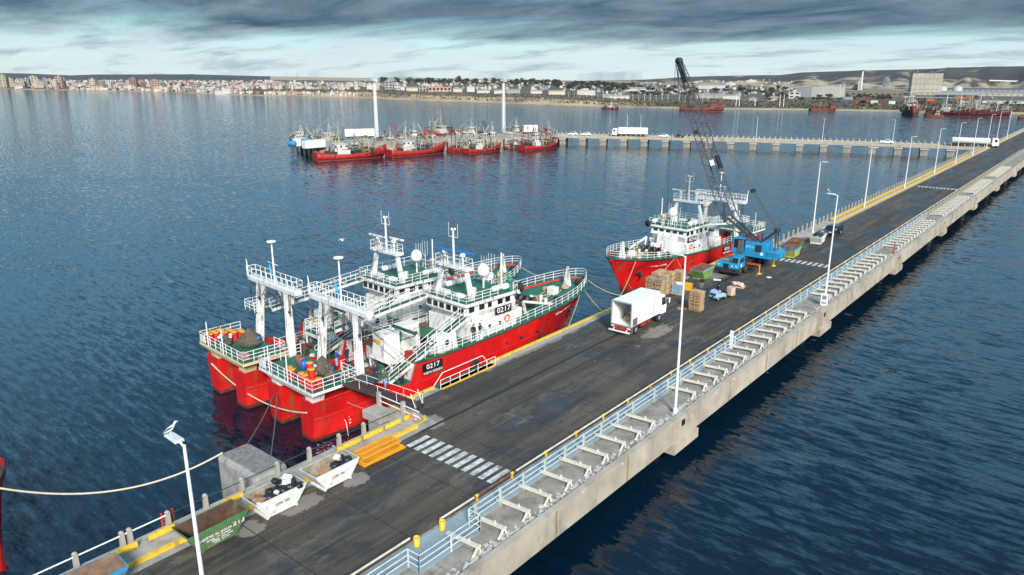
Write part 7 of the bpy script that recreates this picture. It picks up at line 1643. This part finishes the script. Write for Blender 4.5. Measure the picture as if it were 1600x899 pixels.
# ================================================================ CAUSEWAY
def causeway():
    P_ = [Vector((-206,284,0)), Vector((-170,300.5,0)), Vector((-130,316,0)), Vector((-95,328.5,0)), Vector((-61,337.5,0)), Vector((-41.5,341.5,0))]
    q = MB(); qb = MB(); qs = MB(); qp = MB(); qr = MB()
    w = 4.2; acc = 0
    for a, b in zip(P_, P_[1:]):
        d = (b-a).normalized(); n = Vector((-d.y,d.x,0)); a2 = a-d*.05; b2 = b+d*.05
        def ring(p, x0, x1, z0, z1): return [p+n*x0+Vector((0,0,z0)), p+n*x1+Vector((0,0,z0)), p+n*x1+Vector((0,0,z1)), p+n*x0+Vector((0,0,z1))]
        for (mb_, x0, x1, z0, z1) in ((q,-w,w,3.1,4.0),(qr,-w,-w+.35,4.0,4.3),(qr,w-.35,w,4.0,4.3)):
            r0, r1 = ring(a2,x0,x1,z0,z1), ring(b2,x0,x1,z0,z1); mb_.add(r0+r1, [(0,1,2,3),(7,6,5,4),(0,4,5,1),(1,5,6,2),(2,6,7,3),(3,7,4,0)])
    L_ = 0; tot = sum((b-a).length for a, b in zip(P_, P_[1:])); 
    def alongp(s):
        for a, b in zip(P_, P_[1:]):
            l = (b-a).length
            if s <= l: return a+(b-a).normalized()*s, (b-a).normalized()
            s -= l
        return P_[-1], (P_[-1]-P_[-2]).normalized()
    struct('causeway_deck', q, CONC); struct('causeway_kerb', qr, M('sandy yellow kerb',(.42,.34,.20),.8,var=.15))
    T0 = None; s = 4.0; k = 0
    while s < tot-2:
        p, d = alongp(s); rz = math.atan2(d.y, d.x)
        if T0 is None:
            T0 = thing('causeway_pier', 'square concrete pier carrying the far causeway', 'bridge pier', p, rz, 'concrete piers of the far causeway')
            MB().box(-1.3,1.3,-3.6,3.6,-3,2.2).build('pier_wall', M('pier concrete',(.26,.24,.21),.85,var=.2,dirt=.4), T0); MB().box(-1.6,1.6,-4.0,4.0,2.2,3.1).build('pier_cap', CONC, T0)
        else: dup(T0, p, rz)
        s += 9.35
    # posts of the low railing
    q = MB(); s = 0
    while s < tot:
        p, d = alongp(s); n = Vector((-d.y,d.x,0))
        for o_ in (-w+.18, w-.18): q.beam(p+n*o_+Vector((0,0,4.5)), p+n*o_+Vector((0,0,5.2)), .16, .16)
        s += 2.2
    o = q.build('causeway_rail_posts', STEELW); tag(o, 'row of short railing posts along both sides of the far causeway', 'railing'); o['kind'] = 'structure'
    for px, lab in ((978,'leftmost lamp on the far causeway behind the white trailer truck'),(999,'lamp on the far causeway just right of the white trailer'),(1180,'lamp on the far causeway right of the crane boom'),(1282,'lamp on the middle of the far causeway'),(1391,'lamp on the far causeway by the white pickup')):
        best = min((alongp(s_*.5)[0] for s_ in range(int(tot*2))), key=lambda v: abs(FPX*((v-Vector((0,0,HCAM))).dot(RT))/((v-Vector((0,0,HCAM))).dot(FW))+CX-px))
        dup(l0, best+Vector((0,0,4.0)), R(60), lab, 'lamps along the far causeway', scale=(.8,.8,.70))
    return alongp, tot
CW, CWL = causeway()
def nearpx(px):
    return min((CW(s_*.25) for s_ in range(int(CWL*4))), key=lambda v: abs(FPX*((v[0]-Vector((0,0,HCAM))).dot(RT))/((v[0]-Vector((0,0,HCAM))).dot(FW))+CX-px))
def car(label, px, col, truckbed=False):
    p, d = nearpx(px); T = thing('parked_car', label, 'car', p+Vector((0,0,4.01)), math.atan2(d.y,d.x), None)
    q = MB(); prof = [(-2.2,.35),(-2.25,.8),(-1.3,.95),(-.8,1.45),(.9,1.5),(1.6,1.0),(2.2,.9),(2.25,.35)] if not truckbed else [(-2.6,.45),(-2.6,1.1),(-.6,1.1),(-.5,1.7),(.7,1.7),(1.3,1.15),(2.4,1.0),(2.5,.45)]
    q.prism(prof, -.85, .85, 'Y'); q.build('body', col, T, bevel=.05)
    q = MB(); q.prism([(-1.0,1.0),(-.7,1.38),(.8,1.42),(1.3,1.02)] if not truckbed else [(-.4,1.15),(-.35,1.62),(.6,1.62),(1.05,1.17)], -.87, .87, 'Y'); q.build('windows', GL, T)
    for y in (-.75,.75):
        for x in (-1.4,1.4): q = MB(); q.lathe([(0,-.1),(.33,-.1),(.33,.1),(0,.1)],(x,y,.33),12,axis='Y'); q.build('wheel', TYRE, T)
car('white car parked at the left end of the far causeway', 895, CLEANW); car('second white car from the left on the far causeway', 915, CLEANW); car('white car on the causeway left of the crane boom', 1036, CLEANW); car('dark and white car on the causeway next to the crane boom', 1060, M('dark car paint',(.03,.03,.05),.3)); car('white pickup driving on the causeway towards the tanker', 1383, CLEANW, True)
def semi(label, px, tank, rev):
    p, d = nearpx(px); T = thing('articulated_truck', label, 'truck', p+Vector((0,0,4.01)), math.atan2(d.y,d.x)+(math.pi if rev else 0))
    q = MB()
    if tank: q.lathe([(0,-6.5),(1.1,-6.4),(1.2,-6.2),(1.2,6.2),(1.1,6.4),(0,6.5)],(-1.5,0,2.3),18,axis='X'); q.build('tank', M('pale tanker shell',(.62,.62,.60),.35), T)
    else: q.box(-8,5,-1.25,1.25,1.2,4.0); q.build('trailer', CLEANW, T, bevel=.05)
    MB().box(-8,7,-.5,.5,.7,1.1).box(-7.5,4,-1.15,1.15,.9,1.12).build('chassis', DARK, T)
    q = MB(); q.hexa([(5.6,-1.2,.7),(8.0,-1.2,.7),(8.0,1.2,.7),(5.6,1.2,.7)],[(5.6,-1.15,3.6),(7.5,-1.15,3.5),(7.5,1.15,3.5),(5.6,1.15,3.6)]); cb = q.build('cab', CLEANW, T, bevel=.08)
    MB().box(6.4,7.3,-1.22,1.22,2.1,3.0).build('cab_window', GL, cb)
    for x in (-7,-5.8,-4.6,4.6,5.6,7.2):
        for y in (-1,1): MB().lathe([(0,-.15),(.5,-.15),(.5,.15),(0,.15)],(x,y,.5),12,axis='Y').build('wheel', TYRE, T)
semi('long white box trailer truck heading left on the far causeway', 983, False, True); semi('pale tanker truck with white cab joining the pier from the causeway', 1520, True, False)
p_, d_ = nearpx(1077); person('small figure in dark clothes walking on the far causeway by the crane boom', p_+Vector((0,-1,4.01)), 1.0, BLK, BLK, 'walk')
# ================================================================ FAR QUAY
def quay():
    A = Vector((-246,177.7,0)); B_ = Vector((-204,288,0)); d = (B_-A).normalized(); n = Vector((-d.y,d.x,0))
    q = MB(); w = 25.5
    vs = [A, B_, B_+n*w, A+n*w]; q.hexa([v+Vector((0,0,-3)) for v in vs], [v+Vector((0,0,3.7)) for v in vs]); struct('far_quay', q, M('far quay concrete',(.33,.29,.23),.85,var=.25,scale=.3,dirt=.3,rust=.15))
    q = MB()
    for i in range(12): p = A+d*(i*9.3+2)-n*.16; q.tube(p+Vector((0,0,-1)), p+Vector((0,0,3.3)), .35, 8)
    for i in range(4): p = A+n*(i*7+2)-d*.3; q.tube(p+Vector((0,0,-1)), p+Vector((0,0,3.3)), .45, 8)
    struct('quay_fenders', q, TYRE)
    return A, d, n
QA, QD, QN = quay()
def onq(s, t, z=3.7): return QA+QD*s+QN*t+Vector((0,0,z))
qrz = math.atan2(QD.y, QD.x)-math.pi/2
for (px_, nm_, h_) in ((589,'left tall white lattice light tower on the far quay',24.5),(787,'right tall white lattice light tower on the far quay',24.0)):
    p = at(px_, 214 if px_ < 700 else 206, 3.7); T = thing('light_tower', nm_, 'light tower', p, qrz)
    q = MB(); w0, w1 = .6, .42
    for a in (-1,1):
        for b in (-1,1): q.tube((a*w0,b*w0,0),(a*w1,b*w1,h_),.09,5)
    nseg = 16
    for i in range(nseg):
        t0, t1 = i/nseg, (i+1)/nseg; a0, a1 = lerp(w0,w1,t0), lerp(w0,w1,t1)
        for (x0,y0,x1,y1) in ((-1,-1,1,-1),(1,-1,1,1),(1,1,-1,1),(-1,1,-1,-1)): q.tube((x0*a0,y0*a0,h_*t0),(x1*a1,y1*a1,h_*t1),.06,4); q.tube((x0*a0,y0*a0,h_*t0),(x1*a0,y1*a0,h_*t0),.05,4)
    q.tube((0,0,0),(0,0,h_),.16,8)
    q.build('lattice', CLEANW, T); q = MB(); q.box(-1.6,1.6,-.9,.9,h_,h_+.2); q.rail([(-1.6,-.9,h_+.2),(1.6,-.9,h_+.2),(1.6,.9,h_+.2),(-1.6,.9,h_+.2)],1.0,1,.05,2,closed=True); q.build('lamp_platform', CLEANW, T)
    for i in range(4): q = MB(); q.box(-1.3+i*.75,-.9+i*.75,-1.15,-.95,h_+.25,h_+.85); q.build('floodlight', M('floodlight glass',(.5,.5,.48),.3), T)
def qbox(px, py, w, d, h, parts, lab, name, cat, rz=0):
    p = at(px, py, 3.72); T = thing(name, lab, cat, p, qrz+rz); 
    for nm, mb_, mt in parts(w,d,h): mb_.build(nm, mt, T, bevel=.04)
    return T
def trailer(w, d, h):
    q = MB(); q.box(-w/2,w/2,-d/2,d/2,.9,h); r = [('box', q, CLEANW), ('chassis', MB().box(-w/2+.3,w/2-.3,-.8,.8,.4,.89), DARK)]
    for x in (-w*.35,-w*.22,w*.35): r.append(('wheel', MB().lathe([(0,-d/2+.05),(.45,-d/2+.05),(.45,d/2-.05),(0,d/2-.05)],(x,0,.45),12,axis='Y'), TYRE))
    return r
def pcol(n, c): return lambda w, d, h: [('shell', MB().box(-w/2,w/2,-d/2,d/2,.0,h), M(n, c, .5, var=.1, dirt=.08)), ('roof', MB().box(-w/2-.05,w/2+.05,-d/2-.05,d/2+.05,h+.002,h+.12), M(n+' roof', tuple(x*.9 for x in c), .6))]
qbox(491,231,9,2.6,2.9,pcol('white quay box',(.68,.68,.66)),'white cargo box right of the blue stripe on the far quay end','cargo_box','container',-R(73))
qbox(479,229.5,3,2.6,3.0,pcol('cyan quay box',(.02,.35,.62)),'cyan panel box in the middle of the row on the far quay end','cargo_box','container',-R(73))
qbox(469,228,5,2.6,2.9,pcol('white quay box',(.68,.68,.66)),'white cargo box left of the cyan one on the far quay end','cargo_box','container',-R(73))
T = thing('blue_tank', 'bright blue horizontal tank at the left tip of the far quay', 'tank', at(457,229,3.72), R(20)); T.scale = (.75,.75,.75); MB().lathe([(0,-2.2),(1.1,-2.1),(1.4,-1.7),(1.4,1.7),(1.1,2.1),(0,2.2)],(0,0,1.5),16,axis='X').build('tank_shell', M('blue tank',(.02,.22,.60),.5), T); MB().box(-1.8,1.8,-1,1,0,.5).build('cradle', DARK, T)
for (px, py, w, lab) in ((562,216,13,'white trailer parked on the far quay left of the first light tower'),(828,209,7,'white box truck right of the second light tower')):
    qbox(px, py, w, 2.5, 4.0, trailer, lab, 'parked_trailer', 'trailer', R(80))
# ---------------- coastal boats
BGM = M('rusty beige boom',(.42,.36,.26),.6,rust=.3)
HULLR = M('worn red fishing hull',(.33,.010,.009),.6,var=.35,scale=.3,rust=.42,rscale=.5,stretch=.4)
def boat(label, loc, rz, L, hull=HULLR, cabin=M('grimy white deckhouse',(.55,.53,.49),.6,var=.15,scale=.5,rust=.3,dirt=.2), cab_s=.3, kind='side', group=None, name='fishing_boat', rust=False, roll=0, pitch=0, seed=0, boom=DIRTW, two=DARK):
    """+Y is the bow; cab_s is the fraction along the hull of the deckhouse"""
    random.seed(seed+17); T = thing(name, label, 'boat', loc, rz, group); T.rotation_euler = (pitch, roll, rz)
    B = L*.13; q = MB(); rows = {1:[],-1:[]}
    st = [0,.04,.15,.3,.45,.6,.72,.82,.9,.96,1.0]
    def hz_(f): return L*(.075+.03*(2*f-1)**2+.06*max(0,f-.55)**1.3*3.2)
    def hb(f): return B*(.86+.14*min(1,f/.2)) if f < .6 else B*max(.01,(1-((f-.6)/.4)**2.2))
    def wb(f): return hb(f)*.9 if f < .5 else B*.9*max(.005,1-((f-.5)/.44)**1.7) if f < .94 else .01
    for sd in (1,-1):
        for f in st:
            zl = -1.0 if f < .94 else lerp(-1.0, hz_(f)*.8, (f-.94)/.06)
            rows[sd].append([(sd*hb(f),f*L,hz_(f)),(sd*lerp(hb(f),wb(f),.6),f*L,max(zl,hz_(f)*.45)),(sd*wb(f),f*L,max(zl,.25)),(sd*wb(f)*.9,f*L,max(zl,-1.0))])
        q.grid([r[:3] for r in rows[sd]], mi=0); q.grid([r[2:] for r in rows[sd]], mi=1)
    a, b = rows[1][0], rows[-1][0]; q.add(a[:3]+b[:3][::-1], [tuple(range(6))], 0); q.add(a[2:]+b[2:][::-1], [(0,1,2,3)], 1)
    hu = q.build('hull', [hull, ANTI if not rust else RUST], T); md = hu.modifiers.new('s','SOLIDIFY'); md.thickness = .12; md.offset = 0
    q = MB()
    for f, g_ in zip(st, st[1:]): q.add([(-hb(f)*.97,f*L,hz_(f)-.8),(hb(f)*.97,f*L,hz_(f)-.8),(hb(g_)*.97,g_*L,hz_(g_)-.8),(-hb(g_)*.97,g_*L,hz_(g_)-.8)],[(0,1,2,3)])
    q.build('deck', RUST if rust else M('grubby deck',(.12,.09,.07),.8,var=.3,rust=.3), T)
    zc = hz_(cab_s)-.8; w = B*.72; y0, y1 = L*(cab_s-.09), L*(cab_s+.09)
    cm = cabin
    q = MB(); q.box(-w,w,y0,y1+L*.03,zc,zc+2.2); q.box(-w*.75,w*.75,y0+.3,y1,zc+2.2,zc+4.3); q.box(-w*.85,w*.85,y0+.1,y1+.4,zc+4.3,zc+4.45); dh = q.build('deckhouse', cm, T, bevel=.05)
    for sd in (1,-1):
        q = MB(); 
        for i in range(3): y = lerp(y0+.6,y1-.4,i/2); q.box(sd*w*.75-.02,sd*w*.75+.02,y-.35,y+.35,zc+3.2,zc+3.9)
        q.build('side_windows', GL, dh)
    q = MB(); q.box(-w*.65,w*.65,y1-.02,y1+.02,zc+3.2,zc+3.9); q.build('front_windows', GL, dh)
    q = MB(); m_y = (y0+y1)/2; q.tube((0,m_y,zc+4.4),(0,m_y,zc+4.4+L*.30),.14,6,.07); q.beam((-1.4,m_y,zc+4.4+L*.14),(1.4,m_y,zc+4.4+L*.14),.15,.15); q.beam((-.9,m_y,zc+4.4+L*.23),(.9,m_y,zc+4.4+L*.23),.1,.1)
    q.tube((0,m_y-1.6,zc+4.4),(0,m_y,zc+4.4+L*.2),.12,5); q.tube((-.9,m_y,zc+4.4),(0,m_y,zc+4.4+L*.2),.10,5); q.tube((.9,m_y,zc+4.4),(0,m_y,zc+4.4+L*.2),.10,5); q.tube((0,m_y,zc+4.4+L*.28),(0,L*.96,hz_(.96)+.5),.04,4); q.tube((0,m_y,zc+4.4+L*.28),(0,.5,hz_(0)+L*.10),.04,4); q.build('mast', boom if not rust else RUST, T)
    fy = L*.72 if cab_s < .5 else L*.12
    q = MB(); z = hz_(.5)-.8
    q.beam((-B*.75,fy,z),(-B*.4,fy,z+L*.25),.30,.30); q.beam((B*.75,fy,z),(B*.4,fy,z+L*.25),.30,.30); q.beam((-B*.7,fy,z+L*.25),(B*.7,fy,z+L*.25),.34,.34); q.beam((-B*.55,fy,z+L*.14),(B*.55,fy,z+L*.14),.2,.2); q.build('gallows', boom if not rust else RUST, T)
    for sd in (1,-1):
        q = MB(); q.beam((sd*.4,fy,z+L*.05),(sd*random.uniform(.5,3.0),fy+(L*.25 if cab_s > .5 else -L*.22)*random.uniform(.5,1.1),z+L*random.uniform(.22,.40)),.22,.22); q.build('derrick_boom', (boom,two)[sd > 0] if not rust else RUST, T)
    for i in range(30):                                        # fishing gear standing and leaning over the deck
        y = L*random.uniform(.08,.9); x = random.uniform(-.8,.8)*hb(y/L); zz = hz_(y/L)-.8; q = MB()
        if i % 3 == 0: q.beam((x,y,zz),(x*.6,y+random.uniform(-3,3),zz+L*random.uniform(.14,.34)),.16,.16)
        elif i % 3 == 1: q.rbox((x,y,zz+.7),(random.uniform(.4,1.1),random.uniform(.4,1.3),random.uniform(.5,1.1)),random.random())
        else: q.rail([(-abs(x)-.5,y,zz),(abs(x)+.5,y,zz),(abs(x)+.5,y+2.2,zz),(-abs(x)-.5,y+2.2,zz)],random.uniform(2.0,3.4),1.6,.09,2,.10,closed=True)
        q.build('deck_gear', (DARK, RUST, DIRTW, M('net green'), DARK, BGM, DARK)[i % 7] if not rust else RUST, T)
    if kind == 'poles':
        for sd in (1,-1): q = MB(); q.tube((sd*B*.5,L*.1,z),(sd*B*.5,L*.1,z+L*.42),.14,6); q.tube((sd*B*.5,L*.1,z+L*.36),(sd*B*.5,L*.1,z+L*.42),.28,8); q.build('outrigger_pole', two, T)
    q = MB(); q.lathe([(.9,-1.2),(.9,-1.1),(.4,-1.05),(.4,1.05),(.9,1.1),(.9,1.2)],(0,L*.5,z+.9),14,axis='X'); q.build('winch_drum', DARK, T)
    for f0 in (.16,.62):
        q = MB(); r3 = [[(-B*.55+i*B*.18, L*f0+j*L*.028, z+.3+random.random()*2.2) for i in range(7)] for j in range(6)]; q.grid(r3); q.build('net_pile', M('dark netting',(.025,.03,.025),.95,var=.5,scale=1), T)
    q = MB(); rows2 = []
    for j in range(7): rows2.append([(-B*.6+i*B*.2, L*(.10 if cab_s > .4 else .5)+j*L*.04, z+.3+random.random()*1.6) for i in range(7)])
    q.grid(rows2); q.build('heaped_nets', M('dark netting',(.025,.03,.025),.95,var=.5,scale=1), T)
    if cab_s < .5:
        q = MB(); q.rail([(-B*.95,L*.62,hz_(.62)),(-hb(.85),L*.85,hz_(.85)),(0,L*.99,hz_(.99)),(hb(.85),L*.85,hz_(.85)),(B*.95,L*.62,hz_(.62))],.9,1.3,.05,2); q.build('bow_rail', boom if not rust else RUST, T)
    return T
def boatat(lab, x0, y0, x1, y1, **k):
    a = at(x0,y0,0); b = at(x1,y1,0); d = b-a; return boat(lab, a, math.atan2(d.y,d.x)-math.pi/2, d.length, **k)
DR0 = M('dark oxblood hull',(.085,.012,.014),.7,var=.3,scale=.3,rust=.3)
FP = M('fluorescent orange boom tip',(.7,.08,.03),.5)
BG = M('rusty beige boom',(.42,.36,.26),.6,rust=.3)
boatat('red fishing boat with folded white arms at the left of the far quay', 492,251.5, 604,245, cab_s=.34, seed=1, boom=BG)
boatat('red fishing boat second from the left along the far quay, bow to the right', 607,245.5, 697,238.5, cab_s=.30, seed=2, kind='poles', two=M('red tipped pole',(.45,.03,.02),.6,rust=.3))
boatat('rust streaked red fishing boat third along the far quay', 728,240.5, 783,235, cab_s=.3, seed=3, boom=BG)
boatat('low red boat moored just behind the third boat of the far quay', 704,238, 750,233, cab_s=.6, seed=4, kind='poles')
boatat('small red boat squeezed between the right hand boats of the far quay', 790,232.5, 826,231, cab_s=.4, seed=5)
boatat('red fishing boat at the right end of the row with brown gallows', 815,236, 871,230.5, cab_s=.32, seed=6, boom=M('brown gallows',(.16,.10,.07),.8,rust=.2), kind='poles', two=M('red tipped pole'))
boatat('white boat with tall stepped mast behind the left end of the far quay', 540,228, 486,224, cab_s=.45, seed=7, hull=WHITE)
boatat('grey boat with dark booms behind the tip of the far quay', 500,225, 452,222, cab_s=.6, seed=8, hull=M('grey hull',(.25,.26,.27),.6,rust=.2), two=DARK)
boatat('white boat with dark gear behind the first light tower', 606,222, 566,222, cab_s=.5, seed=9, hull=WHITE, kind='poles')
boatat('white boat moored behind the second red boat', 668,219, 622,221, cab_s=.45, seed=10, hull=WHITE)
boatat('red hulled boat with tall white wheelhouse behind the quay, bow to the left', 712,212, 661,218, cab_s=.45, seed=11)
boatat('white boat with black poles in the middle of the far quay', 760,213, 712,215, cab_s=.5, seed=12, hull=WHITE, kind='poles')
boatat('white fishing boat behind the second light tower', 826,210, 786,212, cab_s=.5, seed=13, hull=WHITE)
boatat('white and light blue tug at the right end of the far quay', 872,214, 838,216, cab_s=.45, seed=14, hull=WHITE, cabin=M('light blue deckhouse',(.10,.38,.50),.5))
boatat('black hulled boat showing between the red boats of the far quay', 690,233, 712,232, cab_s=.5, seed=15, hull=M('green black hull',(.02,.06,.04),.6))
boatat('low red boat tucked behind the first red boat of the far quay', 585,241, 530,243, cab_s=.55, seed=51, boom=BG)
boatat('white and rusty boat between the first and second red boats', 640,231, 590,234, cab_s=.6, seed=52, hull=WHITE, boom=BG, kind='poles')
boatat('dark hulled boat with brown gallows behind the second red boat', 700,227, 650,230, cab_s=.5, seed=53, hull=DR0, boom=M('brown gallows'))
boatat('grey boat with white arch gallows left of the second light tower', 800,222, 752,225, cab_s=.65, seed=54, hull=M('grey hull'), two=FP)
boatat('red boat hidden behind the right end boat of the far quay', 862,224, 815,226, cab_s=.55, seed=55, kind='poles', two=M('red tipped pole'))
boatat('rusty boat deep in the middle of the far quay cluster', 745,221, 700,223, cab_s=.4, seed=56, hull=HULLR, two=FP)
boatat('small white boat at the foot of the first light tower', 600,217, 572,217, cab_s=.4, seed=57, hull=WHITE)
# wrecks and laid up ships
RH = M('deep rust hull',(.16,.045,.035),.85,var=.35,scale=.3,rust=.4); DR = M('dark oxblood hull',(.085,.012,.014),.7,var=.3,scale=.3,rust=.3); PW = M('rust streaked white',(.50,.46,.40),.7,var=.2,scale=.3,rust=.35)
boatat('small dark red boat with white mast anchored alone in mid water', 941,170.5, 967,171, cab_s=.55, seed=20, hull=DR)
boatat('long rusty wreck lying behind the crane boom', 1062,173.5, 1133,174.5, cab_s=.75, seed=21, hull=RH, cabin=RH, rust=True)
boatat('low rusty barge wreck on the far shore below the big hall', 1265,173.5, 1307,173.5, cab_s=.8, seed=22, hull=RH, cabin=RH, rust=True)
a = at(1436,181,0); LW = boat('listing wreck with white bow and orange bridge facing the camera', a+Vector((-16,40,0)), R(196), 23, hull=RH, cabin=PW, cab_s=.55, seed=23, roll=R(6), boom=PW); LW.scale = (2,2,2)
boatat('small capsized rusty wreck with a white frame lying low in the water', 1474,184, 1442,183, cab_s=.3, seed=24, hull=RH, cabin=PW, rust=True, roll=R(28))
for i, (x, y, lab) in enumerate(((1496,181,'laid up dark red trawler, leftmost of the rusting row'),(1522,181.5,'laid up dark red trawler, second of the rusting row'),(1544,182,'laid up dark red trawler, third of the rusting row'),(1562,183,'laid up dark red trawler, rightmost of the rusting row'))):
    a = at(x, y, 0); boat(lab, a+Vector((-22-2*i,5,0)), R(-104+4*i), 25, hull=DR, cabin=PW, cab_s=.38, seed=30+i, boom=PW).scale = (1.25,1.4,1.5)
a = at(1590,186.5,0); boat('dark rusty wreck heap cut by the right edge of the picture', a, R(-80), 22, hull=RH, cabin=RH, rust=True, seed=40)
# low breakwater in front of the wooden fence line, power poles along the flat
pp0 = None
for i in range(26):
    px = 880+i*9.2; p = onland(px, 42); s_ = mpp(p)
    if pp0 is None: pp0 = thing('utility_pole', 'thin pale utility pole on the flat behind the shore', 'pole', p, facing(p), 'utility poles behind the shore'); MB().tube((0,0,-1),(0,0,5.5),.14,6).build('pole', STEELW, pp0); MB().beam((-1,0,5.1),(1,0,5.1),.12,.12).build('crossarm', STEELW, pp0)
    else: dup(pp0, p, facing(p), scale=random.uniform(.7,1.3))
